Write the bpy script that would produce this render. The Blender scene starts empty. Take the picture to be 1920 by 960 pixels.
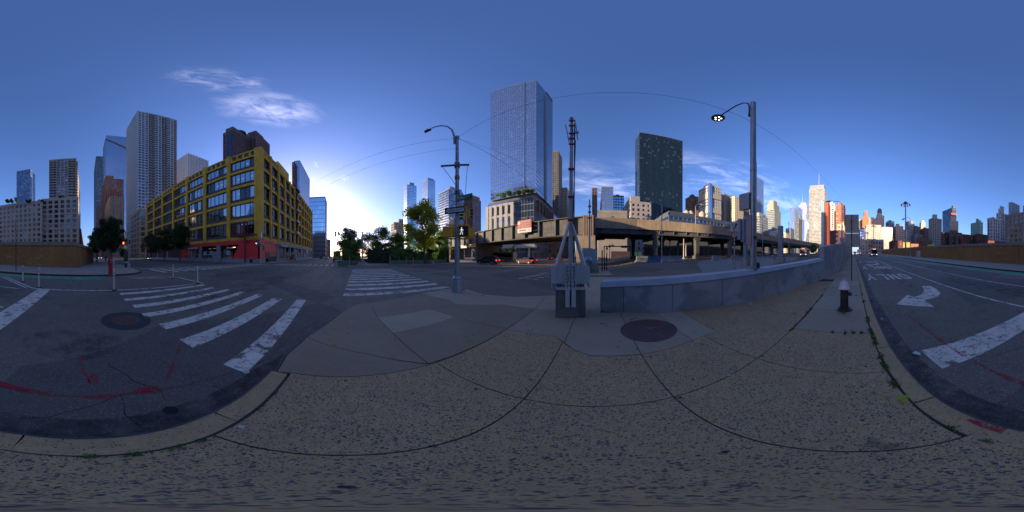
import bpy, bmesh, math, random
from mathutils import Vector, Matrix
rnd = random.Random(7)
SC = bpy.context.scene
COL = SC.collection
rad = math.radians
EYE = 1.6

# ------------------------------------------------------------------ camera
cam = bpy.data.cameras.new('camera')
cam.type = 'PANO'
try: cam.panorama_type = 'EQUIRECTANGULAR'
except Exception: pass
try: cam.cycles.panorama_type = 'EQUIRECTANGULAR'
except Exception: pass
cam.clip_start = 0.05
cam.clip_end = 9000
camo = bpy.data.objects.new('camera', cam)
camo.location = (0, 0, EYE)
camo.rotation_euler = (rad(90), 0, rad(30))
COL.objects.link(camo)
SC.camera = camo

# ------------------------------------------------------------------ sky and sun
SUN_B, SUN_E = -103.0, 10.0            # bearing (clockwise from +Y) and elevation
world = bpy.data.worlds.new('World'); SC.world = world
world.use_nodes = True
wn, wl = world.node_tree.nodes, world.node_tree.links
wn.clear()
def WN(t, **k):
    n = wn.new(t)
    for a, v in k.items(): setattr(n, a, v)
    return n
sky = WN('ShaderNodeTexSky', sky_type='NISHITA', sun_disc=False)
sky.sun_elevation = rad(SUN_E); sky.sun_rotation = rad(SUN_B)
sky.altitude = 0; sky.air_density = 1.0; sky.dust_density = 0.95; sky.ozone_density = 5.5
bg = WN('ShaderNodeBackground'); bg.inputs['Strength'].default_value = 0.15
wo = WN('ShaderNodeOutputWorld')
tint = WN('ShaderNodeMix', data_type='RGBA', blend_type='MULTIPLY'); tint.inputs['Factor'].default_value = 1
wl.new(sky.outputs[0], tint.inputs['A']); tint.inputs['B'].default_value = (1.27, .95, 1.05, 1)   # the camera's cool white balance
SKY = tint.outputs['Result']
tc = WN('ShaderNodeTexCoord')
sep = WN('ShaderNodeSeparateXYZ'); wl.new(tc.outputs['Generated'], sep.inputs[0])
def wmath(op, a, b=None):
    n = WN('ShaderNodeMath', operation=op)
    for i, v in enumerate((a, b)):
        if v is None: continue
        if isinstance(v, (int, float)): n.inputs[i].default_value = v
        else: wl.new(v, n.inputs[i])
    return n.outputs[0]
zc = wmath('MAXIMUM', sep.outputs['Z'], 0.03)
cx_, cy_ = wmath('DIVIDE', sep.outputs['X'], zc), wmath('DIVIDE', sep.outputs['Y'], zc)
cmb = WN('ShaderNodeCombineXYZ'); wl.new(cx_, cmb.inputs[0]); wl.new(cy_, cmb.inputs[1])
def cloud(b, e, ang, sx, sy, scale, lo, hi, seed):
    """one thin patch of cirrus on a flat layer: centre given by bearing / elevation, size in layer units"""
    r = 1/math.tan(rad(e)); px, py = r*math.sin(rad(b)), r*math.cos(rad(b))
    mp = WN('ShaderNodeMapping', vector_type='TEXTURE')
    mp.inputs['Location'].default_value = (px, py, 0); mp.inputs['Rotation'].default_value = (0, 0, rad(ang))
    mp.inputs['Scale'].default_value = (sx, sy, 1)
    wl.new(cmb.outputs[0], mp.inputs[0])
    wob = WN('ShaderNodeTexNoise'); wob.inputs['Scale'].default_value = 1.3; wob.inputs['Detail'].default_value = 3
    wl.new(mp.outputs[0], wob.inputs['Vector'])
    wv = WN('ShaderNodeVectorMath', operation='SCALE'); wl.new(wob.outputs['Color'], wv.inputs[0]); wv.inputs['Scale'].default_value = .9
    wa = WN('ShaderNodeVectorMath', operation='ADD'); wl.new(mp.outputs[0], wa.inputs[0]); wl.new(wv.outputs[0], wa.inputs[1])
    wb = WN('ShaderNodeVectorMath', operation='SUBTRACT'); wl.new(wa.outputs[0], wb.inputs[0]); wb.inputs[1].default_value = (.45, .45, .45)
    ln = WN('ShaderNodeVectorMath', operation='LENGTH'); wl.new(wb.outputs[0], ln.inputs[0])
    fall = WN('ShaderNodeMapRange', interpolation_type='SMOOTHSTEP')
    fall.inputs['From Min'].default_value = 1.15; fall.inputs['From Max'].default_value = .05
    wl.new(ln.outputs['Value'], fall.inputs['Value'])
    nz = WN('ShaderNodeTexNoise'); nz.inputs['Scale'].default_value = scale; nz.inputs['Detail'].default_value = 9
    nz.inputs['Roughness'].default_value = .66; nz.inputs['Distortion'].default_value = .5
    off = WN('ShaderNodeVectorMath', operation='ADD'); wl.new(mp.outputs[0], off.inputs[0]); off.inputs[1].default_value = (seed, seed*.7, 0)
    wl.new(off.outputs[0], nz.inputs['Vector'])
    mr = WN('ShaderNodeMapRange', interpolation_type='SMOOTHSTEP')
    mr.inputs['From Min'].default_value = lo; mr.inputs['From Max'].default_value = hi
    wl.new(nz.outputs['Fac'], mr.inputs['Value'])
    return wmath('MULTIPLY', mr.outputs[0], fall.outputs[0])
clouds = [cloud(-115, 51.5, -42, .30, .17, 2.2, .28, .70, 3.1),
          cloud(-133, 62, -30, .20, .10, 1.8, .38, .85, 8.1),
          cloud(-89, 27.5, 4, .10, .07, 2.0, .42, .7, 5.2),
          cloud(-99, 32, 4, .10, .03, 2.0, .42, .7, 1.2),
          cloud(45, 27, -20, 1.3, .55, 2.6, .42, .78, 11.3),
          cloud(8, 24, 10, 1.3, .7, 2.4, .40, .75, 15.3),
          cloud(64, 17, 10, 1.5, .7, 2.2, .42, .78, 21.7)]
tot = clouds[0]
for c in clouds[1:]: tot = wmath('ADD', tot, c)
tot = wmath('MINIMUM', tot, 1.0)
tot = wmath('MULTIPLY', tot, .75)
# a cloud lit by the same low sun: the sky's own light raised and whitened
cl = WN('ShaderNodeMix', data_type='RGBA', blend_type='ADD'); cl.inputs['Factor'].default_value = 1
wl.new(SKY, cl.inputs['A']); cl.inputs['B'].default_value = (2.6, 2.3, 2.5, 1)
mx = WN('ShaderNodeMix', data_type='RGBA'); wl.new(tot, mx.inputs['Factor'])
wl.new(SKY, mx.inputs['A']); wl.new(cl.outputs['Result'], mx.inputs['B'])
wl.new(mx.outputs['Result'], bg.inputs['Color']); wl.new(bg.outputs[0], wo.inputs['Surface'])

sun = bpy.data.lights.new('sun', 'SUN'); sun.energy = 5.0; sun.angle = rad(.5); sun.color = (1.0, .80, .55)
suno = bpy.data.objects.new('sun', sun); COL.objects.link(suno)
sd = Vector((math.sin(rad(SUN_B))*math.cos(rad(SUN_E)), math.cos(rad(SUN_B))*math.cos(rad(SUN_E)), math.sin(rad(SUN_E))))
suno.rotation_euler = sd.to_track_quat('Z', 'Y').to_euler()
suno.location = sd*300
vs = SC.view_settings
vs.view_transform = 'Standard'; vs.look = 'None'; vs.gamma = 1; vs.use_curve_mapping = False
vs.exposure = 1.05
SC.cycles.max_bounces = 5; SC.cycles.diffuse_bounces = 3; SC.cycles.glossy_bounces = 3
SC.cycles.transparent_max_bounces = 8; SC.cycles.transmission_bounces = 2
SC.cycles.use_denoising = True
SC.cycles.caustics_reflective = False; SC.cycles.caustics_refractive = False

# ------------------------------------------------------------------ measuring helpers
def bear(px):
    b = (px-960)*.1875-30
    return (b+180) % 360-180
def elev(py): return (480-py)*.1875
def spot(px, d):
    b = rad(bear(px)); return d*math.sin(b), d*math.cos(b)
def zat(py, d): return EYE+d*math.tan(rad(elev(py)))
def sstep(a, b, x):
    t = min(1, max(0, (x-a)/(b-a))); return t*t*(3-2*t)
def S(x, y=0):
    """rise of the ground: the avenue climbs towards +X, the tunnel plaza a little towards +Y"""
    if x <= 0: s = 0
    elif x < 8: s = .027*x*x/16
    else: s = .027*(x-4)
    if x > 90: s = .027*86+.027*(min(x, 160)-90)*(1-(min(x, 160)-90)/140)
    if y > 12: s += .03*min(y-12, 45)*sstep(2, 9, x)
    return s
def GP(px, py, zo=0.0):
    """the point of the ground seen at a picture position"""
    b = rad(bear(px)); t = math.tan(rad(elev(py))); d = 5.0
    for _ in range(60):
        g = S(d*math.sin(b), d*math.cos(b))+zo
        nd = (EYE-g)/max(1e-4, -t) if t < 0 else 200
        d = .5*d+.5*min(nd, 300)
    return d*math.sin(b), d*math.cos(b)

# ------------------------------------------------------------------ mesh helpers
class MB:
    def __init__(s): s.v, s.f, s.c, s.m = [], [], [], []; s.mi = 0; s.val = 0.0
    def face(s, pts, val=None):
        n = len(s.v); s.v += [tuple(p) for p in pts]; s.f.append(tuple(range(n, n+len(pts))))
        s.c.append(s.val if val is None else val); s.m.append(s.mi)
    def hexa(s, p):
        n = len(s.v); s.v += [tuple(q) for q in p]
        for f in ((0,3,2,1),(4,5,6,7),(0,1,5,4),(1,2,6,5),(2,3,7,6),(3,0,4,7)):
            s.f.append(tuple(n+i for i in f)); s.c.append(s.val); s.m.append(s.mi)
        return s
    def box(s, x0, x1, y0, y1, z0, z1):
        x0, x1 = min(x0, x1), max(x0, x1); y0, y1 = min(y0, y1), max(y0, y1); z0, z1 = min(z0, z1), max(z0, z1)
        return s.hexa(((x0,y0,z0),(x1,y0,z0),(x1,y1,z0),(x0,y1,z0),(x0,y0,z1),(x1,y0,z1),(x1,y1,z1),(x0,y1,z1)))
    def frustum(s, x0, x1, y0, y1, z0, z1, k, ky=None):
        """box whose top is scaled by k about its centre"""
        ky = k if ky is None else ky
        cx, cy, hx, hy = (x0+x1)/2, (y0+y1)/2, (x1-x0)/2, (y1-y0)/2
        return s.hexa(((x0,y0,z0),(x1,y0,z0),(x1,y1,z0),(x0,y1,z0),(cx-hx*k,cy-hy*ky,z1),(cx+hx*k,cy-hy*ky,z1),(cx+hx*k,cy+hy*ky,z1),(cx-hx*k,cy+hy*ky,z1)))
    def bar(s, a, b, w, h=None):
        h = w if h is None else h
        a, b = Vector(a), Vector(b); d = (b-a).normalized()
        up = Vector((0,0,1)) if abs(d.z) < .95 else Vector((1,0,0))
        u = d.cross(up).normalized()*w/2; v = u.cross(d).normalized()*h/2
        return s.hexa((a-u-v, a+u-v, a+u+v, a-u+v, b-u-v, b+u-v, b+u+v, b-u+v))
    def tube(s, pts, r, n=8, cap=True):
        pts = [Vector(p) for p in pts]; rs = r if isinstance(r, (list, tuple)) else [r]*len(pts)
        base = len(s.v); prev = None
        for i, p in enumerate(pts):
            d = (pts[min(i+1, len(pts)-1)]-pts[max(i-1, 0)]).normalized()
            if prev is None:
                up = Vector((0,0,1)) if abs(d.z) < .9 else Vector((1,0,0)); u = d.cross(up).normalized()
            else:
                u = (prev-d*prev.dot(d))
                u = u.normalized() if u.length > 1e-6 else d.orthogonal().normalized()
            prev = u; w = d.cross(u)
            for k in range(n):
                a = 2*math.pi*k/n; s.v.append(tuple(p+(u*math.cos(a)+w*math.sin(a))*rs[i]))
        for i in range(len(pts)-1):
            for k in range(n):
                a, b = base+i*n+k, base+i*n+(k+1) % n
                s.f.append((a, a+n, b+n, b)); s.c.append(s.val); s.m.append(s.mi)
        if cap:
            s.f.append(tuple(base+k for k in range(n))); s.c.append(s.val); s.m.append(s.mi)
            e = base+(len(pts)-1)*n
            s.f.append(tuple(e+k for k in reversed(range(n)))); s.c.append(s.val); s.m.append(s.mi)
        return s
    def lathe(s, prof, c=(0,0,0), n=20, axis='z'):
        pts = []
        base = len(s.v)
        for (r, z) in prof:
            for k in range(n):
                a = 2*math.pi*k/n; x, y = r*math.cos(a), r*math.sin(a)
                p = (x, y, z) if axis == 'z' else ((z, x, y) if axis == 'x' else (y, z, x))
                s.v.append((c[0]+p[0], c[1]+p[1], c[2]+p[2]))
        for i in range(len(prof)-1):
            for k in range(n):
                a, b = base+i*n+k, base+i*n+(k+1) % n
                s.f.append((a, b, b+n, a+n)); s.c.append(s.val); s.m.append(s.mi)
        s.f.append(tuple(base+k for k in reversed(range(n)))); s.c.append(s.val); s.m.append(s.mi)
        e = base+(len(prof)-1)*n
        s.f.append(tuple(e+k for k in range(n))); s.c.append(s.val); s.m.append(s.mi)
        return s
    def prism(s, poly, z0, z1):
        n = len(s.v); k = len(poly)
        s.v += [(p[0], p[1], z0) for p in poly]+[(p[0], p[1], z1) for p in poly]
        for i in range(k):
            j = (i+1) % k; s.f.append((n+i, n+j, n+k+j, n+k+i)); s.c.append(s.val); s.m.append(s.mi)
        s.f.append(tuple(n+k+i for i in range(k))); s.f.append(tuple(n+i for i in reversed(range(k))))
        s.c += [s.val]*2; s.m += [s.mi]*2
        return s
    def build_each(s, name, mat, parent=None, world=True, **k):
        """every loose piece becomes a part of its own"""
        up = list(range(len(s.v)))
        def root(i):
            while up[i] != i: up[i] = up[up[i]]; i = up[i]
            return i
        for f in s.f:
            for i in f[1:]: up[root(i)] = root(f[0])
        groups = {}
        for fi, f in enumerate(s.f): groups.setdefault(root(f[0]), []).append(fi)
        out = []
        for g in groups.values():
            m = MB(); ids = sorted({i for fi in g for i in s.f[fi]}); mp = {i: j for j, i in enumerate(ids)}
            m.v = [s.v[i] for i in ids]; m.f = [tuple(mp[i] for i in s.f[fi]) for fi in g]; m.c = [s.c[fi] for fi in g]; m.m = [s.m[fi] for fi in g]
            out.append(m.build(name, mat, parent, world, **k))
        return out
    def build(s, name, mat, parent=None, world=True, smooth=False, attr=False, bevel=0):
        me = bpy.data.meshes.new(name)
        o = Vector((0,0,0))
        if parent is not None and world:
            p = parent
            while p is not None: o += p.location; p = p.parent
        me.from_pydata([(a-o.x, b-o.y, c-o.z) for a, b, c in s.v], [], s.f)
        for m in (mat if isinstance(mat, (list, tuple)) else [mat]): me.materials.append(m)
        if any(s.m): me.polygons.foreach_set('material_index', s.m)
        if attr:
            at = me.attributes.new('rnd', 'FLOAT', 'FACE'); at.data.foreach_set('value', s.c)
        if smooth: me.polygons.foreach_set('use_smooth', [True]*len(s.f))
        me.update()
        ob = bpy.data.objects.new(name, me); COL.objects.link(ob)
        if parent is not None: ob.parent = parent
        if bevel:
            md = ob.modifiers.new('edge', 'BEVEL'); md.width = bevel; md.segments = 2; md.limit_method = 'ANGLE'; md.angle_limit = rad(40)
        if smooth:
            try:
                md = ob.modifiers.new('split', 'EDGE_SPLIT'); md.split_angle = rad(38)
            except Exception: pass
        return ob
def tag(o, label=None, cat=None, group=None, kind=None):
    if label: o['label'] = label
    if cat: o['category'] = cat
    if group: o['group'] = group
    if kind: o['kind'] = kind
    return o
def thing(name, label, cat, loc=(0,0,0), rz=0, group=None):
    o = bpy.data.objects.new(name, None); COL.objects.link(o)
    o.location = loc; o.rotation_euler = (0, 0, rz); o.empty_display_size = .2
    return tag(o, label, cat, group)
def copy_tree(o, parent=None):
    c = o.copy(); COL.objects.link(c); c.parent = parent
    for ch in list(o.children):
        copy_tree(ch, c)
    return c
def text(name, body, size, mat, parent=None, loc=(0,0,0), rot=(0,0,0), ext=.003, sx=1.0, align='CENTER', world=False):
    cu = bpy.data.curves.new(name, 'FONT'); cu.body = body; cu.size = size; cu.extrude = ext
    cu.align_x = align; cu.align_y = 'CENTER'; cu.resolution_u = 3
    tmp = bpy.data.objects.new('tmp', cu); COL.objects.link(tmp)
    me = bpy.data.meshes.new_from_object(tmp); me.name = name; me.materials.clear(); me.materials.append(mat)
    bpy.data.objects.remove(tmp)
    o = bpy.data.objects.new(name, me); COL.objects.link(o)
    o.location = loc; o.rotation_euler = rot; o.scale = (sx, 1, 1)
    if parent is not None:
        o.parent = parent
        if world: o.location = Vector(loc)-parent.location
    return o

# ------------------------------------------------------------------ materials
def newmat(name):
    m = bpy.data.materials.new(name); m.use_nodes = True
    nt = m.node_tree; p = nt.nodes['Principled BSDF']
    return m, nt.nodes, nt.links, p
def N(nodes, t, **k):
    n = nodes.new(t)
    for a, v in k.items(): setattr(n, a, v)
    return n
def pos_(nodes):
    return N(nodes, 'ShaderNodeNewGeometry').outputs['Position']
def noise(nodes, links, vec, scale, detail=4, rough=.6):
    n = N(nodes, 'ShaderNodeTexNoise'); n.inputs['Scale'].default_value = scale
    n.inputs['Detail'].default_value = detail; n.inputs['Roughness'].default_value = rough
    links.new(vec, n.inputs['Vector']); return n.outputs['Fac']
def maprange(nodes, links, v, a, b, c=0., d=1.):
    n = N(nodes, 'ShaderNodeMapRange'); links.new(v, n.inputs['Value'])
    for i, x in zip(('From Min', 'From Max', 'To Min', 'To Max'), (a, b, c, d)): n.inputs[i].default_value = x
    return n.outputs[0]
def mixc(nodes, links, f, a, b, blend='MIX'):
    n = N(nodes, 'ShaderNodeMix', data_type='RGBA', blend_type=blend)
    for s, v in (('Factor', f), ('A', a), ('B', b)):
        if isinstance(v, (int, float)): n.inputs[s].default_value = v
        elif isinstance(v, (tuple, list)): n.inputs[s].default_value = (*v[:3], 1)
        else: links.new(v, n.inputs[s])
    return n.outputs['Result']
def bump(nodes, links, p, h, strength, dist):
    b = N(nodes, 'ShaderNodeBump'); b.inputs['Strength'].default_value = strength; b.inputs['Distance'].default_value = dist
    links.new(h, b.inputs['Height']); links.new(b.outputs[0], p.inputs['Normal'])
_pm = {}
def paint(col, rough=.55, metal=0., var=.25, scale=1.6, dirt=0., key=None):
    """plain painted / cast surface with worn tone and faint streaks"""
    k = (tuple(col), rough, metal, var, scale, dirt)
    if k in _pm: return _pm[k]
    m, n, l, p = newmat('surface_%d' % len(_pm))
    P = pos_(n)
    f = noise(n, l, P, scale, 6, .65)
    c = mixc(n, l, maprange(n, l, f, .3, .7), [x*(1-var) for x in col], [min(1, x*(1+var*.6)) for x in col])
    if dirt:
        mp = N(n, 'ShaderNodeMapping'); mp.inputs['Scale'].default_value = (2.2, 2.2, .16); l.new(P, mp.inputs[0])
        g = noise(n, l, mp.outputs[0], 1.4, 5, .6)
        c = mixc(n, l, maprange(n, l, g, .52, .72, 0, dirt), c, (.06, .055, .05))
    l.new(c, p.inputs['Base Color']); p.inputs['Roughness'].default_value = rough; p.inputs['Metallic'].default_value = metal
    bump(n, l, p, noise(n, l, P, scale*14, 3), .12, .01)
    _pm[k] = m; return m
def flat(col, rough=.5, metal=0.):
    k = ('flat', tuple(col), rough, metal)
    if k in _pm: return _pm[k]
    m, n, l, p = newmat('plain_%d' % len(_pm))
    p.inputs['Base Color'].default_value = (*col, 1); p.inputs['Roughness'].default_value = rough; p.inputs['Metallic'].default_value = metal
    _pm[k] = m; return m
def lamp_mat(col, st):
    k = ('lamp', tuple(col), st)
    if k in _pm: return _pm[k]
    m, n, l, p = newmat('lit_%d' % len(_pm))
    p.inputs['Base Color'].default_value = (*col, 1); p.inputs['Emission Color'].default_value = (*col, 1); p.inputs['Emission Strength'].default_value = st
    _pm[k] = m; return m
def brickwork(col, mortar, bw=.22, bh=.075, rough=.85, stain=.3, white=0.):
    m, n, l, p = newmat('brickwork_%d' % len(_pm)); _pm[m.name] = m
    g = N(n, 'ShaderNodeNewGeometry')
    sp = N(n, 'ShaderNodeSeparateXYZ'); l.new(g.outputs['Position'], sp.inputs[0])
    ad = N(n, 'ShaderNodeMath', operation='ADD'); l.new(sp.outputs[0], ad.inputs[0]); l.new(sp.outputs[1], ad.inputs[1])
    cb = N(n, 'ShaderNodeCombineXYZ'); l.new(ad.outputs[0], cb.inputs[0]); l.new(sp.outputs[2], cb.inputs[1])
    b = N(n, 'ShaderNodeTexBrick'); l.new(cb.outputs[0], b.inputs['Vector'])
    b.inputs['Scale'].default_value = 1; b.inputs['Brick Width'].default_value = bw; b.inputs['Row Height'].default_value = bh
    b.inputs['Mortar Size'].default_value = .008; b.inputs['Color1'].default_value = (*[c*.75 for c in col], 1)
    b.inputs['Color2'].default_value = (*[c*1.2 for c in col], 1); b.inputs['Mortar'].default_value = (*mortar, 1)
    mp = N(n, 'ShaderNodeMapping'); mp.inputs['Scale'].default_value = (1, 1, .35); l.new(g.outputs['Position'], mp.inputs[0])
    f = noise(n, l, mp.outputs[0], .55, 6, .65)
    c = mixc(n, l, maprange(n, l, f, .35, .75, 0, stain), b.outputs['Color'], [x*.35 for x in col])
    if white:
        mp2 = N(n, 'ShaderNodeMapping'); mp2.inputs['Scale'].default_value = (.25, .25, .9); l.new(g.outputs['Position'], mp2.inputs[0])
        w = noise(n, l, mp2.outputs[0], 2.3, 8, .7); r = noise(n, l, g.outputs['Position'], .12, 2)
        w2 = N(n, 'ShaderNodeMath', operation='MULTIPLY'); l.new(maprange(n, l, w, .58, .66), w2.inputs[0]); l.new(maprange(n, l, r, .5, .6, 0, white), w2.inputs[1])
        c = mixc(n, l, w2.outputs[0], c, (.42, .38, .33))
    l.new(c, p.inputs['Base Color']); p.inputs['Roughness'].default_value = rough
    bump(n, l, p, b.outputs['Fac'], -.25, .01)
    return m
def panes(name, stops, rough=.1, metal=0., ior=1.5):
    """window panes: the tone of each pane (blind, curtain, dark room, painted reflection) is its own value"""
    m, n, l, p = newmat(name)
    a = N(n, 'ShaderNodeAttribute', attribute_name='rnd')
    r = N(n, 'ShaderNodeValToRGB'); r.color_ramp.interpolation = 'LINEAR'
    e = r.color_ramp.elements
    while len(e) < len(stops): e.new(.5)
    for i, (t, c) in enumerate(stops): e[i].position = t; e[i].color = (*c, 1)
    l.new(a.outputs['Fac'], r.inputs[0]); l.new(r.outputs[0], p.inputs['Base Color'])
    p.inputs['Roughness'].default_value = rough; p.inputs['Metallic'].default_value = metal; p.inputs['IOR'].default_value = ior
    nz = noise(n, l, pos_(n), .35, 2); bump(n, l, p, nz, .02, .1)
    return m
G_WIN = panes('window_glass', [(0, (.02, .024, .03)), (.5, (.05, .06, .075)), (.8, (.16, .165, .17)), (1, (.42, .40, .36))], .08, 0., 1.7)
G_BLUE = panes('blue_curtain_glass', [(0, (.34, .45, .58)), (.8, (.42, .53, .67)), (.95, (.52, .62, .74)), (1, (.66, .72, .80))], .10, .88)
G_SKY = panes('pale_curtain_glass', [(0, (.42, .50, .62)), (.7, (.52, .60, .72)), (1, (.72, .76, .82))], .10, .9)
G_GREEN = panes('dark_green_glass', [(0, (.009, .022, .036)), (.5, (.014, .034, .048)), (1, (.075, .115, .11))], .05, .15)  # pale end of the ramp paints reflections into some panes
G_TEAL = panes('teal_glass', [(0, (.05, .10, .13)), (.7, (.10, .17, .20)), (1, (.34, .40, .42))], .08, .5)
G_NAVY = panes('navy_glass', [(0, (.05, .085, .15)), (.7, (.09, .14, .23)), (1, (.26, .32, .42))], .08, .7)
STEEL = paint((.30, .32, .34), .5, .3, .2)
GALV = paint((.26, .28, .31), .5, .4, .25, 3)
DARK = paint((.025, .026, .03), .6, 0, .2)
BLACK = flat((.008, .008, .009), .5)
WHITE = paint((.72, .72, .70), .6, 0, .12)
YELL = paint((.70, .33, .02), .5, 0, .25, 5)
RUBBER = flat((.02, .02, .02), .8)
CONC = paint((.30, .285, .26), .85, 0, .25, 1.2, .5)
# ------------------------------------------------------------------ ground materials
def asphalt_mat():
    m, n, l, p = newmat('asphalt'); P = pos_(n)
    big = noise(n, l, P, .22, 6, .62); mid = noise(n, l, P, 2.2, 6, .7); fine = noise(n, l, P, 70, 3, .7)
    v = N(n, 'ShaderNodeTexVoronoi'); v.inputs['Scale'].default_value = 85; l.new(P, v.inputs['Vector'])
    wn_ = N(n, 'ShaderNodeSeparateColor'); l.new(v.outputs['Color'], wn_.inputs[0])
    c = mixc(n, l, maprange(n, l, big, .3, .72), (.10, .070, .044), (.18, .13, .085))
    c = mixc(n, l, maprange(n, l, mid, .52, .75, 0, .55), c, (.045, .034, .028))
    c = mixc(n, l, maprange(n, l, fine, .42, .72, 0, .8), c, (.17, .13, .098))
    c = mixc(n, l, maprange(n, l, wn_.outputs[0], .80, .92, 0, .8), c, (.30, .26, .22))
    # polished and patched areas
    pv_ = N(n, 'ShaderNodeTexVoronoi'); pv_.inputs['Scale'].default_value = .16; pv_.inputs['Randomness'].default_value = .9; l.new(P, pv_.inputs['Vector'])
    ps = N(n, 'ShaderNodeSeparateColor'); l.new(pv_.outputs['Color'], ps.inputs[0])
    c = mixc(n, l, maprange(n, l, ps.outputs[0], .62, .66, 0, .4), c, (.045, .038, .034))
    # long tyre-worn bands along the avenue
    mp = N(n, 'ShaderNodeMapping'); mp.inputs['Scale'].default_value = (.03, .6, 1); l.new(P, mp.inputs[0])
    c = mixc(n, l, maprange(n, l, noise(n, l, mp.outputs[0], 1.3, 4), .5, .7, 0, .35), c, (.042, .035, .031))
    l.new(c, p.inputs['Base Color']); l.new(maprange(n, l, mid, .3, .7, .72, .92), p.inputs['Roughness'])
    bump(n, l, p, fine, .55, .006)
    return m
def pebble_mat(name='pebbled_concrete', k=1.0, dens=0.):
    m, n, l, p = newmat(name); P = pos_(n)
    big = noise(n, l, P, .9, 6, .65); mid = noise(n, l, P, 12, 5, .7)
    wob = N(n, 'ShaderNodeTexNoise'); wob.inputs['Scale'].default_value = 30; l.new(P, wob.inputs['Vector'])
    vm = N(n, 'ShaderNodeVectorMath', operation='SCALE'); l.new(wob.outputs['Color'], vm.inputs[0]); vm.inputs['Scale'].default_value = .022
    va = N(n, 'ShaderNodeVectorMath', operation='ADD'); l.new(P, va.inputs[0]); l.new(vm.outputs[0], va.inputs[1])
    def stones(scale, lo, hi):
        v = N(n, 'ShaderNodeTexVoronoi'); v.inputs['Scale'].default_value = scale; l.new(va.outputs[0], v.inputs['Vector'])
        sc = N(n, 'ShaderNodeSeparateColor'); l.new(v.outputs['Color'], sc.inputs[0])
        rb = maprange(n, l, sc.outputs[0], .35, 1, lo, hi); rm = N(n, 'ShaderNodeMath', operation='ADD'); l.new(rb, rm.inputs[0]); l.new(maprange(n, l, noise(n, l, P, 2.6, 4, .6), .3, .7, -.06, .05), rm.inputs[1]); rr = rm.outputs[0]
        lt = N(n, 'ShaderNodeMath', operation='SUBTRACT'); l.new(rr, lt.inputs[0]); l.new(v.outputs['Distance'], lt.inputs[1])
        return maprange(n, l, lt.outputs[0], -.05, .10), sc.outputs[1]
    a, ac = stones(52, .12-dens, .57-dens); b, bc = stones(110, .14-dens, .58-dens)
    base = mixc(n, l, maprange(n, l, big, .3, .7), [v*k for v in (.46, .265, .105)], [v*k for v in (.57, .345, .15)])
    base = mixc(n, l, maprange(n, l, mid, .35, .75), base, [v*k for v in (.35, .20, .085)])
    base = mixc(n, l, maprange(n, l, noise(n, l, P, 160, 2), .5, .75, 0, .7), base, (.55, .40, .25))
    stone = mixc(n, l, ac, (.052, .045, .045), (.135, .115, .10))
    c = mixc(n, l, b, base, mixc(n, l, bc, (.045, .045, .05), (.16, .12, .085)))
    c = mixc(n, l, a, c, stone)
    # rusty and oily stains
    st = noise(n, l, P, 2.1, 3, .5); c = mixc(n, l, maprange(n, l, st, .66, .74, 0, .55), c, (.05, .03, .024))
    l.new(c, p.inputs['Base Color']); p.inputs['Roughness'].default_value = .82
    h = N(n, 'ShaderNodeMath', operation='ADD'); l.new(a, h.inputs[0]); l.new(mid, h.inputs[1])
    bump(n, l, p, h.outputs[0], .25, .006)
    return m
def smooth_conc(name, c0, c1, spk=.35):
    m, n, l, p = newmat(name); P = pos_(n)
    big = noise(n, l, P, .8, 7, .68); f = noise(n, l, P, 45, 4, .7); g = noise(n, l, P, 5, 5, .7)
    c = mixc(n, l, maprange(n, l, big, .3, .7), c0, c1)
    c = mixc(n, l, maprange(n, l, f, .4, .75, 0, spk), c, [x*.45 for x in c0])
    c = mixc(n, l, maprange(n, l, g, .58, .74, 0, .4), c, [x*.5 for x in c0])
    v = N(n, 'ShaderNodeTexVoronoi'); v.inputs['Scale'].default_value = 2.3; l.new(P, v.inputs['Vector'])
    c = mixc(n, l, maprange(n, l, v.outputs['Distance'], .055, .04, 0, .8), c, (.025, .025, .028))
    l.new(c, p.inputs['Base Color']); p.inputs['Roughness'].default_value = .85
    bump(n, l, p, f, .25, .004)
    return m
def road_paint(col, wear=.5, scale=3.0, name='road_paint'):
    """thermoplastic paint, cracked and worn through to what lies below"""
    m, n, l, p = newmat(name); P = pos_(n)
    c = mixc(n, l, maprange(n, l, noise(n, l, P, 2, 6, .7), .3, .7), [x*.72 for x in col], col)
    c = mixc(n, l, maprange(n, l, noise(n, l, P, 28, 4, .7), .52, .78, 0, .6), c, [x*.35 for x in col])
    v = N(n, 'ShaderNodeTexVoronoi', feature='DISTANCE_TO_EDGE'); v.inputs['Scale'].default_value = 2.4
    wv = N(n, 'ShaderNodeTexNoise'); wv.inputs['Scale'].default_value = 3; wv.inputs['Detail'].default_value = 5; l.new(P, wv.inputs['Vector'])
    va = N(n, 'ShaderNodeVectorMath', operation='ADD'); l.new(P, va.inputs[0]); l.new(wv.outputs['Color'], va.inputs[1]); l.new(va.outputs[0], v.inputs['Vector'])
    crack = maprange(n, l, v.outputs['Distance'], .004, .016, 1, 0)
    w = maprange(n, l, noise(n, l, P, scale, 9, .75), .60-.13*wear, .66-.10*wear)
    mxx = N(n, 'ShaderNodeMath', operation='MAXIMUM'); l.new(crack, mxx.inputs[0]); l.new(w, mxx.inputs[1])
    inv = N(n, 'ShaderNodeMath', operation='SUBTRACT'); inv.inputs[0].default_value = 1; l.new(mxx.outputs[0], inv.inputs[1])
    l.new(c, p.inputs['Base Color']); p.inputs['Roughness'].default_value = .7; l.new(inv.outputs[0], p.inputs['Alpha'])
    return m
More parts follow.
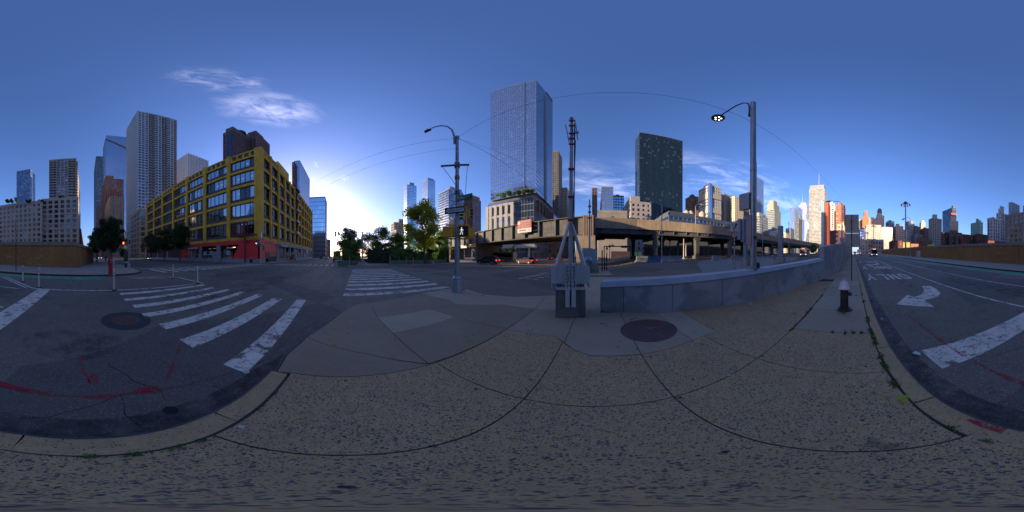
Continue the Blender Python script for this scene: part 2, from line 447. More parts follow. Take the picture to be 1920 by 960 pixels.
def spray(col, dens=.5, name='spray_paint'):
    m, n, l, p = newmat(name); P = pos_(n)
    f = noise(n, l, P, 55, 3, .8); g = noise(n, l, P, 4.5, 3)
    u = N(n, 'ShaderNodeMath', operation='ADD'); l.new(f, u.inputs[0]); l.new(maprange(n, l, g, .3, .7, -.14, .14), u.inputs[1])
    p.inputs['Base Color'].default_value = (*col, 1); p.inputs['Roughness'].default_value = .8
    l.new(maprange(n, l, u.outputs[0], .62-.28*dens, .72-.22*dens, 0, .85), p.inputs['Alpha'])
    return m
ASPH = asphalt_mat(); PEB = pebble_mat(); KPEB = pebble_mat('kerb_aggregate', .95, .16)
SLAB = smooth_conc('slab_concrete', (.32, .23, .14), (.40, .295, .185))
SLABP = smooth_conc('pale_slab_concrete', (.36, .26, .165), (.44, .325, .21), .2)
SLABD = smooth_conc('ramp_concrete', (.27, .18, .105), (.34, .24, .15), .5)
KERB = smooth_conc('kerb_stone_concrete', (.25, .195, .15), (.32, .26, .20), .5)
FARP = smooth_conc('far_pavement_concrete', (.30, .23, .17), (.36, .28, .21), .2)
JOINT = paint((.022, .022, .024), .9, 0, .2)
PAINT = road_paint((.78, .64, .50), .45); PAINT2 = road_paint((.7, .58, .46), .75, 4.0, 'worn_road_paint')
GREENP = road_paint((.03, .34, .19), .25, 2.0, 'green_lane_paint')
BEIGEP = road_paint((.19, .14, .105), .25, 2.0, 'beige_island_paint')
RUSTK = paint((.10, .045, .03), .85, 0, .4, 3)
SPR_R = spray((.42, .015, .035), .5, 'red_spray'); SPR_R2 = spray((.42, .015, .03), .85, 'red_spray_thick')
SPR_Y = spray((.42, .38, .03), .6, 'yellow_spray'); SPR_O = spray((.45, .20, .03), .35, 'orange_spray')
CRACK = paint((.010, .010, .012), .95, 0, .2)

XB = [0, 1, 2, 3, 4, 5, 6, 7, 8]+list(range(90, 161, 14))
YB = [12, 57]
def top_mesh(poly, zf):
    bm = bmesh.new()
    bm.faces.new([bm.verts.new((p[0], p[1], 0)) for p in poly])
    def cut(co, no):
        bmesh.ops.bisect_plane(bm, geom=bm.verts[:]+bm.edges[:]+bm.faces[:], plane_co=co, plane_no=no, dist=1e-5)
    xs, ys = [p[0] for p in poly], [p[1] for p in poly]
    for x in XB:
        if min(xs) < x < max(xs): cut((x, 0, 0), (1, 0, 0))
    for y in YB:
        if min(ys) < y < max(ys) and max(xs) > 2: cut((0, y, 0), (0, 1, 0))
    if max(ys) > 12 and max(xs) > 2:
        for x in (2.01, 5.5, 9):
            if min(xs) < x < max(xs): cut((x, 0, 0), (1, 0, 0))
    for v in bm.verts: v.co.z = S(v.co.x, v.co.y)+zf(v.co.x, v.co.y)
    for f in bm.faces: f.normal_update()
    for f in list(bm.faces):
        if f.normal.z < 0: f.normal_flip()
    return bm
def sheet(name, poly, z, mat, parent=None, thick=0., extra_cuts=()):
    zf = z if callable(z) else (lambda x, y: z)
    bm = top_mesh(poly, zf)
    if extra_cuts:
        for co, no in extra_cuts:
            bmesh.ops.bisect_plane(bm, geom=bm.verts[:]+bm.edges[:]+bm.faces[:], plane_co=co, plane_no=no, dist=1e-5)
        for v in bm.verts: v.co.z = S(v.co.x, v.co.y)+zf(v.co.x, v.co.y)
    if thick:
        r = bmesh.ops.extrude_face_region(bm, geom=bm.faces[:])
        bmesh.ops.translate(bm, vec=(0, 0, -thick), verts=[g for g in r['geom'] if isinstance(g, bmesh.types.BMVert)])
        bmesh.ops.recalc_face_normals(bm, faces=bm.faces[:])
    me = bpy.data.meshes.new(name); bm.to_mesh(me); bm.free(); me.materials.append(mat)
    o = bpy.data.objects.new(name, me); COL.objects.link(o)
    if parent is not None: o.parent = parent
    return o
def inset(poly, g):
    """shrink a polygon (ccw or cw) by g to leave a joint"""
    a = sum(poly[i][0]*poly[(i+1) % len(poly)][1]-poly[(i+1) % len(poly)][0]*poly[i][1] for i in range(len(poly)))
    s = 1 if a > 0 else -1; out = []; k = len(poly)
    for i in range(k):
        p0, p1, p2 = Vector(poly[i-1]), Vector(poly[i]), Vector(poly[(i+1) % k])
        d1, d2 = (p1-p0).normalized(), (p2-p1).normalized()
        n1, n2 = Vector((-d1.y, d1.x))*s, Vector((-d2.y, d2.x))*s
        b = (n1+n2); b = b.normalized() if b.length > 1e-5 else n1
        q = p1+b*(g/max(.4, b.dot(n1))); out.append((q.x, q.y))
    return out
def ribbon(name, pts, w, z, mat, parent=None, jitter=0., label=None):
    """a painted or cracked line lying on the ground"""
    mb = MB(); P = []
    rr = random.Random(len(pts)*31+int(abs(pts[0][0]*100)))
    fine = []
    for i in range(len(pts)-1):
        a, b = Vector(pts[i][:2]), Vector(pts[i+1][:2]); k = max(1, int((b-a).length/(.12 if jitter else 1.0)))
        for j in range(k): fine.append(a.lerp(b, j/k))
    fine.append(Vector(pts[-1][:2]))
    L, Rr = [], []
    for i, p in enumerate(fine):
        d = (fine[min(i+1, len(fine)-1)]-fine[max(0, i-1)]).normalized(); nn = Vector((-d.y, d.x))
        q = p+nn*rr.uniform(-1, 1)*jitter; ww = w*(1 if not jitter else rr.uniform(.45, 1.25))
        L.append(q+nn*ww/2); Rr.append(q-nn*ww/2)
    zf = z if callable(z) else (lambda x, y: z)
    for i in range(len(fine)-1):
        mb.face([(v.x, v.y, S(v.x, v.y)+zf(v.x, v.y)) for v in (Rr[i], Rr[i+1], L[i+1], L[i])])
    return mb.build(name, mat, parent)
RZ = -.13

# ------------------------------------------------------------------ roads
gr = sheet('ground', [(-4000, -4000), (4000, -4000), (4000, 4000), (-4000, 4000)], -.35, paint((.09, .088, .085), .9, 0, .3, .05)); tag(gr, kind='structure')
road = sheet('road', [(-420, -260), (260, -260), (260, 95), (-420, 95)], RZ, ASPH); tag(road, kind='structure')

def stripe(poly, mat=PAINT, name='painted_stripe', z=RZ+.004):
    return sheet(name, poly, z, mat, road)
# crossing over the avenue, next to the camera: seven bars
for i, (yc, w, xa, xb) in enumerate([(-1.40, .36, -6.1, -1.65), (-2.42, .40, -6.0, -1.68), (-3.38, .36, -6.3, -1.70), (-4.30, .32, -6.35, -1.58), (-5.22, .34, -6.35, -1.58), (-6.15, .32, -6.2, -1.50), (-7.18, .36, -6.45, -1.53)]):
    dy = .12 if i == 0 else .05
    stripe([(xa, yc-w/2-dy), (xb, yc-w/2+dy), (xb, yc+w/2+dy), (xa, yc+w/2-dy)])
# crossing over the side street, along +X side of the intersection
for k in range(12):
    x = -7.15-1.2*k; y0 = .12+.12*k; y1 = 5.45+.08*k
    stripe([(x-.27, y0), (x+.23, y0-.05), (x+.23, y1), (x-.27, y1+.05)], PAINT if k else PAINT2)
# crossing on the far side of the intersection and the one beside the yellow building
for k in range(11):
    y = -1.6-1.08*k
    stripe([(-32.4, y-.22), (-28.2, y-.22), (-28.2, y+.22), (-32.4, y+.22)])
for k in range(17):
    x = -8.2-1.4*k
    stripe([(x-.28, -19.4), (x+.28, -19.4), (x+.28, -15.1), (x-.28, -15.1)])
stripe([(-33, -20.9), (-7.2, -20.9), (-7.2, -20.45), (-33, -20.45)])
# stop bar and lane lines of the avenue
stripe([(1.74, -8.0), (2.4, -8.0), (2.4, -1.06), (1.78, -1.08)])
def lane(y, x0, x1, w=.12, dash=None, mat=PAINT, y1=None):
    y1 = y if y1 is None else y1; L = x1-x0; x = x0
    while x < x1-.1:
        e = min(x1, x+(dash[0] if dash else min(20, L)))
        ya, yb = y+(y1-y)*(x-x0)/L, y+(y1-y)*(e-x0)/L
        stripe([(x, ya-w/2), (e, yb-w/2), (e, yb+w/2), (x, ya+w/2)], mat)
        x = e+(dash[1] if dash else 0)
lane(-4.62, 2.55, 7.6, .12, y1=-4.75); lane(-4.76, 7.75, 80, .12, y1=-4.9)
lane(-7.75, 3.2, 95, .12, y1=-7.95)
lane(-11.75, 6.5, 95, .10)
lane(-3.4, -120, -34, .12, (3, 9)); lane(-7.0, -120, -34, .12, (3, 9)); lane(-10.6, -120, -34, .12, (3, 9))
for k in range(9): stripe([(13+9*k, -12.1), (14.1+9*k, -12.1), (14.0+9*k, -11.75), (12.9+9*k, -11.75)], PAINT2)
# green cycle lane with white edges
green = sheet('cycle_lane', [(-1.6, -13.35), (95, -13.35), (95, -12.2), (-1.0, -12.2)], RZ+.005, GREENP, road)
lane(-12.1, -1.5, 95, .10, mat=PAINT2)
stripe([(2.0, -13.0), (2.5, -12.95), (3.8, -12.65), (4.6, -12.75), (3.4, -12.9), (2.8, -13.1)], PAINT2, z=RZ+.009)
stripe([(.2, -12.75), (.75, -12.75), (.75, -12.5), (.2, -12.5)], PAINT, z=RZ+.009)
# beige painted kerb extension with a white border
isl = [(6.0, -11.5), (2.75, -8.3), (1.2, -8.05), (-1.2, -7.95), (-6.7, -7.95), (-6.95, -10.9), (-4.2, -11.55), (-1.0, -11.75), (3.0, -11.75)]
sheet('painted_island', isl, RZ+.003, BEIGEP, road)
for a, b, w in (((6.1, -11.55), (2.75, -8.15), .13), ((6.35, -11.35), (3.0, -8.0), .13), ((2.75, -8.12), (-6.9, -7.78), .16), ((-6.85, -7.8), (-7.05, -11.0), .16), ((-7.05, -11.0), (-3.6, -11.8), .14), ((-6.9, -11.6), (-3.4, -12.3), .14), ((-6.4, -12.3), (-3.4, -12.75), .12)):
    d = (Vector(b)-Vector(a)).normalized(); n_ = Vector((-d.y, d.x))*w/2; a, b = Vector(a), Vector(b)
    stripe([tuple(a+n_), tuple(b+n_), tuple(b-n_), tuple(a-n_)], PAINT, z=RZ+.0075)
# arrow and words for the traffic coming down the avenue
def arrow(x0, s=1.0):
    head = [(5.30, -1.42), (6.45, -2.22), (6.02, -2.36), (6.25, -2.75), (6.72, -3.1), (7.35, -3.38), (7.98, -3.55), (7.75, -3.98), (7.05, -3.92), (6.2, -3.68), (5.72, -3.25), (5.45, -2.55), (4.62, -2.5)]
    stripe([(x0+(x-5.3)*s, y) for x, y in head], PAINT, 'turn_arrow')
arrow(5.30); arrow(22.0, 1.25)
LET = {'O': [[(0, .15), (.12, 0), (.46, 0), (.58, .15), (.58, .85), (.46, 1), (.12, 1), (0, .85)], [(.17, .2), (.41, .2), (.41, .8), (.17, .8)]],
       'N': [[(0, 0), (.15, 0), (.15, .66), (.43, 0), (.58, 0), (.58, 1), (.43, 1), (.43, .34), (.15, 1), (0, 1)]],
       'L': [[(0, 0), (.58, 0), (.58, .16), (.15, .16), (.15, 1), (0, 1)]],
       'Y': [[(.215, 0), (.365, 0), (.365, .42), (.58, 1), (.42, 1), (.29, .6), (.16, 1), (0, 1), (.215, .42)]]}
def word(x0, ln, ya, yb, name='only_lettering'):
    """ONLY, read by drivers heading towards -X: up is -X, right is +Y"""
    k = (yb-ya)/(4*.58+3*.22)
    y = ya
    for ch in 'ONLY':
        pl = LET[ch]
        tr = lambda p: (x0+ln*(1-p[1]), y+p[0]*k)
        if ch == 'O':
            o, i = pl
            for part in ([o[0], o[1], o[2], o[3], i[1], i[0]], [o[3], o[4], i[2], i[1]], [o[4], o[5], o[6], o[7], i[3], i[2]], [o[7], o[0], i[0], i[3]]):
                stripe([tr(p) for p in part], PAINT, name)
        elif ch == 'N':
            for part in ([(0,0),(.15,0),(.15,1),(0,1)], [(.43,0),(.58,0),(.58,1),(.43,1)], [(.15,.66),(.43,0),(.43,.34),(.15,1)]):
                stripe([tr(p) for p in part], PAINT, name)
        elif ch == 'Y':
            for part in ([(.215,0),(.365,0),(.365,.42),(.215,.42)], [(.215,.42),(.29,.42),(.29,.6),(.16,1),(0,1)], [(.29,.42),(.365,.42),(.58,1),(.42,1),(.29,.6)]):
                stripe([tr(p) for p in part], PAINT, name)
        else:
            for part in ([(0,0),(.58,0),(.58,.16),(.15,.16),(0,.16)], [(0,.16),(.15,.16),(.15,1),(0,1)]):
                stripe([tr(p) for p in part], PAINT, name)
        y += .80*k
word(10.4, 2.6, -4.05, -.95); word(17.2, 3.2, -4.3, -1.0); word(27.5, 3.4, -4.3, -1.0)
# hatching and lines in the side street
ribbon('painted_line', [(-5.7, 10.9), (-5.2, 16.2)], .16, RZ+.004, PAINT, road)
for k in range(5): ribbon('painted_line', [(-5.6+.1*k, 11.6+1.0*k), (-4.2+.1*k, 11.0+1.0*k)], .22, RZ+.006, PAINT2, road)
ribbon('painted_line', [(-10.2, 15.8), (-10.2, 18.6)], .14, RZ+.004, PAINT, road)
ribbon('painted_line', [(-10.3, 24), (-10.4, 27)], .14, RZ+.004, PAINT2, road)
ribbon('painted_line', [(-14.5, 6.6), (-14.6, 11.5)], .14, RZ+.004, PAINT2, road)
ribbon('painted_line', [(-19, 6.6), (-19.1, 11.5)], .14, RZ+.004, PAINT2, road)
# worn seams, cracks, spray marks on the asphalt
for pts, w in (([(-.29, -2.24), (-.40, -2.0), (-.60, -1.6), (-.72, -1.45)], .018), ([(.45, -1.02), (.23, -1.13), (.04, -1.28), (-.34, -1.48), (-.72, -1.45), (-1.31, -1.31), (-1.7, -1.2), (-2.2, -1.02)], .012),
               ([(-.34, -1.48), (-.3, -1.15), (-.34, -.95)], .012), ([(-2.1, -.98), (-2.4, -1.05), (-3.0, -1.0), (-3.6, -.8), (-4.2, -.55)], .014), ([(-.72, -1.45), (-.65, -1.25)], .01),
               ([(2.2, -1.2), (1.6, -1.9), (1.3, -2.6), (1.5, -3.4)], .010), ([(-2.6, -.95), (-2.9, -1.6), (-4.4, -2.0)], .010), ([(.3, -2.3), (.1, -3.2), (.5, -4.1)], .008),
               ([(-26.4, 0), (-17.4, -2.3), (-15.5, -3.2)], .11), ([(3.2, -3.0), (4.6, -3.4), (6.0, -5.4), (9, -6.2)], .012), ([(-7.6, -2.6), (-9.5, -4.5), (-12, -5)], .03), ([(-5, -9), (-12, -9.4), (-20, -9.0)], .05)):
    ribbon('asphalt_crack', pts, w*.6, RZ+.0025, CRACK, road, .02)
red = [(4.35, -1.48), (3.0, -1.54), (2.2, -1.53), (1.65, -1.54), (1.16, -1.51), (.87, -1.50), (.5, -1.48), (.15, -1.48), (-.29, -1.47), (-.73, -1.47)]
ribbon('spray_mark', red, .075, RZ+.010, SPR_R, road, .01)
ribbon('spray_mark', [(.9, -1.5), (.3, -1.48)], .09, RZ+.012, SPR_R, road, .01)
ribbon('spray_mark', [(-.5, -1.5), (-.73, -1.45)], .12, RZ+.012, SPR_R2, road, .01)
ribbon('spray_mark', [(-.73, -1.47), (-1.1, -1.85), (-1.45, -2.26), (-2.32, -3.03)], .035, RZ+.010, SPR_R, road, .006)
ribbon('spray_mark', [(-1.38, -2.16), (-1.47, -2.26)], .12, RZ+.012, SPR_R, road, .01)
ribbon('spray_mark', [(-.05, -2.45), (.08, -2.45), (.02, -2.0), (-.06, -1.73), (-.12, -1.72), (-.13, -1.9), (-.08, -1.95), (-.03, -1.75)], .035, RZ+.010, SPR_R2, road, .006)
ribbon('spray_mark', [(2.16, -1.72), (2.0, -1.95), (2.12, -1.9), (1.96, -2.1), (2.26, -2.05)], .03, RZ+.012, SPR_R2, road, .004)
ribbon('spray_mark', [(3.4, -1.25), (3.9, -1.62)], .05, RZ+.012, SPR_R, road, .01)
for pts in ([(-4.6, -1.9), (-3.6, -1.6), (-2.6, -1.0)], [(-5.6, -2.2), (-4.3, -2.5), (-3.1, -2.4)], [(-7.4, -.1), (-5.4, -.35)]):
    ribbon('spray_mark', pts, .04, RZ+.010, SPR_O, road, .01)
mb = MB(); mb.lathe([(.045, 0), (.035, .006)], (-1.68, -1.11, RZ+.002), 16); mb.build('survey_disc', paint((.4, .37, .34), .6), road)
mb = MB(); mb.lathe([(.065, 0), (.06, .002)], (-.62, -1.08, RZ+.0015), 14); mb.build('tar_spot', CRACK, road)
def manhole(loc, r, mat, name, label, ring=None):
    t = thing(name, label, 'manhole', loc)
    a = MB(); a.lathe([(r, -.03), (r, .006), (r-.03, .009)], loc, 40); a.build('cover', mat, t)
    q = MB()
    if ring:
        q.lathe([(ring, -.02), (ring-.02, .003), (r+.03, .0035)], loc, 40); q.build('asphalt_collar', paint((.035, .036, .04), .85), t)
    k = MB(); st = .09
    n = int(r/st)
    for i in range(-n, n+1):
        for j in range(-n, n+1):
            if math.hypot(i*st, j*st) < r-.07: k.box(loc[0]+i*st-.028, loc[0]+i*st+.028, loc[1]+j*st-.012, loc[1]+j*st+.012, loc[2]+.0085, loc[2]+.0135)
    if ring: k.build_each('tread_stud', mat, t)
    return t
manhole((-1.03, -4.05, RZ), .36, paint((.12, .06, .045), .75, .1, .5, 9), 'road_manhole', 'round rusty manhole in the asphalt beside the zebra bars', .66)

# ------------------------------------------------------------------ the near pavement
def rampz(x, y): return -.115*sstep(1.8, 4.7, -x)*(1-sstep(2.0, 3.6, y))
pv = sheet('pavement', [(60, -.5), (8, -.5), (2.5, -.52), (.3, -.70), (-.8, -.73), (-1.7, -.73), (-2.2, -.78), (-2.75, -.70), (-3.8, -.38), (-4.9, .02), (-5.5, .42), (-5.93, 1.6), (-6.15, 3), (-6.22, 4.3), (-6.1, 5.0), (-5.6, 5.35), (-4.2, 5.1), (-3.0, 5.45), (-2.0, 6.1), (-1.0, 6.4), (.1, 6.4), (.1, 4.6), (2.2, 3.95), (5.8, 2.9), (9.15, 2.1), (11.5, 1.5), (16.2, 1.06), (60, 1.0)],
           lambda x, y: rampz(x, y)-.022, JOINT, None, 0, [((-2.6, 0, 0), (1, 0, 0)), ((-3.4, 0, 0), (1, 0, 0)), ((-4.2, 0, 0), (1, 0, 0)), ((0, 2.4, 0), (0, 1, 0)), ((0, 3.2, 0), (0, 1, 0))])
tag(pv, kind='structure')
def slab(poly, mat, name='paving_slab', dz=0., g=.007, cuts=()):
    return sheet(name, inset(poly, g), lambda x, y: rampz(x, y)+dz, mat, pv, .10, cuts)
ys = -.55
slab([(-1.75, -.56), (-.58, -.58), (-.58, 1.2), (-1.75, 1.15)], PEB)
slab([(-.58, -.58), (.62, -.56), (.62, 1.22), (-.58, 1.2)], PEB)
slab([(.62, -.50), (1.82, -.38), (1.82, 1.22), (.62, 1.22)], PEB, dz=.002)
slab([(1.82, -.38), (3.1, -.34), (3.1, 1.22), (1.82, 1.22)], PEB)
slab([(-1.75, 1.15), (-.58, 1.2), (-.58, 2.68), (-.77, 2.87), (-1.75, 2.82)], PEB)
slab([(-.58, 1.2), (.62, 1.22), (.62, 2.24), (-.10, 2.28), (-.36, 2.45), (-.58, 2.68)], PEB, dz=-.002)
slab([(.62, 1.22), (1.82, 1.22), (1.82, 2.37), (1.56, 2.34), (1.02, 2.26), (.62, 2.24)], PEB)
slab([(1.82, 1.22), (3.1, 1.22), (3.9, 1.22), (3.9, 3.42), (3.35, 3.62), (2.23, 3.93), (2.14, 2.41), (1.82, 2.37)], PEB)
slab([(3.9, 1.22), (6.2, 1.2), (6.2, 2.83), (5.8, 2.92), (3.9, 3.42)], PEB)
slab([(6.2, 1.2), (9.2, 1.12), (9.15, 2.08), (6.2, 2.83)], PEB)
# smooth slabs by the boom gate and the barrier wall
slab([(-1.75, 2.82), (-.77, 2.87), (-.55, 2.68), (-.55, 4.42), (-1.78, 4.42)], SLAB)
slab([(-.55, 2.68), (-.36, 2.45), (-.10, 2.28), (.62, 2.24), (.62, 4.42), (-.55, 4.42)], SLAB, dz=.002)
slab([(.62, 2.24), (1.02, 2.26), (1.56, 2.34), (1.56, 4.15), (.62, 4.42)], SLAB)
slab([(1.56, 2.34), (2.14, 2.41), (2.23, 3.93), (1.56, 4.15)], SLABP, dz=-.002)
slab([(-1.78, 4.42), (-.55, 4.42), (.1, 4.42), (.1, 6.2), (-1.0, 6.2), (-1.95, 5.9)], SLABP)
# strip of smooth slabs with the hydrant along the kerb
xs = [3.1, 4.6, 6.2, 8.0, 10, 12.2, 14.5, 17, 20, 23.5, 28, 34, 42, 58]
for i in range(len(xs)-1):
    a, b = xs[i], xs[i+1]; top = lambda x: min(1.22, 1.22 if x < 8 else 1.22-.02*(x-8)) if x < 9.3 else max(1.0, 2.08-.2*(x-9.15)) if x < 14.5 else 1.05
    if a < 9.2: slab([(a, -.33), (b, -.33), (b, 1.16), (a, 1.2)], SLABP if i % 2 else SLAB, dz=(-1)**i*.0015)
    else: slab([(a, -.33), (b, -.33), (b, top(b)), (a, top(a))], SLABP if i % 2 else SLAB, dz=(-1)**i*.0015)
# ramp down to the crossing
RC = [((-2.6, 0, 0), (1, 0, 0)), ((-3.4, 0, 0), (1, 0, 0)), ((-4.2, 0, 0), (1, 0, 0)), ((0, 2.4, 0), (0, 1, 0)), ((0, 3.2, 0), (0, 1, 0))]
slab([(-1.75, -.55), (-1.75, 1.05), (-2.27, .45), (-2.75, -.36), (-2.95, -.63), (-2.2, -.76), (-1.72, -.72)], SLABD, cuts=RC)
slab([(-2.75, -.36), (-2.27, .45), (-1.78, 1.05), (-3.04, 1.0), (-4.2, .95), (-5.2, 1.0), (-5.62, .62), (-5.45, .46), (-4.85, .06), (-3.8, -.34), (-2.95, -.63)], SLABD, cuts=RC)
slab([(-3.04, 1.0), (-3.2, 2.68), (-4.27, 2.58), (-4.22, .95)], SLABP, cuts=RC, dz=.003)
slab([(-1.78, 1.05), (-1.76, 2.83), (-3.2, 2.68), (-3.04, 1.0)], SLABD, cuts=RC)
slab([(-1.76, 2.83), (-1.78, 4.42), (-2.9, 4.35), (-4.0, 3.4), (-4.27, 2.58), (-3.2, 2.68)], SLABD, cuts=RC)
slab([(-4.22, .95), (-4.27, 2.58), (-4.0, 3.4), (-4.6, 3.55), (-5.6, 3.3), (-6.12, 3.2), (-5.9, 1.7), (-5.58, .52), (-5.2, 1.0)], SLABD, cuts=RC)
slab([(-1.78, 4.42), (-1.95, 5.9), (-3.05, 5.3), (-4.2, 4.92), (-5.1, 4.95), (-5.65, 5.2), (-6.05, 4.9), (-6.15, 4.2), (-6.12, 3.25), (-5.6, 3.3), (-4.6, 3.55), (-4.0, 3.4), (-2.9, 4.35)], SLABP, cuts=RC)
# kerb: granite lengths with a steel nosing
def kerb(pts, parent, mat, w=.18, h=.15, zt=0., zf=None, name='kerb_stone', maxlen=2.4, gap=.008):
    fine = []
    for i in range(len(pts)-1):
        a, b = Vector(pts[i]), Vector(pts[i+1]); k = max(1, int((b-a).length/maxlen+.5))
        for j in range(k): fine.append((a.lerp(b, j/k), a.lerp(b, (j+1)/k)))
    for a, b in fine:
        d = (b-a).normalized(); nn = Vector((-d.y, d.x)); a2, b2 = a+d*gap, b-d*gap
        mb = MB()
        def P3(p, z): return (p.x, p.y, S(p.x, p.y)+(zf(p.x, p.y) if zf else 0)+z)
        bv = .012
        o_ = nn*(.02 if w > 0 else -.02)
        A0, B0, A1, B1 = a2-o_, b2-o_, a2+nn*w, b2+nn*w
        mb.hexa((P3(A0, zt-h-.1), P3(B0, zt-h-.1), P3(B1, zt-h-.1), P3(A1, zt-h-.1), P3(A0+nn*bv, zt), P3(B0+nn*bv, zt), P3(B1, zt), P3(A1, zt)))
        mb.build(name, mat, parent)
kl = [(-1.72, -.78), (-.8, -.79), (.3, -.76), (1.2, -.65), (2.5, -.56), (4, -.54), (8, -.54), (58, -.54)]
kerb(kl, pv, KPEB, .19)
mb = MB(); mb2 = []
ribbon('steel_nosing', [(x, y-.008) for x, y in kl], .022, .003, paint((.075, .07, .068), .5, .3, .3, 4), pv)
mb = MB()
for i in range(len(kl)-1):
    (x0, y0), (x1, y1) = kl[i], kl[i+1]
    mb.face([(x0, y0-.004, S(x0)-.2), (x1, y1-.004, S(x1)-.2), (x1, y1-.004, S(x1)+.003), (x0, y0-.004, S(x0)+.003)])
mb.build('steel_face', paint((.035, .033, .034), .5, .3, .3, 4), pv)
kerb([(-6.22, 4.3), (-6.1, 5.0), (-5.6, 5.35), (-4.2, 5.1), (-3.0, 5.45), (-2.0, 6.1), (-1.0, 6.4), (.1, 6.4)][::-1], pv, SLABP, .3, .15, .004, rampz, maxlen=1.2)
sheet('gutter_strip', [(-1.66, -.60), (-.9, -.6), (.3, -.57), (1.2, -.46), (2.5, -.37), (3.1, -.36), (3.1, -.33), (2.5, -.335), (1.2, -.42), (.3, -.53), (-.9, -.55), (-1.66, -.53)], -.012, paint((.05, .047, .043), .95, 0, .3, 6), pv)
manhole((1.03, 3.15, .004), .575, paint((.13, .058, .05), .65, .1, .3, 5), 'pavement_manhole', 'large round brown steel cover set in the smooth slabs by the blue wall')
mb = MB(); rr = random.Random(3)
for k in range(7):
    a, r0 = rr.uniform(0, 6.28), rr.uniform(0, .1); x, y = 1.05+r0*math.cos(a), 3.17+r0*math.sin(a)
    mb.box(x-.05, x+.04, y-.02, y+.025, .012, .0155+.0002*k)
mb.build('scuffed_emblem', paint((.16, .13, .13), .7, .3), bpy.data.objects['pavement_manhole'])
# spray marks on the pavement
for pts, w, m in (([(.78, -.66), (.52, -.70)], .07, SPR_R2), ([(1.19, -.36), (1.33, -.42)], .16, SPR_Y), ([(-2.0, 2.05), (-1.84, 1.84)], .16, SPR_Y),
                  ([(-2.75, -.28), (-3.19, .16), (-4.25, .11)], .035, SPR_O), ([(-2.6, -.15), (-2.9, .05)], .10, SPR_O), ([(-3.05, 1.02), (-2.62, .9), (-2.26, 1.02)], .03, SPR_O),
                  ([(.75, 3.75), (.95, 3.9)], .05, SPR_R2), ([(.2, 3.5), (.45, 3.35)], .025, SPR_R), ([(.05, 3.62), (.22, 3.62)], .07, SPR_R), ([(-.55, 3.6), (-.1, 3.35)], .02, SPR_R)):
    ribbon('spray_mark', pts, w, lambda x, y: rampz(x, y)+.006, m, pv, .006)
for i, ch in enumerate('NEB'):
    text('spray_lettering', ch, .17, spray((.42, .38, .03), .75, 'yellow_letter_spray'), pv, (-2.17+.06*i, 2.05+.16*i, .006+rampz(-2.1, 2.2)), (0, 0, rad(-20+90-30)), .0003)
# weeds and litter
WEED = paint((.075, .15, .025), .7, 0, .5, 20); 
def weeds(name, pts, n, h, spread, seed):
    r = random.Random(seed); mb = MB()
    for (x, y, k) in pts:
        for i in range(int(n*k)):
            a = r.uniform(0, 6.28); d = spread*abs(r.gauss(0, .6)); bx, by = x+d*math.cos(a)*(1.5), y+d*math.sin(a)*.6
            z = S(bx, by)-.012; hh = h*r.uniform(.4, 1.1); la = r.uniform(0, 6.28); lx, ly = math.cos(la)*hh*.7, math.sin(la)*hh*.7
            w = .006*r.uniform(.6, 1.6); px, py = -math.sin(la)*w, math.cos(la)*w
            mb.face([(bx-px, by-py, z), (bx+px, by+py, z), (bx+lx*.6+px*1.4, by+ly*.6+py*1.4, z+hh*.7), (bx+lx, by+ly, z+hh*.75), (bx+lx*.6-px*1.4, by+ly*.6-py*1.4, z+hh*.7)], r.random())
    o = mb.build(name, WEED, None); tag(o, kind='stuff'); return o
weeds('kerb_weeds', [(1.55, -.39, 1), (1.95, -.375, 1), (2.2, -.37, .7), (2.65, -.36, 1.2), (2.85, -.36, 1), (3.05, -.35, 1), (3.25, -.34, .7), (3.7, -.34, 1.3), (3.9, -.34, 1), (5.4, -.34, .8), (6.4, -.34, .5), (8, -.34, .6)], 80, .055, .06, 1)
weeds('joint_weeds', [(3.1, .15, .6), (3.1, 0, .9), (3.1, -.15, 1), (3.1, .4, .5), (3.05, 1.2, 1), (3.3, 1.22, .4), (4.2, 1.22, .6), (4.5, 1.21, .7), (5.3, 1.2, .4), (6.1, 1.2, .4), (6.2, .1, .4), (6.2, -.1, .5)], 60, .045, .05, 2)
weeds('gutter_weeds', [(-.35, -.565, .8), (-.18, -.56, 1), (-.02, -.56, .6), (-.5, -.565, .5), (-1.3, -.56, .5), (.75, -.52, .6), (.5, -.55, .4), (-1.05, -.56, .3)], 60, .03, .04, 3)
weeds('hydrant_weeds', [(4.62, .15, 1.2), (4.48, .1, 1), (4.5, .4, 1), (4.7, .36, .8), (4.35, .25, 1)], 110, .06, .1, 4)
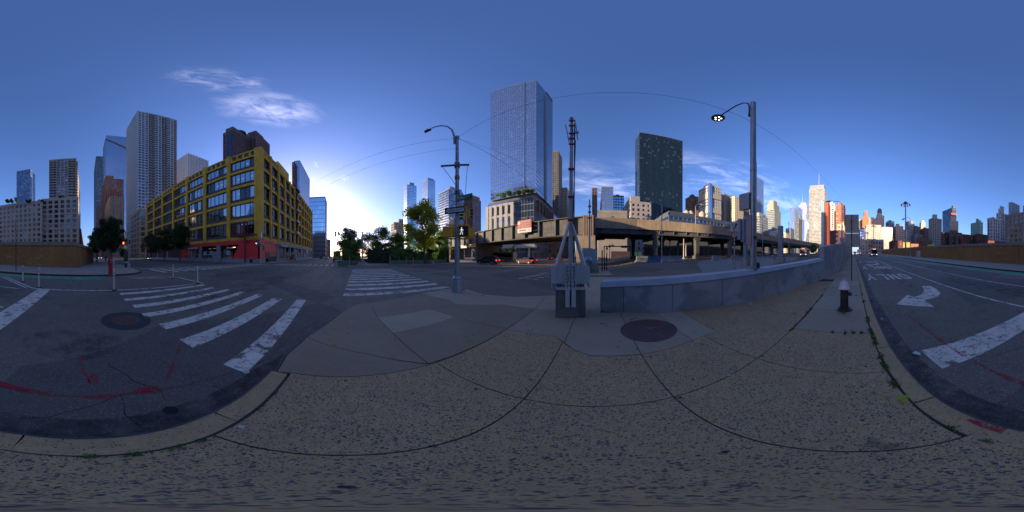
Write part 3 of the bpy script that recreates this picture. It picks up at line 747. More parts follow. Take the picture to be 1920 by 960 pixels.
# litter
for i, (x, y, c, s) in enumerate([(4.15, 3.02, (.35, .55, .6), .07), (7.1, 1.25, (.03, .035, .06), .1), (-.62, -.55, (.5, .5, .5), .035), (-.75, -.53, (.55, .5, .45), .03), (1.28, 1.22, (.2, .45, .7), .03), (2.3, -.95, (.45, .45, .45), .09), (4.1, -.72, (.2, .4, .65), .06)]):
    mb = MB(); r = random.Random(i); z = S(x, y)+(.004 if y > -.55 else RZ+.004)
    P = [(x+s*r.uniform(.5, 1)*math.cos(a), y+s*r.uniform(.4, 1)*math.sin(a), z+r.uniform(0, s*.35)) for a in (0, 1.2, 2.4, 3.6, 4.9)]
    mb.face(P); mb.face([(p[0]*1.0, p[1], p[2]+.006) for p in P])
    o = mb.build('litter_scrap', paint(c, .6)); tag(o, ['crumpled pale blue wrapper lying near the blue barrier wall', 'dark crumpled bag lying at the joint behind the hydrant', 'whitish cigarette paper scrap in the gutter weeds', 'beige paper scrap beside the weeds at the kerb', 'tiny blue bottle cap scrap on the joint line', 'grey flattened scrap in the roadway beside the kerb', 'blue paper scrap in the gutter beyond the hydrant'][i], 'litter', 'scraps of litter')

# ------------------------------------------------------------------ the other pavements
def pavement(name, poly, mat=FARP, z=0., kmat=None, step=None):
    o = sheet(name, poly, z, mat, None, .3); tag(o, kind='structure')
    return o
se = pavement('pavement_by_brick_wall', [(120, -13.7), (2, -13.7), (-2.2, -13.75), (-4.3, -14.3), (-5.6, -15.6), (-6.2, -18), (-6.6, -24), (-10, -140), (-3, -140), (-3, -44), (1.0, -22.3), (120, -22.3)], FARP)
kerb([(-6.6, -24), (-6.2, -18), (-5.6, -15.6), (-4.3, -14.3), (-2.2, -13.75), (2, -13.7)][::-1], se, RUSTK, .16, .15, .004, None, maxlen=3)
kerb([(2, -13.7), (60, -13.7)], se, RUSTK, -.16, .15, .004, None, maxlen=6)
for k in range(24):
    ribbon('paving_joint', [(-1+2.6*k, -13.95), (-1+2.6*k, -22.2)], .03, .003, JOINT, se)
ribbon('paving_joint', [(-4, -18), (60, -18)], .03, .003, JOINT, se)
sw = pavement('pavement_by_yellow_building', [(-33.6, -90), (-33.0, -19.5), (-33.6, -17.2), (-35.5, -16), (-120, -15.6), (-120, -19.4), (-35.7, -19.4), (-35.7, -90)], FARP)
kerb([(-33.6, -90), (-33.0, -19.5), (-33.6, -17.2), (-35.5, -16), (-120, -15.6)], sw, KERB, .18, .15, .004, None, maxlen=7)
nw = pavement('plaza_pavement', [(-27.2, 1.2), (-27.2, 40), (-90, 60), (-160, 60), (-160, 1.4), (-28.5, .6)], FARP)
kerb([(-160, .55), (-28.5, .6), (-27.2, 1.2), (-27.2, 38)], nw, KERB, .18, .15, .004, None, maxlen=6)
ap = sheet('concrete_apron', [(-1.2, 6.5), (.3, 5.0), (2.2, 4.5), (6, 3.6), (9, 4.5), (14, 9), (9, 12), (3, 12.5), (-.8, 13.2)], -.075, SLABP); tag(ap, kind='structure')
rp = sheet('tunnel_ramp', [(9, 12), (14, 9), (26, 10), (40, 14), (44, 27), (30, 27), (19, 25), (14, 20)], -.06, smooth_conc('tunnel_ramp_concrete', (.19, .175, .155), (.24, .22, .195), .2)); tag(rp, kind='structure')
eb = sheet('gravel_bank', [(8, 4.2), (14, 9), (26, 10), (40, 14), (70, 14), (70, 2.2), (16, 2.2), (9.5, 3)], lambda x, y: .05+.25*sstep(6, 20, x), paint((.11, .095, .08), .95, 0, .4, 2)); tag(eb, kind='structure')

# dark damp gutter along the near kerb and worn patches in the carriageway
def soft_dark(name, col, s, lo, hi, a=.5):
    m, n, l, p = newmat(name); P = pos_(n)
    p.inputs['Base Color'].default_value = (*col, 1); p.inputs['Roughness'].default_value = .7
    l.new(maprange(n, l, noise(n, l, P, s, 7, .7), lo, hi, 0, a), p.inputs['Alpha']); return m
GUT = soft_dark('damp_gutter', (.012, .013, .018), 5, .36, .62); STAIN = soft_dark('oil_stain', (.018, .016, .016), 2.2, .42, .72, .38)
sheet('damp_gutter', [(-2.4, -.86), (-1.72, -.80), (-.8, -.81), (.3, -.78), (1.2, -.67), (2.5, -.58), (4, -.56), (8, -.56), (40, -.56), (40, -.78), (8, -.86), (4, -.9), (2.5, -.92), (1.2, -1.0), (.3, -1.1), (-.8, -1.12), (-1.8, -1.06)], RZ+.0015, GUT, road)
for i, (x, y, a, b) in enumerate(((-9, -5, 5, 1.6), (-14, -9.5, 7, 1.2), (6, -6.3, 6, .8), (14, -3.0, 7, .5), (-3.8, -4.8, 1.6, 1.4), (22, -6.4, 9, .6), (-12, 9, 3, 1), (.2, -2.9, 1.2, .7), (-20, -4, 6, 1))):
    r = random.Random(i); sheet('oil_stain', [(x+a*(.7+.3*r.random())*math.cos(k*.628), y+b*(.7+.3*r.random())*math.sin(k*.628)) for k in range(10)], RZ+.0012+.0001*i, STAIN, road)
GUM = flat((.035, .032, .032), .8); mbg = MB(); r = random.Random(77)
for k in range(70):
    x, y = r.uniform(-1.7, 3), r.uniform(-.3, 3.6)
    if y > 2.2 and x > 2.1: continue
    mbg.lathe([(r.uniform(.008, .02), .0), (.006, .0012)], (x, y, S(x, y)+.0035), 9)
tag(mbg.build('gum_spots', GUM, pv), kind='stuff')
# ------------------------------------------------------------------ buildings
def footprint(l, c, r, d, depth=26.):
    """corner nearest the camera at bearing(c); its two visible walls run back along the street grid to bearings l and r"""
    b = bear(c); cx, cy = spot(c, d)
    sx = 1 if 0 <= b <= 180 else -1; sy = 1 if -90 <= b < 90 else -1
    left_along_x = (-90 <= b < 0) or (90 <= b <= 180)
    def run_x(px): return abs(cy*math.tan(rad(bear(px)))-cx)
    def run_y(px): return abs(cx/math.tan(rad(bear(px)))-cy)
    lx = ly = None
    if l is not None: 
        if left_along_x: lx = run_x(l)
        else: ly = run_y(l)
    if r is not None:
        if left_along_x: ly = run_y(r)
        else: lx = run_x(r)
    lx = depth if lx is None else min(max(lx, 3), 160); ly = depth if ly is None else min(max(ly, 3), 160)
    return cx, cy, sx, sy, lx, ly
class Face:
    """one visible wall: u runs along it from the near corner, n points out of it"""
    def __init__(s, cx, cy, ux, uy, nx, ny, L): s.o = (cx, cy); s.u = (ux, uy); s.n = (nx, ny); s.L = L
    def p(s, u, n): return (s.o[0]+s.u[0]*u+s.n[0]*n, s.o[1]+s.u[1]*u+s.n[1]*n)
    def box(s, mb, u0, u1, n0, n1, z0, z1):
        a, b = s.p(u0, n0), s.p(u1, n1); mb.box(a[0], b[0], a[1], b[1], z0, z1)
    def quad(s, mb, u0, u1, n, z0, z1, val):
        a, b = s.p(u0, n), s.p(u1, n); mb.face([(a[0], a[1], z0), (b[0], b[1], z0), (b[0], b[1], z1), (a[0], a[1], z1)], val)
def faces_of(cx, cy, sx, sy, lx, ly):
    return [Face(cx, cy, 0, sy, -sx, 0, ly), Face(cx, cy, sx, 0, 0, -sy, lx)]   # the wall facing -sx, the wall facing -sy
def fit(L, w): return max(1, round(L/w))
def facade(f, wall, pane, z0, z1, st, rr, skip=None):
    fh, bw, wf, hf, dep = st['fh'], st['bw'], st['wf'], st['hf'], st['dep']
    nb = fit(f.L, bw); b = f.L/nb; nf = fit(z1-z0, fh); h = (z1-z0)/nf
    pw = b*(1-wf); sh = h*(1-hf)
    for i in range(nb+1):
        u0 = max(0, i*b-pw/2); u1 = min(f.L, i*b+pw/2)
        if i == 0: u0 = -dep-.003
        f.box(wall, u0, u1, -.02, dep+.004, z0, z1)
    for j in range(nf+1):
        a, c = max(z0, z0+j*h-sh*.35), min(z1, z0+j*h+sh*.65)
        if c-a > .02: f.box(wall, 0, f.L, -.02, dep, a, c)
    for i in range(nb):
        tone = rr.random()*.25
        for j in range(nf):
            v = rr.random()
            if st.get('coh'): v = min(1, .15+tone+v*.25) if rr.random() < .92 else .92
            f.quad(pane, i*b+pw/2-.01, (i+1)*b-pw/2+.01, .012, z0+j*h+sh*.65-.01, z0+(j+1)*h-sh*.35+.01, v)
    return nb, b, nf, h
BGROUP = {}
def tower(name, label, l, c, r, d, top, wall, glass, fh=3.2, bw=4., wf=.6, hf=.6, dep=.3, depth=26., base=0., z0=None, tops=(), balc=None, cat='building', coh=False, roofkit=True, zt=None, hmin=0.):
    """a block with recessed panes between piers and spandrels on its two visible walls"""
    cx, cy, sx, sy, lx, ly = footprint(l, c, r, d, depth)
    z1 = zat(top, d) if zt is None else zt; zb = (S(cx, cy)-.4) if z0 is None else z0
    root = thing(name, label, cat, (cx+sx*lx/2, cy+sy*ly/2, zb))
    rr = random.Random(hash_(name+str(c)))
    w, g = MB(), MB()
    x0, x1 = sorted((cx+sx*dep, cx+sx*(lx-.01))); y0, y1 = sorted((cy+sy*dep, cy+sy*(ly-.01)))
    w.box(x0, x1, y0, y1, zb, z1)
    st = dict(fh=fh, bw=bw, wf=wf, hf=hf, dep=dep, coh=coh or glass in (G_BLUE, G_SKY, G_GREEN))
    ccx, ccy = cx+sx*dep, cy+sy*dep
    fs = [Face(ccx, ccy, 0, sy, -sx, 0, ly-dep-.02), Face(ccx, ccy, sx, 0, 0, -sy, lx-dep-.02)]
    info = []
    for f in fs:
        if base: f.box(w, -dep-.002, f.L, -.02, dep+.006, zb, zb+base)
        info.append(facade(f, w, g, zb+base, z1-.9, st, rr))
        f.box(w, -dep-.05, f.L, -.02, dep+.05, z1-.9, z1+.5)
    w.build('wall', wall, root)
    o = g.build('window_panes', glass, root, attr=True); tag(o, kind='stuff')
    if balc:
        bm_ = MB(); 
        for fi, bays in balc:
            f = fs[fi]; nb, b, nf, h = info[fi]
            for i in bays:
                if i < 0: i += nb
                if not 0 <= i < nb: continue
                for j in range(nf):
                    z = zb+base+j*h
                    f.box(bm_, i*b+.25, (i+1)*b-.25, dep, dep+1.5, z-.1, z+.12)
                    f.box(bm_, i*b+.25, (i+1)*b-.25, dep+1.44, dep+1.5, z+.12, z+1.15)
        o = bm_.build('balconies', BALC, root); tag(o, kind='stuff')
    k = MB()
    for (u0, u1, v0, v1, hh) in tops:      # blocks on the roof, as shares of the plan
        k.box(cx+sx*lx*u0, cx+sx*lx*u1, cy+sy*ly*v0, cy+sy*ly*v1, z1-.3, z1+hh)
    if not tops and roofkit and lx > 8 and ly > 8:
        k.box(cx+sx*lx*.3, cx+sx*lx*.62, cy+sy*ly*.3, cy+sy*ly*.7, z1-.3, z1+min(5, (z1-zb)*.06))
        k.box(cx+sx*lx*.68, cx+sx*lx*.78, cy+sy*ly*.25, cy+sy*ly*.4, z1-.3, z1+2)
    if k.v: k.build_each('roof_plant', wall, root)
    root['_fp'] = (cx, cy, sx, sy, lx, ly, z1, zb)
    return root
def hash_(s):
    h = 7
    for ch in s: h = (h*131+ord(ch)) % 1000003
    return h
BALC = paint((.32, .31, .30), .7)
c_tan = paint((.34, .28, .21), .85, 0, .2, .3, .15); c_lt = paint((.50, .47, .42), .85, 0, .15, .3, .15); c_br = paint((.16, .085, .06), .85, 0, .25, .4, .1)
c_red = paint((.34, .085, .055), .85, 0, .2, .4, .1); c_gr = paint((.24, .24, .24), .85, 0, .2, .3, .15); c_dg = paint((.12, .125, .13), .85, 0, .2, .3, .1)
c_wh = paint((.37, .335, .295), .85, 0, .12, .3, .1); c_pk = paint((.42, .33, .28), .85, 0, .12, .3, .12); c_or = paint((.42, .15, .07), .85, 0, .2, .3, .1)
c_met = paint((.22, .26, .32), .4, .6, .15, .3); c_cream = paint((.50, .42, .31), .85, 0, .15, .3, .12); c_slate = paint((.15, .17, .20), .6, .2, .2, .3)
c_beige = paint((.40, .345, .28), .85, 0, .15, .3, .2); c_dr = paint((.15, .045, .04), .85, 0, .25, .4, .1)

# --- the yellow warehouse on the corner (its own builder)
YW = paint((.70, .42, .035), .8, 0, .25, .35, .5); BRK = brickwork((.11, .062, .055), (.13, .11, .10)); REDP = paint((.78, .035, .03), .6, 0, .15, .7, .1)
def glass_mix():
    m, n, l, p = newmat('clear_window_glass')
    out = n['Material Output']; n.remove(p)
    t = N(n, 'ShaderNodeBsdfTransparent'); t.inputs['Color'].default_value = (.55, .6, .62, 1)
    g = N(n, 'ShaderNodeBsdfGlossy'); g.inputs['Roughness'].default_value = .04; g.inputs['Color'].default_value = (.46, .5, .56, 1)
    fr = N(n, 'ShaderNodeFresnel'); fr.inputs['IOR'].default_value = 1.7
    mr = maprange(n, l, fr.outputs[0], 0, 1, .02, .8)
    mx_ = N(n, 'ShaderNodeMixShader'); l.new(mr, mx_.inputs[0]); l.new(t.outputs[0], mx_.inputs[1]); l.new(g.outputs[0], mx_.inputs[2])
    l.new(mx_.outputs[0], out.inputs['Surface'])
    return m
CLEAR = glass_mix()
BLIND = paint((.42, .40, .36), .8, 0, .15)
CEIL = lamp_mat((1, .72, .38), 1.6)
def yellow_warehouse():
    X, Y = -35.7, -19.4; zb = -.35; nb1, bay1 = 7, 10.0; nb2, bay2 = 12, 5.85
    root = thing('yellow_warehouse', 'long yellow framed warehouse with dark windows and red ground floor', 'building', (X-35, Y-35, zb))
    f1 = Face(X, Y, 0, -1, 1, 0, nb1*bay1); f2 = Face(X, Y, -1, 0, 0, 1, nb2*bay2)
    core = MB(); core.box(X-4, X-nb2*bay2, Y-4, Y-nb1*bay1, zb, 31.5)
    core.build('inner_walls', paint((.05, .045, .04), .9), root)
    slabs = MB()
    for k in range(7): z = 6.0+5.05*(k-0) if k else 6.0; slabs.box(X-.5, X-nb2*bay2+.5, Y-.5, Y-nb1*bay1+.5, z-.25, z+.05) if z < 32 else None
    slabs.build('floor_slabs', paint((.2, .19, .17), .9), root)
    yel, brk = MB(), MB()
    zt = 33.2
    for f, nb, bay, corner in ((f1, nb1, bay1, 1.5), (f2, nb2, bay2, 1.2)):
        for i in range(nb+1):
            hw = .62 if f is f1 else .42
            u0, u1 = i*bay-hw, i*bay+hw
            top = zt if (f is f1 or i < 3) else 31.6
            if i == 0: u0, u1 = (-.45, corner) if f is f1 else (.6, corner)
            if i == nb: u1 = nb*bay
            f.box(yel, u0, u1, -.6, .45, 6.2 if True else 0, top+.35)
        for k in range(6):
            z = 5.9+5.05*k
            for i in range(nb):
                u0, u1 = i*bay, (i+1)*bay
                tp = zt if (f is f1 or i < 2) else 31.6
                f.box(yel, u0, u1, -.5, .2, z-.05, z+.75) if k < 5 else f.box(yel, u0, u1, -.5, .2, 30.6, 31.25)
                if k < 5: f.box(brk, u0, u1, -.5, .08, z+.75, z+1.55)
                else:
                    f.box(brk, u0, u1, -.5, .1, 31.2, tp-.5); f.box(yel, u0, u1, -.5, .3, tp-.5, tp)
                    for q in range(5): f.box(yel, u0+(q+.5)*bay/5-.32, u0+(q+.5)*bay/5+.32, -.4, .22, 31.2, tp-.45)
    yel.build('frame', YW, root); brk.build('spandrels', BRK, root)
    # windows: each bay and floor is one window; the panes of the long side are single panes
    fr = flat((.018, .02, .023), .5)
    lights = MB()
    rr = random.Random(5)
    for f, nb, bay, fi in ((f1, nb1, bay1, 0), (f2, nb2, bay2, 1)):
        for i in range(nb):
            for k in range(5):
                z0_, z1_ = 7.42+5.05*k, 10.9+5.05*k-.02
                u0 = i*bay+(.66 if fi == 0 else .46); u1 = (i+1)*bay-(.66 if fi == 0 else .46)
                if i == 0: u0 = 1.55 if fi == 0 else 1.25
                if fi == 1 and i in (3, 4): z0_ += .0; u0, u1 = u0+.9, u1-.9
                npn = 5 if fi == 0 else 3
                pw = (u1-u0)/npn
                w = MB()
                for q in range(npn+1): f.box(w, u0+q*pw-.07, u0+q*pw+.07, -.32, -.14, z0_, z1_)
                f.box(w, u0, u1, -.33, -.15, z0_, z0_+.12); f.box(w, u0, u1, -.33, -.15, z1_-.12, z1_)
                if fi == 1 or i > 3: f.box(w, u0, u1, -.33, -.15, z0_+1.7, z0_+1.78)
                wo_ = w.build('window', fr, root)
                if fi == 1 and i in (3, 4):
                    e = MB(); f.box(e, i*bay+.44, u0-.02, -.4, .05, z0_-.1, z1_); f.box(e, u1+.02, (i+1)*bay-.44, -.4, .05, z0_-.1, z1_); e.build_each('brick_infill', BRK, root)
                if fi == 0:
                    for q in range(npn):
                        pn = MB(); f.quad(pn, u0+q*pw+.05, u0+(q+1)*pw-.05, -.24, z0_+.1, z1_-.1, 0)
                        pn.build('pane', CLEAR if rr.random() < .82 else G_WIN, wo_)
                        if rr.random() < .3:
                            bl = MB(); f.quad(bl, u0+q*pw+.06, u0+(q+1)*pw-.06, -.45, z1_-rr.choice((.7, 1.2, 1.7, 2.6)), z1_-.1, 0); bl.build('blind', BLIND, wo_)
                else:
                    pn = MB(); f.quad(pn, u0+.05, u1-.05, -.24, z0_+.1, z1_-.1, 0); pn.build('pane', CLEAR, wo_)
                if rr.random() < (.75 if fi == 0 and k > 1 and i < 5 else .12):
                    for q in range(npn):
                        if rr.random() < .45: f.box(lights, u0+q*pw+.5, u0+(q+1)*pw-.5, -2.6, -2.45, z1_-.55, z1_-.48)
    lights.build_each('ceiling_light', CEIL, root)
    # ground floor
    rw, gw, dk = MB(), MB(), MB()
    f1.box(rw, -.30, 30, -.5, .22, 4.7, 5.85); f2.box(rw, -.25, 11.6, -.5, .22, 4.7, 5.85)
    f1.box(rw, -.30, 6.4, -.5, .20, .9, 4.7); f2.box(rw, -.20, 10.4, -.5, .20, .9, 4.7)
    rw.hexa([(*f1.p(6.4, -.5), .9), (*f1.p(8.6, -.5), .9), (*f1.p(8.6, .19), .9), (*f1.p(6.4, .19), .9), (*f1.p(6.4, -.5), 4.7), (*f1.p(6.5, -.5), 4.7), (*f1.p(6.5, .19), 4.7), (*f1.p(6.4, .19), 4.7)])
    f1.box(rw, 30, 34, -.5, .20, .3, 5.85); f1.box(rw, 25, 29.5, .2, 2.2, 3.5, 3.9)
    rw.build('red_cladding', REDP, root)
    f1.box(gw, -.32, 70, -.5, .26, zb, .9); f2.box(gw, -.3, 70, -.5, .26, zb, .9)
    for u in (13.2, 21.5, 24.8): f1.box(gw, u, u+1.5, -.4, .24, .9, 4.7)
    f1.box(gw, 12.6, 15.6, .26, 1.0, zb, 2.9)
    f2.box(gw, 10.4, 11.3, -.4, .3, .9, 5.3)
    for i in range(2, 13): f2.box(gw, i*bay2-.5, i*bay2+.5, -.4, .3, .9, 5.9)
    f2.box(gw, 11.7, 70, -.4, .24, 4.9, 5.88)
    for u in (34, 44.5, 55, 66): f1.box(gw, u, u+.9, -.3, .28, .9, 5.8)
    gw.build('grey_piers', paint((.28, .29, .30), .8, 0, .15, .6, .3), root)
    dd = MB(); f1.box(dd, 34, 70, -.5, .12, .3, 5.8); dd.build('dark_red_shutters', paint((.11, .03, .035), .7, 0, .2), root)
    for (u0, u1) in ((8.7, 13.2), (14.7, 21.5), (23, 24.8), (26.3, 30)):
        g = MB(); f1.quad(g, u0, u1, .02, .9, 4.7, 0); so = g.build('shop_window', CLEAR, root)
        m = MB()
        n_ = max(1, int((u1-u0)/1.7))
        for q in range(n_+1): f1.box(m, u0+q*(u1-u0)/n_-.04, u0+q*(u1-u0)/n_+.04, -.03, .07, .9, 4.7)
        f1.box(m, u0, u1, -.03, .07, 3.55, 3.65); m.build('mullion', fr, so)
        lt = MB()
        for q in range(int((u1-u0)/1.4)): f1.box(lt, u0+1.4*q+.1, u0+1.4*q+1.15, -1.6-.3*(q % 3), -1.5-.3*(q % 3), 4.05-.12*(q % 2), 4.15-.12*(q % 2))
        lt.build_each('ceiling_lamp', CEIL, so)
    back = MB(); f1.box(back, 8, 30.5, -4.2, -4, .2, 5); back.build('shop_back_wall', paint((.08, .05, .045), .9), root)
    for u in (9.6, 16.5, 19.3):
        p_ = MB(); f1.box(p_, u, u+1.4, .04, .06, 1.9, 3.1); po = p_.build('poster', paint((.38, .47, .52), .6, 0, .1), root)
        q_ = MB(); f1.box(q_, u+.15, u+.75, .062, .07, 2.3, 2.75); q_.build('poster_mark', REDP, po)
    for i, (u0, u1) in enumerate(((12.2, 17.1), (18.2, 19.6), (20.5, 22.6), (24.2, 25.4), (26.2, 28.4), (30.2, 33.5), (36, 39.5), (42, 45), (48, 51), (54, 57))):
        q = MB(); f2.box(q, u0, u1, .02, .08, -.2, 4.4 if i in (0, 5, 7) else 3.2); q.build('door', paint([(.03, .03, .032), (.05, .06, .07), (.10, .11, .12)][i % 3], .6), root)
    q = MB(); f2.box(q, 2.6, 4.2, .2, .26, -.2, 2.6); q.build('door', paint((.02, .02, .022), .6), root)
    q = MB(); f2.box(q, 4.4, 9.8, .2, .27, 1.5, 2.8); q.build('orange_panel', paint((.42, .12, .05), .7), root)
    q = MB(); f2.box(q, 4.4, 9.8, .2, .27, -.2, 1.5); q.build('brown_panel', paint((.08, .05, .045), .8), root)
    q = MB(); f2.box(q, 11.5, 17.4, .24, 1.3, 4.55, 5.3); q.build('canopy', paint((.35, .35, .36), .7), root)
    q = MB(); f1.box(q, 22.6, 33, .24, .5, 3.95, 4.75); qo = q.build('sign_board', paint((.02, .02, .022), .5), root)
    q = MB(); f1.box(q, 23, 29.5, .5, .54, 4.1, 4.6); q.build('sign_panel', paint((.45, .46, .47), .5), qo)
    text('lettering', 'PUBLIC', .85, flat((.025, .012, .012)), root, (*f1.p(3.6, .24), 5.2), (rad(90), 0, rad(90)), .02, 1.1, world=True)
    text('lettering', 'STORAGE', .85, flat((.025, .012, .012)), root, (*f2.p(5.2, .24), 5.2), (rad(90), 0, rad(180)), .02, 1.6, world=True)
    # wall lamps
    for i in range(0, 5):
        q = MB(); a = f1.p(i*bay1+(.6 if i else .9), .75); q.frustum(a[0]-.3, a[0]+.3, a[1]-.3, a[1]+.3, 6.9, 7.15, .4); q.bar((*f1.p(i*bay1+(.6 if i else .9), .3), 7.3), (a[0], a[1], 7.12), .07); q.build('wall_lamp', fr, root)
    for i in range(0, 7):
        q = MB(); a = f2.p(i*bay2+.9, .75); q.frustum(a[0]-.3, a[0]+.3, a[1]-.3, a[1]+.3, 6.9, 7.15, .4); q.bar((*f2.p(i*bay2+.9, .3), 7.3), (a[0], a[1], 7.12), .07); q.build('wall_lamp', fr, root)
    # roof plant, the fire escape and the set-back storey of the far end
    q = MB(); q.box(X-13, X-24, Y-.5, Y-9, 31, 36.2); q.build('roof_room', YW, root)
    q = MB(); q.box(X-45, X-60, Y-2, Y-18, 31, 35.5); q.build('roof_room', BRK, root)
    q = MB(); q.box(X-5, X-12, Y-50, Y-60, 31, 35.4); q.lathe([(1.6, 0), (1.6, 3), (.2, 4)], (X-3.5, Y-55, 32), 14); q.build('roof_tank', paint((.05, .05, .055), .8), root)
    q = MB()
    for k in range(5):
        z = 11+5.05*k
        if z < 32: f2.box(q, 29.5, 34.5, .3, 1.4, z-.08, z); f2.box(q, 29.5, 34.5, 1.36, 1.4, z, z+1.0)
    q.build_each('fire_escape', fr, root)
    return root
yellow_warehouse()

# --- left of the picture, beyond the brick wall
def brick_wall():
    root = thing('brick_wall', 'long low tan brick wall with a pale coping beyond the cycle lane', 'wall', (1.5, -22.5, 0))
    m = brickwork((.42, .20, .055), (.40, .21, .08), .24, .08, .9, .6, .9)
    pts = [(125, -22.5), (60, -22.5), (30, -22.5), (14, -22.5), (1.5, -22.5), (-2.1, -43)]
    for i in range(len(pts)-1):
        a, b = Vector(pts[i]), Vector(pts[i+1]); d = (b-a).normalized(); nn = Vector((d.y, -d.x)) if i < 4 else Vector((d.y, -d.x))
        nn = -nn if nn.dot(Vector((5, -40))-a) < 0 else nn
        k = 6 if i < 2 else 2
        for j in range(k):
            p, q = a.lerp(b, j/k), a.lerp(b, (j+1)/k); wmb, cmb_ = MB(), MB()
            def P(v, o, z): v2 = v+nn*o; return (v2.x, v2.y, S(v.x)+z)
            wmb.hexa((P(p, 0, -.4), P(q, 0, -.4), P(q, .5, -.4), P(p, .5, -.4), P(p, 0, 3.1), P(q, 0, 3.1), P(q, .5, 3.1), P(p, .5, 3.1)))
            wmb.build('wall_panel', m, root)
            cmb_.hexa((P(p, -.14, 3.06), P(q, -.14, 3.06), P(q, .6, 3.06), P(p, .6, 3.06), P(p, -.06, 3.56), P(q, -.06, 3.56), P(q, .6, 3.56), P(p, .6, 3.56)))
            cmb_.build('coping', CONCC, root)
            if j == 0 and i in (2, 3):
                s_ = MB(); s_.hexa((P(p, -.03, -.1), P(p+d*.12, -.03, -.1), P(p+d*.12, .1, -.1), P(p, .1, -.1), P(p, -.03, 3.05), P(p+d*.12, -.03, 3.05), P(p+d*.12, .1, 3.05), P(p, .1, 3.05))); s_.build('joint_strip', paint((.16, .13, .11), .9), root)
            bs = MB(); bs.hexa((P(p, -.1, -.3), P(q, -.1, -.3), P(q, .3, -.3), P(p, .3, -.3), P(p, -.1, .12), P(q, -.1, .12), P(q, .3, .16), P(p, .3, .16))); bs.build('plinth', CONCC, root)
    return root
CONCC = paint((.26, .225, .185), .9, 0, .3, 1.0, .6)
brick_wall()
# ------------------------------------------------------------------ the city round the crossing
T = tower
def fp(o): return o['_fp']
# --- south-east, above the brick wall
T('apartment_block', 'grey brown apartment block with a recessed glazed bay ending by the street tree', 78, 147, 151, 95, 371, paint((.50, .42, .34), .85, 0, .2, .4, .2), G_WIN, 3.15, 3.4, .62, .66, .5, 24, tops=((.1, .3, .2, .6, 2.2), (.55, .8, .3, .7, 3)))
T('apartment_block', 'long lower grey apartment block with roof garden shrubs over the brick wall', -2, 78, None, 95.6, 377, paint((.50, .43, .36), .85, 0, .2, .4, .2), G_WIN, 3.15, 2.9, .56, .58, .35, 20)
t = T('balcony_tower', 'tan tower with stacked dark balconies behind the grey apartment block', 92, 143, 150, 165, 297, paint((.50, .38, .26), .85, 0, .2, .3, .15), G_NAVY, 3.3, 4.2, .72, .66, .4, 20, balc=((1, (-1, -2, 0, 1)), (0, (0,))), tops=((.15, .95, .1, .9, 4),))
T('glass_office_tower', 'plain blue grey glass tower rising behind the roof garden', 31, 57, 66, 420, 317, c_met, G_NAVY, 4, 3, .9, .82, .1, 30, roofkit=False)
T('brown_apartment_block', 'brown brick apartment block with yellow lit windows at the wall end', 1886, 1917.8, None, 107, 399, paint((.36, .27, .21), .85, 0, .2, .4, .2), G_WIN, 3.1, 3.3, .6, .62, .35, 22)
T('panel_tower', 'tall pale panel tower peering over the brown apartment block', 1891, 1897, 1912, 230, 379, paint((.46, .46, .47), .7, .1, .15), G_NAVY, 3.6, 6, .3, .75, .2, 24, roofkit=False)
t = T('stepped_apartment_block', 'pale stepped apartment block with narrow bays beside the brown block', 1851, 1862, 1874, 150, 408, paint((.55, .54, .53), .8, 0, .15, .4, .1), G_NAVY, 3.1, 3.0, .5, .7, .5, 22)
T('stepped_apartment_block', 'pale tall bay of the stepped apartments with white rooftop huts', 1868, 1876, 1890, 165, 399, paint((.57, .56, .55), .8, 0, .15, .4, .1), G_NAVY, 3.1, 3.0, .5, .7, .5, 20, tops=((.05, .35, .1, .5, 8), (.5, .9, .2, .7, 6)))
T('green_tower', 'small pale green block with a red rooftop hut in the distance', 1820, 1836, 1843, 330, 416, paint((.30, .40, .29), .8), G_TEAL, 3.2, 3.4, .5, .5, .2, 20, tops=((.3, .5, .3, .6, 9), (.0, .2, .1, .5, 4)))
T('brick_house', 'dark red brick row house with fire escapes over the wall', 1801, 1806, 1829, 125, 440, brickwork((.16, .045, .04), (.14, .09, .08)), G_WIN, 3.3, 2.6, .42, .55, .2, 18)
T('brick_house', 'brown plain sided row house next to the dark red one', 1828, 1832, 1852, 128, 439, c_br, G_WIN, 3.4, 6, .2, .4, .15, 18)
T('brick_house', 'light windowed narrow brick house with bright dots of windows', 1794, 1796, 1804, 130, 437, c_br, G_SKY, 3.2, 2.4, .5, .5, .2, 16)
T('brick_house', 'dark brown tenement with a mansard roof left of the row houses', 1782, 1784, 1795, 135, 432, paint((.13, .09, .08), .85), G_WIN, 3.3, 2.8, .4, .5, .2, 16)
T('brick_house', 'blackish brick tenement below the dark glass tower', 1766, 1768, 1783, 140, 436, paint((.09, .06, .055), .85), G_WIN, 3.3, 3, .4, .5, .2, 16)
T('brick_house', 'low rusty red row of houses at the foot of the stepped apartments', 1846, 1852, 1886, 100, 452, c_dr, G_WIN, 3.2, 3, .4, .5, .2, 14)
T('dark_glass_tower', 'black glass slab tower with a slanted roof line', 1767, 1786, 1793, 420, 389, c_dg, G_NAVY, 4, 3.4, .8, .7, .15, 30, tops=((.0, .12, .1, .9, 6),), roofkit=False)
t = T('old_hotel_tower', 'warm tan stepped hotel tower with a red sign frame on top', 1780, 1782, 1797, 300, 413, c_cream, G_WIN, 3.4, 3.2, .4, .55, .25, 24, tops=((.0, .7, .1, .75, 9),))
cx, cy, sx, sy, lx, ly, z1, zb = fp(t)
q = MB(); q.box(cx-.6, cx+.1, cy-ly*.08, cy-ly*.72, z1+9, z1+15); q.build('red_sign_frame', paint((.42, .05, .035), .6), t)
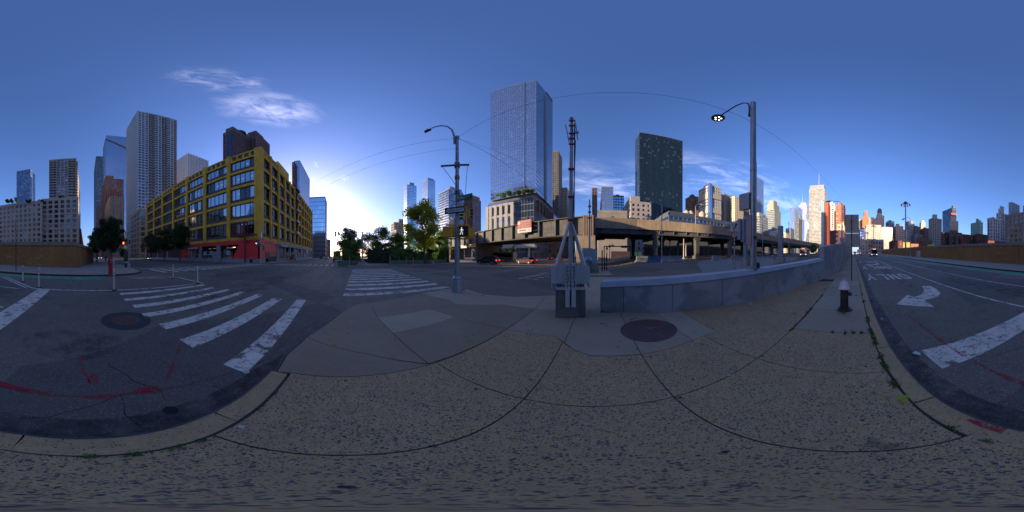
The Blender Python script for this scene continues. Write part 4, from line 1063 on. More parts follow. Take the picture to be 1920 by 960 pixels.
T('slab_apartments', 'dull olive grey slab of apartments with vertical pier lines', 1741, 1748, 1766, 210, 409, paint((.36, .35, .30), .85), G_NAVY, 3.1, 2.8, .5, .72, .3, 22, tops=((.1, .5, .2, .55, 6),))
T('slim_tan_tower', 'slim tan old tower catching light behind the dark blocks', 1724, 1727, 1735, 420, 417, c_cream, G_WIN, 3.6, 4, .4, .5, .2, 20, tops=((.1, .6, .2, .8, 6),))
for i, (a, b, tp, dd, col, lb) in enumerate([(1715, 1726, 425, 330, c_dg, 'dark sooty block left of the slim tan tower'), (1733, 1742, 428, 300, c_br, 'brown block right of the slim tan tower'), (1716, 1730, 440, 240, c_gr, 'grey lower block with pale pipes below the slim tan tower'), (1728, 1742, 446, 200, c_br, 'low brown block next to the green tree crowns')]):
    T('midtown_block', lb, None, a, b, dd, tp, col, G_WIN, 3.4, 3.2, .4, .5, .2, 18)
T('grey_office_slab', 'grey office slab with punched windows right of the tall spire', 1699, 1702, 1715, 330, 415, c_gr, G_WIN, 3.4, 3, .5, .5, .25, 26)
T('grey_low_slab', 'low grey block in front of the grey office slab', 1708, 1711, 1718, 260, 443, c_gr, G_WIN, 3.4, 3, .4, .5, .2, 20)
# the tall spire
t = thing('spire_tower', 'distant grey stepped skyscraper with a bright needle spire', 'skyscraper', (*spot(1693, 1100), 0))
x, y = spot(1693, 1100)
a = MB(); 
for hw, z0, z1 in ((26, 0, 130), (20, 130, 155), (13, 155, 170), (7, 170, 185)): a.box(x-hw, x+hw, y-hw, y+hw, z0, z1)
for k in range(9): a.box(x-26.6, x-25.5, y-24+5.6*k, y-22.4+5.6*k, 0, 131)
a.build('shaft', c_gr, t)
a = MB(); a.lathe([(6, 184), (5, 200), (2.2, 208), (1.4, 222), (.2, 232)], (x, y, 0), 12); a.build('spire', c_wh, t)
# sunlit white group straight down the avenue
T('white_block', 'bright white apartment block with small square windows in sunshine', 1621, 1624, 1652, 230, 422, c_wh, G_WIN, 3.1, 5.5, .22, .42, .2, 30)
T('white_block', 'sunlit white block with black square windows beside the plain one', None, 1652, 1674, 232, 426, c_wh, G_WIN, 3.2, 3.6, .55, .52, .3, 30)
t = T('cream_tower', 'pale pink stepped tower with a domed rooftop above the white blocks', None, 1645, 1658, 330, 404, c_pk, G_WIN, 3.4, 7, .18, .4, .2, 26, tops=((.1, .9, .1, .7, 6),))
cx, cy, sx, sy, lx, ly, z1, zb = fp(t)
q = MB(); q.lathe([(5, z1+5), (5, z1+12), (4, z1+16), (1.5, z1+18)], (cx+8, cy-6, 0), 14); q.build('dome', c_dg, t)
T('cream_annex', 'plain blank pink wall of the cream tower annex', None, 1629, 1645, 325, 410, c_pk, G_WIN, 3.6, 12, .08, .3, .1, 26)
T('orange_slab', 'blank orange red side wall of a slab right of the grey sign back', None, 1617, 1629, 300, 407, c_or, G_WIN, 3.6, 14, .05, .3, .1, 26, tops=((.2, .8, .3, .8, 14),))
T('cream_block', 'small cream block squeezed left of the orange slab', None, 1611, 1617, 320, 412, c_cream, G_WIN, 3.4, 4, .4, .5, .2, 26)
T('glass_block', 'slate glass front below the orange slab', None, 1612, 1624, 215, 428, c_slate, G_NAVY, 3.4, 3, .7, .7, .15, 20)
T('brown_low_block', 'small tan low block with a flat roof beyond the bus', None, 1616, 1627, 150, 450, c_beige, G_WIN, 3.4, 3.4, .4, .5, .2, 14)
T('tan_low_block', 'tan low block with tall windows under the bright white block', None, 1627, 1638, 152, 449, c_cream, G_WIN, 3.6, 3.4, .45, .6, .2, 14)
T('grey_low_block', 'grey low block with dark windows right of the bus', None, 1636, 1657, 140, 450, c_gr, G_WIN, 3.4, 2.4, .5, .6, .2, 14)
T('pink_white_block', 'pinkish white block in sunshine left of the light mast', None, 1680, 1694, 240, 424, c_pk, G_WIN, 3.2, 3.4, .32, .5, .25, 12, tops=((.1, .6, .1, .5, 4),))
T('blue_shaded_block', 'shaded pale block directly behind the light mast', None, 1694, 1703, 245, 431, paint((.42, .43, .46), .85), G_WIN, 3.2, 2.6, .5, .5, .25, 14)
T('brown_edge_block', 'brown narrow block left of the pinkish white block', None, 1673, 1681, 250, 427, c_br, G_WIN, 3.2, 3, .4, .5, .2, 14)
T('gabled_office', 'grey glass top of an office above the white windowed block', None, 1664, 1677, 340, 415, c_slate, G_NAVY, 3.6, 3, .7, .6, .2, 20)
T('red_low_house', 'dark red low house behind the brick wall left of the mast', None, 1674, 1692, 130, 452, c_dr, G_WIN, 3.2, 2.6, .4, .5, .2, 14)
T('yellow_low_house', 'small yellow shop house over the brick wall', None, 1693, 1706, 140, 455, paint((.50, .30, .05), .8), G_WIN, 3.2, 3, .35, .5, .2, 14)
T('terracotta_low_house', 'low terracotta roofed house right of the yellow shop', None, 1706, 1722, 150, 458, c_or, G_WIN, 3.2, 3, .35, .5, .2, 14)
T('distant_block', 'dark far block closing the end of the avenue', None, 1597, 1613, 330, 440, c_dg, G_WIN, 3.4, 3, .5, .5, .2, 30)
# --- towers left of the grey sign back, up the avenue
t = T('rod_screen_tower', 'tall grey office tower with a needle mast and ragged screen crown', 1517, 1546, None, 450, 353, paint((.34, .33, .31), .6, .1, .1), G_WIN, 4.0, 3.2, .92, .45, .35, 40, roofkit=False)
cx, cy, sx, sy, lx, ly, z1, zb = fp(t)
q = MB(); q.box(cx+1, cx+1.4, cy+2, cy+ly-2, z1, z1+13); q.box(cx+1, cx+20, cy+1.6, cy+2, z1, z1+13); q.build('screen_crown', paint((.22, .23, .25), .5, .2), t)
q = MB(); q.tube([(cx+10, cy+ly*.4, z1), (cx+10, cy+ly*.4, z1+60)], [1.2, .3], 6); q.build('mast', c_wh, t)
t = T('glass_tower', 'blue glass tower with a sloping crown left of the rod screen tower', 1480, 1497, None, 520, 388, c_met, G_BLUE, 4, 3.6, .92, .85, .1, 40, roofkit=False)
t = T('antenna_tower', 'pale angular glass tower with a rooftop antenna', 1497, 1513, None, 640, 384, c_lt, G_SKY, 4, 4, .8, .7, .15, 40, tops=((.2, .7, .2, .8, 12),))
cx, cy, sx, sy, lx, ly, z1, zb = fp(t)
q = MB(); q.tube([(cx+10, cy+ly*.6, z1), (cx+10, cy+ly*.6, z1+52)], [1.4, .3], 6); q.build('antenna', c_wh, t)
T('teal_tower', 'narrow teal tower between the antenna tower and the rod screen tower', 1511, 1519, None, 560, 402, c_slate, G_TEAL, 4, 4, .8, .7, .15, 30)
T('dark_slab', 'dark slab low in front of the antenna tower', 1490, 1498, None, 400, 410, c_dg, G_WIN, 3.6, 3, .5, .6, .2, 24)
T('hazy_block', 'small bluish block at the left foot of the sloping glass tower', 1473, 1483, None, 420, 428, c_slate, G_NAVY, 3.6, 3, .6, .6, .2, 24)
T('tan_low_office', 'sandy low office at the end of the viaduct', 1459, 1474, None, 300, 437, c_cream, G_WIN, 3.4, 3, .5, .5, .2, 24)
t = T('red_slab_tower', 'red painted slab tower with a pale blue edge strip', 1540, 1553, None, 210, 379, c_red, G_WIN, 3.3, 16, .03, .2, .1, 20, roofkit=False)
cx, cy, sx, sy, lx, ly, z1, zb = fp(t)
q = MB(); q.box(cx-.35, cx+1, cy+ly*.62, cy+ly+.2, zb, z1+1.5); q.build('blue_edge_strip', paint((.16, .38, .48), .7), t)
q = MB(); q.box(cx+2, cx+9, cy+ly*.2, cy+ly*.7, z1, z1+3.4); q.build('green_roof_hut', paint((.06, .30, .17), .7), t)
T('lilac_tower', 'pale lilac narrow tower with a domed roof tank', 1556, 1566, None, 235, 382, paint((.50, .46, .47), .8), G_WIN, 3.3, 5, .3, .6, .25, 20, tops=((.1, .5, .5, .95, 5),))
T('rust_tower', 'rust orange brick tower with dark window columns left of the sign back', 1567, 1584, None, 215, 385, c_or, G_WIN, 3.2, 3.4, .4, .6, .25, 20, tops=((.1, .4, .3, .7, 5),))
T('stone_church_block', 'small ornate cream block below the rust tower', 1570, 1583, None, 150, 421, c_cream, G_WIN, 3.4, 3, .4, .6, .3, 14, tops=((.1, .5, .1, .5, 3),))
T('maroon_block', 'low maroon block behind the end of the blue wall', 1556, 1582, None, 110, 433, paint((.11, .045, .05), .85), G_WIN, 3.4, 8, .12, .4, .15, 16)
# --- beyond the viaduct
T('green_stepped_tower', 'green banded round shouldered tower beyond the viaduct', 1437, 1452, 1464, 300, 392, paint((.30, .31, .26), .7), G_TEAL, 3.6, 3, .85, .55, .3, 22, tops=((.0, .9, .1, .9, 12), (.1, .7, .2, .8, 20)), roofkit=False)
T('slim_glass_tower', 'very tall slim pale glass tower behind the street lamp', 1402, 1418, 1432, 380, 332, c_met, G_SKY, 4, 3, .9, .85, .1, 26, roofkit=False)
T('glass_drum_block', 'pale green glass block at the foot of the slim glass tower', 1416, 1424, 1440, 230, 403, c_wh, G_TEAL, 3.6, 2.6, .88, .7, .15, 20, tops=((.0, .8, .1, .9, 4),))
T('brown_slim_block', 'brown slim block behind the yellow green signs on the viaduct', 1393, 1396, 1405, 240, 388, c_br, G_WIN, 3.4, 3, .4, .5, .2, 20)
T('cream_apartment_tower', 'cream apartment tower with regular windows left of the street lamp', 1370, 1378, 1394, 185, 368, c_cream, G_WIN, 3.1, 2.9, .42, .5, .3, 22)
T('grey_apartment_tower', 'grey stone apartment tower with a cream top beside the cream one', 1352, 1358, 1373, 190, 363, paint((.33, .31, .28), .85, 0, .15, .4, .1), G_WIN, 3.1, 2.9, .42, .5, .3, 22)
t = T('blue_banded_tower', 'cream tower striped with blue window bands and a rooftop cap', 1310, 1331, 1352, 160, 347, paint((.48, .44, .36), .75), G_NAVY, 3.3, 2.5, .62, .55, .3, 22, tops=((.25, .75, .25, .75, 5),))
cx, cy, sx, sy, lx, ly, z1, zb = fp(t)
q = MB()
for k in range(4):
    zz = z1-9-k*16; q.box(cx-.5, cx+.3, cy-.5, cy+ly, zz-5.5, zz); q.box(cx-.5, cx+lx, cy-.5, cy+.3, zz-5.5, zz)
q.build_each('plain_band', paint((.46, .40, .30), .8), t)
q = MB(); q.box(cx-.9, cx+2.0, cy-.9, cy+2.0, zb, z1+2); q.build('glazed_corner', G_SKY, t)
T('brick_apartment_tower', 'brown brick apartment tower left of the blue banded tower', 1285, 1297, 1311, 185, 367, brickwork((.25, .13, .08), (.2, .15, .12)), G_WIN, 3.0, 3, .45, .55, .25, 20)
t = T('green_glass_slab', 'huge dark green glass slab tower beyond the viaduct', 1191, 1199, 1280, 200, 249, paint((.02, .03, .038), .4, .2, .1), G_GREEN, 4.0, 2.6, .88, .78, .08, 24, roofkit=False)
cx, cy, sx, sy, lx, ly, z1, zb = fp(t)
q = MB(); q.box(cx-.3, cx+lx, cy-.3, cy+14, z1+.3, z1+1.6); q.build('roof_rim', c_met, t)
T('blue_hotel', 'blue glass hotel with a dark roof cap left of the green slab', 1125, 1128, 1150, 165, 351, paint((.22, .21, .20), .7), G_BLUE, 3.3, 3, .85, .75, .15, 20, tops=((.1, .9, .1, .8, 5),))
T('blue_hotel_wing', 'lower blue glass wing beside the hotel', None, 1150, 1170, 172, 367, c_slate, G_BLUE, 3.3, 3, .8, .7, .15, 20)
T('brick_tower', 'brown brick tower left of the blue hotel', 1110, 1119.9, None, 170, 353, brickwork((.24, .12, .075), (.2, .15, .12)), G_WIN, 3.0, 3, .42, .55, .25, 20)
T('beige_office', 'beige stone office with square windows in front of the green slab', 1157, 1182, 1221, 112, 378, paint((.42, .37, .33), .8, 0, .12, .4, .15), G_WIN, 3.6, 3.6, .5, .52, .35, 30, tops=((.0, .45, .0, .9, 4.5),))
T('beige_terminal', 'blank sand coloured terminal block rising behind the viaduct', 1108, 1121, 1176, 62, 396, c_beige, G_WIN, 4, 18, .1, .12, .12, 14, tops=((.35, .75, .1, .8, 1.2),))
t = T('bus_terminal', 'long grey bus station with strip windows behind the viaduct', 1228, 1254, 1396, 72, 399, paint((.085, .11, .145), .6, .2, .15, .4, .2), G_NAVY, 3.6, 2.4, .85, .45, .35, 14, base=9.5, tops=((.02, .3, .1, .8, 1.6), (.5, .95, .2, .8, 1.4)))
# roof tanks of the terminal
for i, (px, c_) in enumerate(((1287, c_beige), (1295, c_beige), (1316, c_pk))):
    x, y = spot(px, 82+i); q = MB(); z = 21.5; q.lathe([(1.6, 0), (1.6, 2.6), (.3, 3.8)], (x, y, z), 14)
    for k in range(4): q.bar((x+1.1*math.cos(k*1.57+.7), y+1.1*math.sin(k*1.57+.7), z-2), (x+1.1*math.cos(k*1.57+.7), y+1.1*math.sin(k*1.57+.7), z+.1), .2)
    tag(q.build('roof_tank', c_), ['sand coloured wide tank on the bus station roof', 'sand coloured tank right of the wide one on the station roof', 'pinkish pointed tank on the bus station roof'][i], 'tank')
# --- straight ahead: the big glass tower and its podium
FR = paint((.30, .34, .40), .4, .5, .1)
t = T('glass_tower', 'very large pale blue glass tower above a white framed podium', 920, 1005, 1036, 105, 151, FR, G_BLUE, 3.35, 1.75, .93, .86, .10, 30, z0=45, roofkit=False)
cx, cy, sx, sy, lx, ly, z1, zb = fp(t)
q = MB()
q.box(cx-lx+2, cx-1.5, cy+1.5, cy+ly-2, 38.0, 45.2); q.build('recessed_neck', c_dg, t)
q = MB(); q.box(cx-8.5, cx-8.1, cy-.25, cy+.2, 45, z1+.5); q.box(cx-.2, cx+.25, cy+ly*.42, cy+ly*.55, 45, z1-14); q.box(cx-lx, cx+.12, cy-.12, cy+.02, 44.6, 45.6); q.build('dark_slot', c_slate, t)
q = MB(); q.box(cx-lx+2, cx-2, cy+2, cy+ly-2, z1+.4, z1+3); q.box(cx-.6, cx+.3, cy+ly*.55, cy+ly-.5, z1+.3, z1+4.5); q.build('roof_plant', c_dg, t)
p_ = T('tower_podium', 'glass and stone podium with white portal frames under the big glass tower', 915, 1001, 1047, 97, 367, c_slate, G_BLUE, 4.2, 2.0, .9, .82, .12, 30, roofkit=False)
cx, cy, sx, sy, lx, ly, z1, zb = fp(p_)
q = MB(); uu = [lx*k for k in (.42, .545, .67, .795, .915, 1.0)]
for u in uu: q.box(cx-u-1.1, cx-u+1.1, cy-1.1, cy+.2, 8.5, z1-2.6)
for z in (8.5, 27.5, z1-3.9): q.box(cx-lx-1.1, cx-uu[0]+1.1, cy-1.0, cy+.2, z, z+1.6)
q.build_each('white_portal_frame', paint((.62, .58, .50), .7, 0, .1, .4), p_)
q = MB()
for i in range(len(uu)-1): q.box(cx-uu[i+1]+1.2, cx-uu[i]-1.2, cy-.5, cy+.1, 29.3, z1-4.2)
q.build_each('dark_louvre', c_dg, p_)
q = MB(); q.box(cx-lx-6, cx+2, cy-3.4, cy+.1, 6.4, 8.2); q.build('canopy', paint((.36, .35, .34), .7), p_)
for k in range(7):
    q = MB(); q.tube([(cx-2-9*k, cy-2.6, -.3), (cx-2-9*k, cy-2.6, 6.5)], .45, 10); q.build('column', c_lt, p_)
q = MB()
for k in range(6): q.box(cx+.1, cx+1.0, cy+6+k*6.5, cy+8.2+k*6.5, z1-9, z1-1)
q.build_each('side_fin', c_br, p_)
T('brown_tower', 'brown brick tower wedged right of the big glass tower', 1016, 1026, 1036, 170, 352, brickwork((.26, .13, .085), (.2, .15, .12)), G_WIN, 3.0, 3, .45, .55, .25, 18)
T('tan_tower', 'tan slim apartment tower right of the big glass tower', 1036, 1047, 1054, 190, 283, paint((.30, .26, .20), .85), G_WIN, 3.0, 2.5, .6, .6, .3, 18)
T('tan_low_tower', 'second lower tan tower behind the boom gate pole', 1053, 1063, 1075, 205, 352, c_cream, G_WIN, 3.0, 2.6, .5, .55, .25, 18)
T('brick_podium', 'brown shop block at the foot of the brown tower beyond the bridge', 1020, 1050, 1072, 120, 425, brickwork((.24, .12, .07), (.2, .15, .12)), G_WIN, 4, 3.4, .5, .55, .25, 20)
# --- towers left of the traffic pole
T('brown_crown_tower', 'brown apartment tower with a rounded crown right of the traffic pole', 869, 886, 902, 230, 372, brickwork((.22, .12, .10), (.2, .15, .14)), G_NAVY, 3.0, 2.8, .55, .6, .3, 20, tops=((.05, .75, .05, .9, 6),))
T('glass_slab', 'wide glass slab with a bright left wall behind the traffic pole', 822, 841, 869, 210, 354, c_met, G_NAVY, 3.6, 3, .85, .78, .12, 24, tops=((.02, .4, .1, .9, 5),))
T('glass_tower_pair', 'right hand tall glass tower of the pair with a plain top', 791, 802, 816, 350, 336, c_met, G_BLUE, 3.6, 3, .85, .8, .12, 26, tops=((.1, .9, .1, .9, 6),))
T('glass_tower_pair', 'left hand tall glass tower of the pair with a bright edge', 757, 763, 781, 330, 346, c_met, G_BLUE, 3.6, 3, .85, .8, .12, 26, tops=((.1, .9, .3, .8, 8),))
T('grey_twin_block', 'grey block with a taller brown stair head behind the tree tops', 733, 739, 757, 200, 417, paint((.26, .25, .23), .8), G_WIN, 3.2, 2.8, .6, .6, .25, 18, tops=((.0, .4, .5, .95, 5),))
T('grey_low_twin', 'low pale block in front of the grey stair head block', 739, 743, 758, 170, 431, c_lt, G_WIN, 3.2, 2.8, .4, .6, .25, 18)
# --- down the avenue to the left
T('white_step_block', 'white stepped office closing the avenue beyond the truck', 613, 641, None, 340, 450, c_wh, G_WIN, 3.6, 3.4, .5, .45, .2, 30, tops=((.0, .5, .4, .95, 8),))
T('brown_narrow_block', 'narrow brown block beside the white stepped office', 611, 618, None, 200, 449, c_br, G_WIN, 3.4, 3, .4, .5, .2, 20)
T('grey_shed_block', 'brown and grey blank walled block behind the yellow warehouse', 584, 607, None, 165, 432, paint((.20, .155, .13), .85, 0, .3, .2, .3), G_WIN, 4, 12, .1, .3, .15, 18)
T('blue_glass_block', 'bright blue glass block with white mullion lines down the avenue', 579, 610, None, 161, 369, c_met, G_BLUE, 4.6, 2.0, .9, .9, .12, 20, roofkit=False)
T('glass_pencil_tower', 'tall blue glass tower with a dark concrete flank above the warehouse roof', 551, 562, 581, 195, 301, c_met, G_BLUE, 3.6, 2.0, .92, .88, .12, 30, roofkit=False)
T('concrete_flank_tower', 'dark concrete tower flank left of the tall blue glass tower', 548, 552, 563, 190, 304, c_br, G_WIN, 3.6, 4, .5, .5, .3, 30, roofkit=False)
t = T('brown_crown_tower', 'dark brown stepped tower with an arched crown above the yellow warehouse', 418, 437, 478, 125, 243, brickwork((.15, .06, .05), (.12, .08, .07)), G_NAVY, 3.2, 3.0, .42, .62, .3, 22, roofkit=False)
cx, cy, sx, sy, lx, ly, z1, zb = fp(t)
q = MB(); q.box(cx-1, cx-lx*.95, cy-1, cy-ly*.8, z1, z1+6.5); q.lathe([(5.5, 0), (5.2, 2), (3.5, 4), (.4, 5)], (cx-lx*.45, cy-ly*.4, z1+6.5), 20); q.build('crown', c_dg, t)
q = MB(); q.box(cx-.2, cx+.35, cy-ly*.1, cy-ly*.55, 60, z1-4); q.build('glazed_bay', G_NAVY, t)
T('brown_side_tower', 'lower brown wing with a terracotta roof line beside the arched crown', 458, 480, 506, 142, 247, brickwork((.17, .07, .055), (.12, .08, .07)), G_NAVY, 3.2, 3.0, .5, .62, .3, 20, tops=((.0, .5, .0, .7, 2.2),))
T('grey_slab_tower', 'grey apartment slab with a slanted roof left of the brown tower', 331, 352, 391, 230, 287, paint((.50, .52, .53), .7, .1, .1), G_NAVY, 3.1, 2.9, .62, .6, .3, 20, roofkit=False)
t = T('residential_tower', 'very tall grey residential tower with serrated balcony columns', 237, 258, 331, 135, 208, paint((.52, .53, .53), .7, .1, .1), G_NAVY, 3.05, 3.1, .74, .62, .35, 20, balc=((1, (3, 4, 7, 8, 11, 12, 13, 14)),), tops=((.12, .4, .1, .9, 4), (.5, .65, .1, .9, 2)))
T('tower_podium_block', 'tan and glass podium block at the foot of the tall grey residential tower', 245, 262, 283, 112, 392, paint((.42, .34, .24), .8), G_TEAL, 4, 4, .7, .7, .35, 14)
t = T('terraced_glass_tower', 'pale glass tower crossed by a stepped brown terrace band', 193, 199, 239, 480, 254, c_met, G_SKY, 4.2, 3.4, .92, .86, .1, 40, roofkit=False)
cx, cy, sx, sy, lx, ly, z1, zb = fp(t)
q = MB()
for k in range(9): q.box(cx-lx*k/9, cx-lx*(k+1)/9, cy-.2, cy+1.2, z1-26-4.2*k, z1-20-4.2*k)
q.build('terrace_band', paint((.16, .085, .06), .8), t)
T('orange_ribbed_tower', 'orange and grey ribbed stepped tower below the terraced glass tower', 190, 197, 232, 260, 334, paint((.30, .12, .06), .85), G_NAVY, 3.4, 3.6, .55, .75, .35, 20, tops=((.08, .5, .1, .8, 9),))
T('tan_old_block', 'tan blank old block in front of the ribbed orange tower', 196, 206, 233, 200, 368, c_tan, G_WIN, 3.6, 9, .12, .4, .2, 20)
T('slim_slate_tower', 'slim slate glass tower at the left of the orange ribbed tower', 176, 180, 194, 360, 293, c_slate, G_TEAL, 3.6, 3, .75, .7, .2, 24)
T('far_street_block', 'dark red narrow block showing at the end of the brick wall', None, 152, 158, 110, 430, c_dr, G_WIN, 3.4, 3, .4, .5, .2, 14)
T('street_end_block', 'grey block closing the side street behind the street trees', 160, 168, 196, 330, 452, c_gr, G_WIN, 3.4, 3.4, .5, .5, .2, 20)
# roof garden shrubs, filled in by the plant builder below
# ------------------------------------------------------------------ plants
def leaf_mat(name, c0, c1, tr=.35):
    m, n, l, p = newmat(name)
    a = N(n, 'ShaderNodeAttribute', attribute_name='rnd')
    c = mixc(n, l, a.outputs['Fac'], c0, c1)
    l.new(c, p.inputs['Base Color']); p.inputs['Roughness'].default_value = .55
    out = n['Material Output']; tl = N(n, 'ShaderNodeBsdfTranslucent'); l.new(mixc(n, l, 1., c, (1.3, 1.5, .6), 'MULTIPLY'), tl.inputs['Color'])
    ms = N(n, 'ShaderNodeMixShader'); ms.inputs[0].default_value = tr
    l.new(p.outputs[0], ms.inputs[1]); l.new(tl.outputs[0], ms.inputs[2]); l.new(ms.outputs[0], out.inputs['Surface'])
    return m
LEAF = leaf_mat('leaf_dark', (.018, .040, .014), (.050, .085, .025)); LEAFY = leaf_mat('leaf_warm', (.20, .21, .03), (.46, .42, .06), .65); LEAFG = leaf_mat('leaf_green', (.06, .12, .025), (.16, .24, .05), .55)
BARK = paint((.075, .06, .05), .9, 0, .3, 6)
def leaves(mb, c, r, n, size, rr, squash=1.):
    for _ in range(n):
        while True:
            v = Vector((rr.uniform(-1, 1), rr.uniform(-1, 1), rr.uniform(-1, 1)))
            if v.length <= 1: break
        p = Vector(c)+Vector((v.x*r, v.y*r, v.z*r*squash))
        u = Vector((rr.uniform(-1, 1), rr.uniform(-1, 1), rr.uniform(-.6, .6))).normalized(); w = u.orthogonal().normalized()
        w = (w*math.cos(rr.uniform(0, 6))+u.cross(w)*math.sin(rr.uniform(0, 6))).normalized()
        s = size*rr.uniform(.6, 1.3); a, b, e = p-u*s, p+w*s*.5, p+u*s
        mb.face([a, b+Vector((0, 0, -.1*s)), e, p-w*s*.5+Vector((0, 0, -.1*s))], rr.random())
def tree(name, label, x, y, h, cr, z0=0., cz=.38, mat=LEAF, seed=1, nl=5200, size=.11, clumps=46, lean=0., tr=.16, squash=1.0, group=None, cat='tree'):
    rr = random.Random(seed)
    t = thing(name, label, cat, (x, y, z0), 0, group)
    tm, cm = MB(), MB()
    top = Vector((x+lean, y, z0+h*.78))
    tp = [Vector((x, y, z0-.1)), Vector((x+lean*.2, y, z0+h*.22)), Vector((x+lean*.6, y+.08, z0+h*.5)), top]
    tm.tube(tp, [tr*1.25, tr, tr*.62, tr*.2], 8)
    zc0, zc1 = z0+h*cz, z0+h
    cen = Vector((x+lean*.7, y, (zc0+zc1)/2)); hz = (zc1-zc0)/2
    cs = []
    lob = [(rr.uniform(0, 6.283), rr.uniform(.5, 1.2)) for _ in range(7)]
    for k in range(clumps):
        a = rr.uniform(0, 6.283); q = rr.uniform(-1, 1); lb_ = min(lob, key=lambda o: abs((o[0]-a+math.pi) % 6.283-math.pi))[1]
        rad_ = math.sqrt(max(.05, 1-q*q*.9))*cr*rr.uniform(.35, 1.0)*lb_*(1.0 if q < .3 else .85)
        cs.append(cen+Vector((rad_*math.cos(a), rad_*math.sin(a), q*hz*rr.uniform(.7, 1.05))))
    for k, c in enumerate(cs):
        if k % 2 == 0:
            st = tp[1].lerp(tp[3], min(1, max(0, (c.z-z0)/(h)-.15))) if c.z > tp[1].z else tp[1].lerp(tp[2], .4)
            mid = st.lerp(c, .5)+Vector((0, 0, .12*h*.3))
            tm.tube([st, mid, c], [tr*.34, tr*.2, tr*.06], 5, False)
        leaves(cm, c, cr*.26*rr.uniform(.55, 1.35), int(2.1*nl/clumps), size*1.2, rr, squash*.8)
    tm.build('trunk', BARK, t, smooth=True)
    o = cm.build('crown', mat, t, attr=True); tag(o, kind='stuff')
    return t
def at(px, d, z=0): x, y = spot(px, d); return x, y
# street trees across the avenue
tree('street_tree', 'dark leafy street tree at the corner by the brick wall', *at(208, 34), 9.4, 4.3, 0, .30, LEAF, 11, 8000, .14, 66)
tree('street_tree', 'dark street tree farther down the side street behind the corner tree', *at(182, 42), 8.0, 3.2, 0, .36, LEAF, 12, 4200, .14, 40)
tree('street_tree', 'leafy street tree in front of the red shop entrance of the warehouse', *at(338, 44), 9.8, 4.5, 0, .36, LEAF, 13, 6500, .14, 56)
tree('street_tree', 'street tree hiding the dark red shutters of the warehouse', *at(308, 52), 9.8, 4.8, 0, .34, LEAF, 14, 5500, .15, 50)
tree('street_tree', 'leftmost of the three trees along the warehouse', *at(284, 60), 9.2, 4.6, 0, .34, LEAF, 15, 4500, .16, 44)
# the plaza garden
tree('plane_tree', 'tall sunlit yellow green plane tree leaning over the planters', *at(797, 33), 13.4, 5.4, 0, .30, LEAFY, 29, 7800, .15, 62, -1.6, .2)
tree('garden_tree', 'bushy green tree right of the signal mast', *at(716, 42), 9.0, 3.9, 0, .3, LEAFG, 22, 4200, .13, 40)
tree('garden_tree', 'bushy green tree left of the signal mast', *at(655, 38), 8.0, 4.0, 0, .22, LEAFG, 23, 5200, .13, 48)
tree('garden_tree', 'small round tree right behind the signal mast post', *at(690, 45), 7.4, 4.0, 0, .2, LEAFG, 24, 4200, .13, 40)
tree('garden_tree', 'low spreading tree between the signal mast and the plane tree', *at(742, 40), 7.0, 4.0, 0, .2, LEAFG, 25, 4200, .13, 40)
tree('garden_tree', 'green tree under the right branches of the plane tree', *at(824, 38), 6.2, 3.0, 0, .15, LEAFG, 26, 3600, .12, 34)
for i, (px, d, h, r, lb) in enumerate([(902, 78, 7, 2.6, 'small dark tree under the bridge left of the parking sign'), (935, 82, 8, 3.0, 'small dark tree under the bridge in front of the podium'), (962, 84, 6.5, 2.4, 'small dark tree under the parking sign'), (1745, 120, 7, 5, 'green tree crown showing over the brick wall'), (1757, 118, 6.2, 4.5, 'right hand green tree crown over the brick wall'), (1525, 90, 5, 3, 'olive tree top beyond the tunnel approach'), (234, 95, 6, 4, 'low dark hedge tree at the end of the side street'), (262, 120, 5, 4, 'dark shrub tree below the podium block in the side street')]):
    tree('background_tree', lb, *at(px, d), h, r, S(*at(px, d)), .2, LEAF if i not in (3, 4, 5) else LEAFG, 31+i, 2600, .2, 30)
# clipped hedges closing the garden towards the park
def hedge(label, px0, px1, d, h, w, seed, mat=LEAF):
    (x0, y0), (x1, y1) = spot(px0, d), spot(px1, d); t = thing('garden_hedge', label, 'hedge', ((x0+x1)/2, (y0+y1)/2, 0)); rr = random.Random(seed); c = MB(); L = math.hypot(x1-x0, y1-y0); n = int(L/.55)
    for k in range(n):
        u = (k+rr.random())/n
        for zz in (.25, .6, .95): leaves(c, (x0+(x1-x0)*u+rr.uniform(-w, w)/2, y0+(y1-y0)*u+rr.uniform(-w, w)/2, h*zz*rr.uniform(.75, 1.1)), .62, 46, .15, rr)
    o = c.build('foliage', mat, t, attr=True); tag(o, kind='stuff')
    q = MB(); q.box(min(x0, x1), max(x0, x1), min(y0, y1)-.1, max(y0, y1)+.1, 0, h*.3) if False else q.bar((x0, y0, h*.42), (x1, y1, h*.42), w*.5, h*.8); q.build('twigs', paint((.02, .022, .014), .95), t)
hedge('long dark hedge at the back of the plaza garden', 702, 770, 50, 3.6, 1.6, 201); hedge('dark hedge behind the plane tree trunk', 768, 836, 46, 3.4, 1.6, 202); hedge('short hedge left behind the signal mast', 641, 676, 60, 3.4, 1.6, 203, LEAFG); hedge('far high hedge across the plaza', 690, 800, 92, 5.2, 2.4, 204)
hedge('sunny green hedge just behind the planter row', 690, 772, 36.5, 3.7, 1.6, 205, LEAFG); hedge('bushy hedge right of the plane tree trunk', 800, 842, 39, 3.9, 1.6, 206, LEAFG)
for i, (x, y, h, r, lb) in enumerate(((-50, 35.5, 11, 3.6, 'park tree close beside the bridge girder'), (-59, 31.5, 11.5, 4, 'park tree behind the plane tree'), (-71, 31, 12, 4.4, 'park tree farthest behind the plane tree'), (-47, 27.5, 9, 3.4, 'round park tree between plane tree and bridge'))):
    tree('park_tree', lb, x, y, h, r, 0, .25, LEAFG, 301+i, 4600, .15, 44)
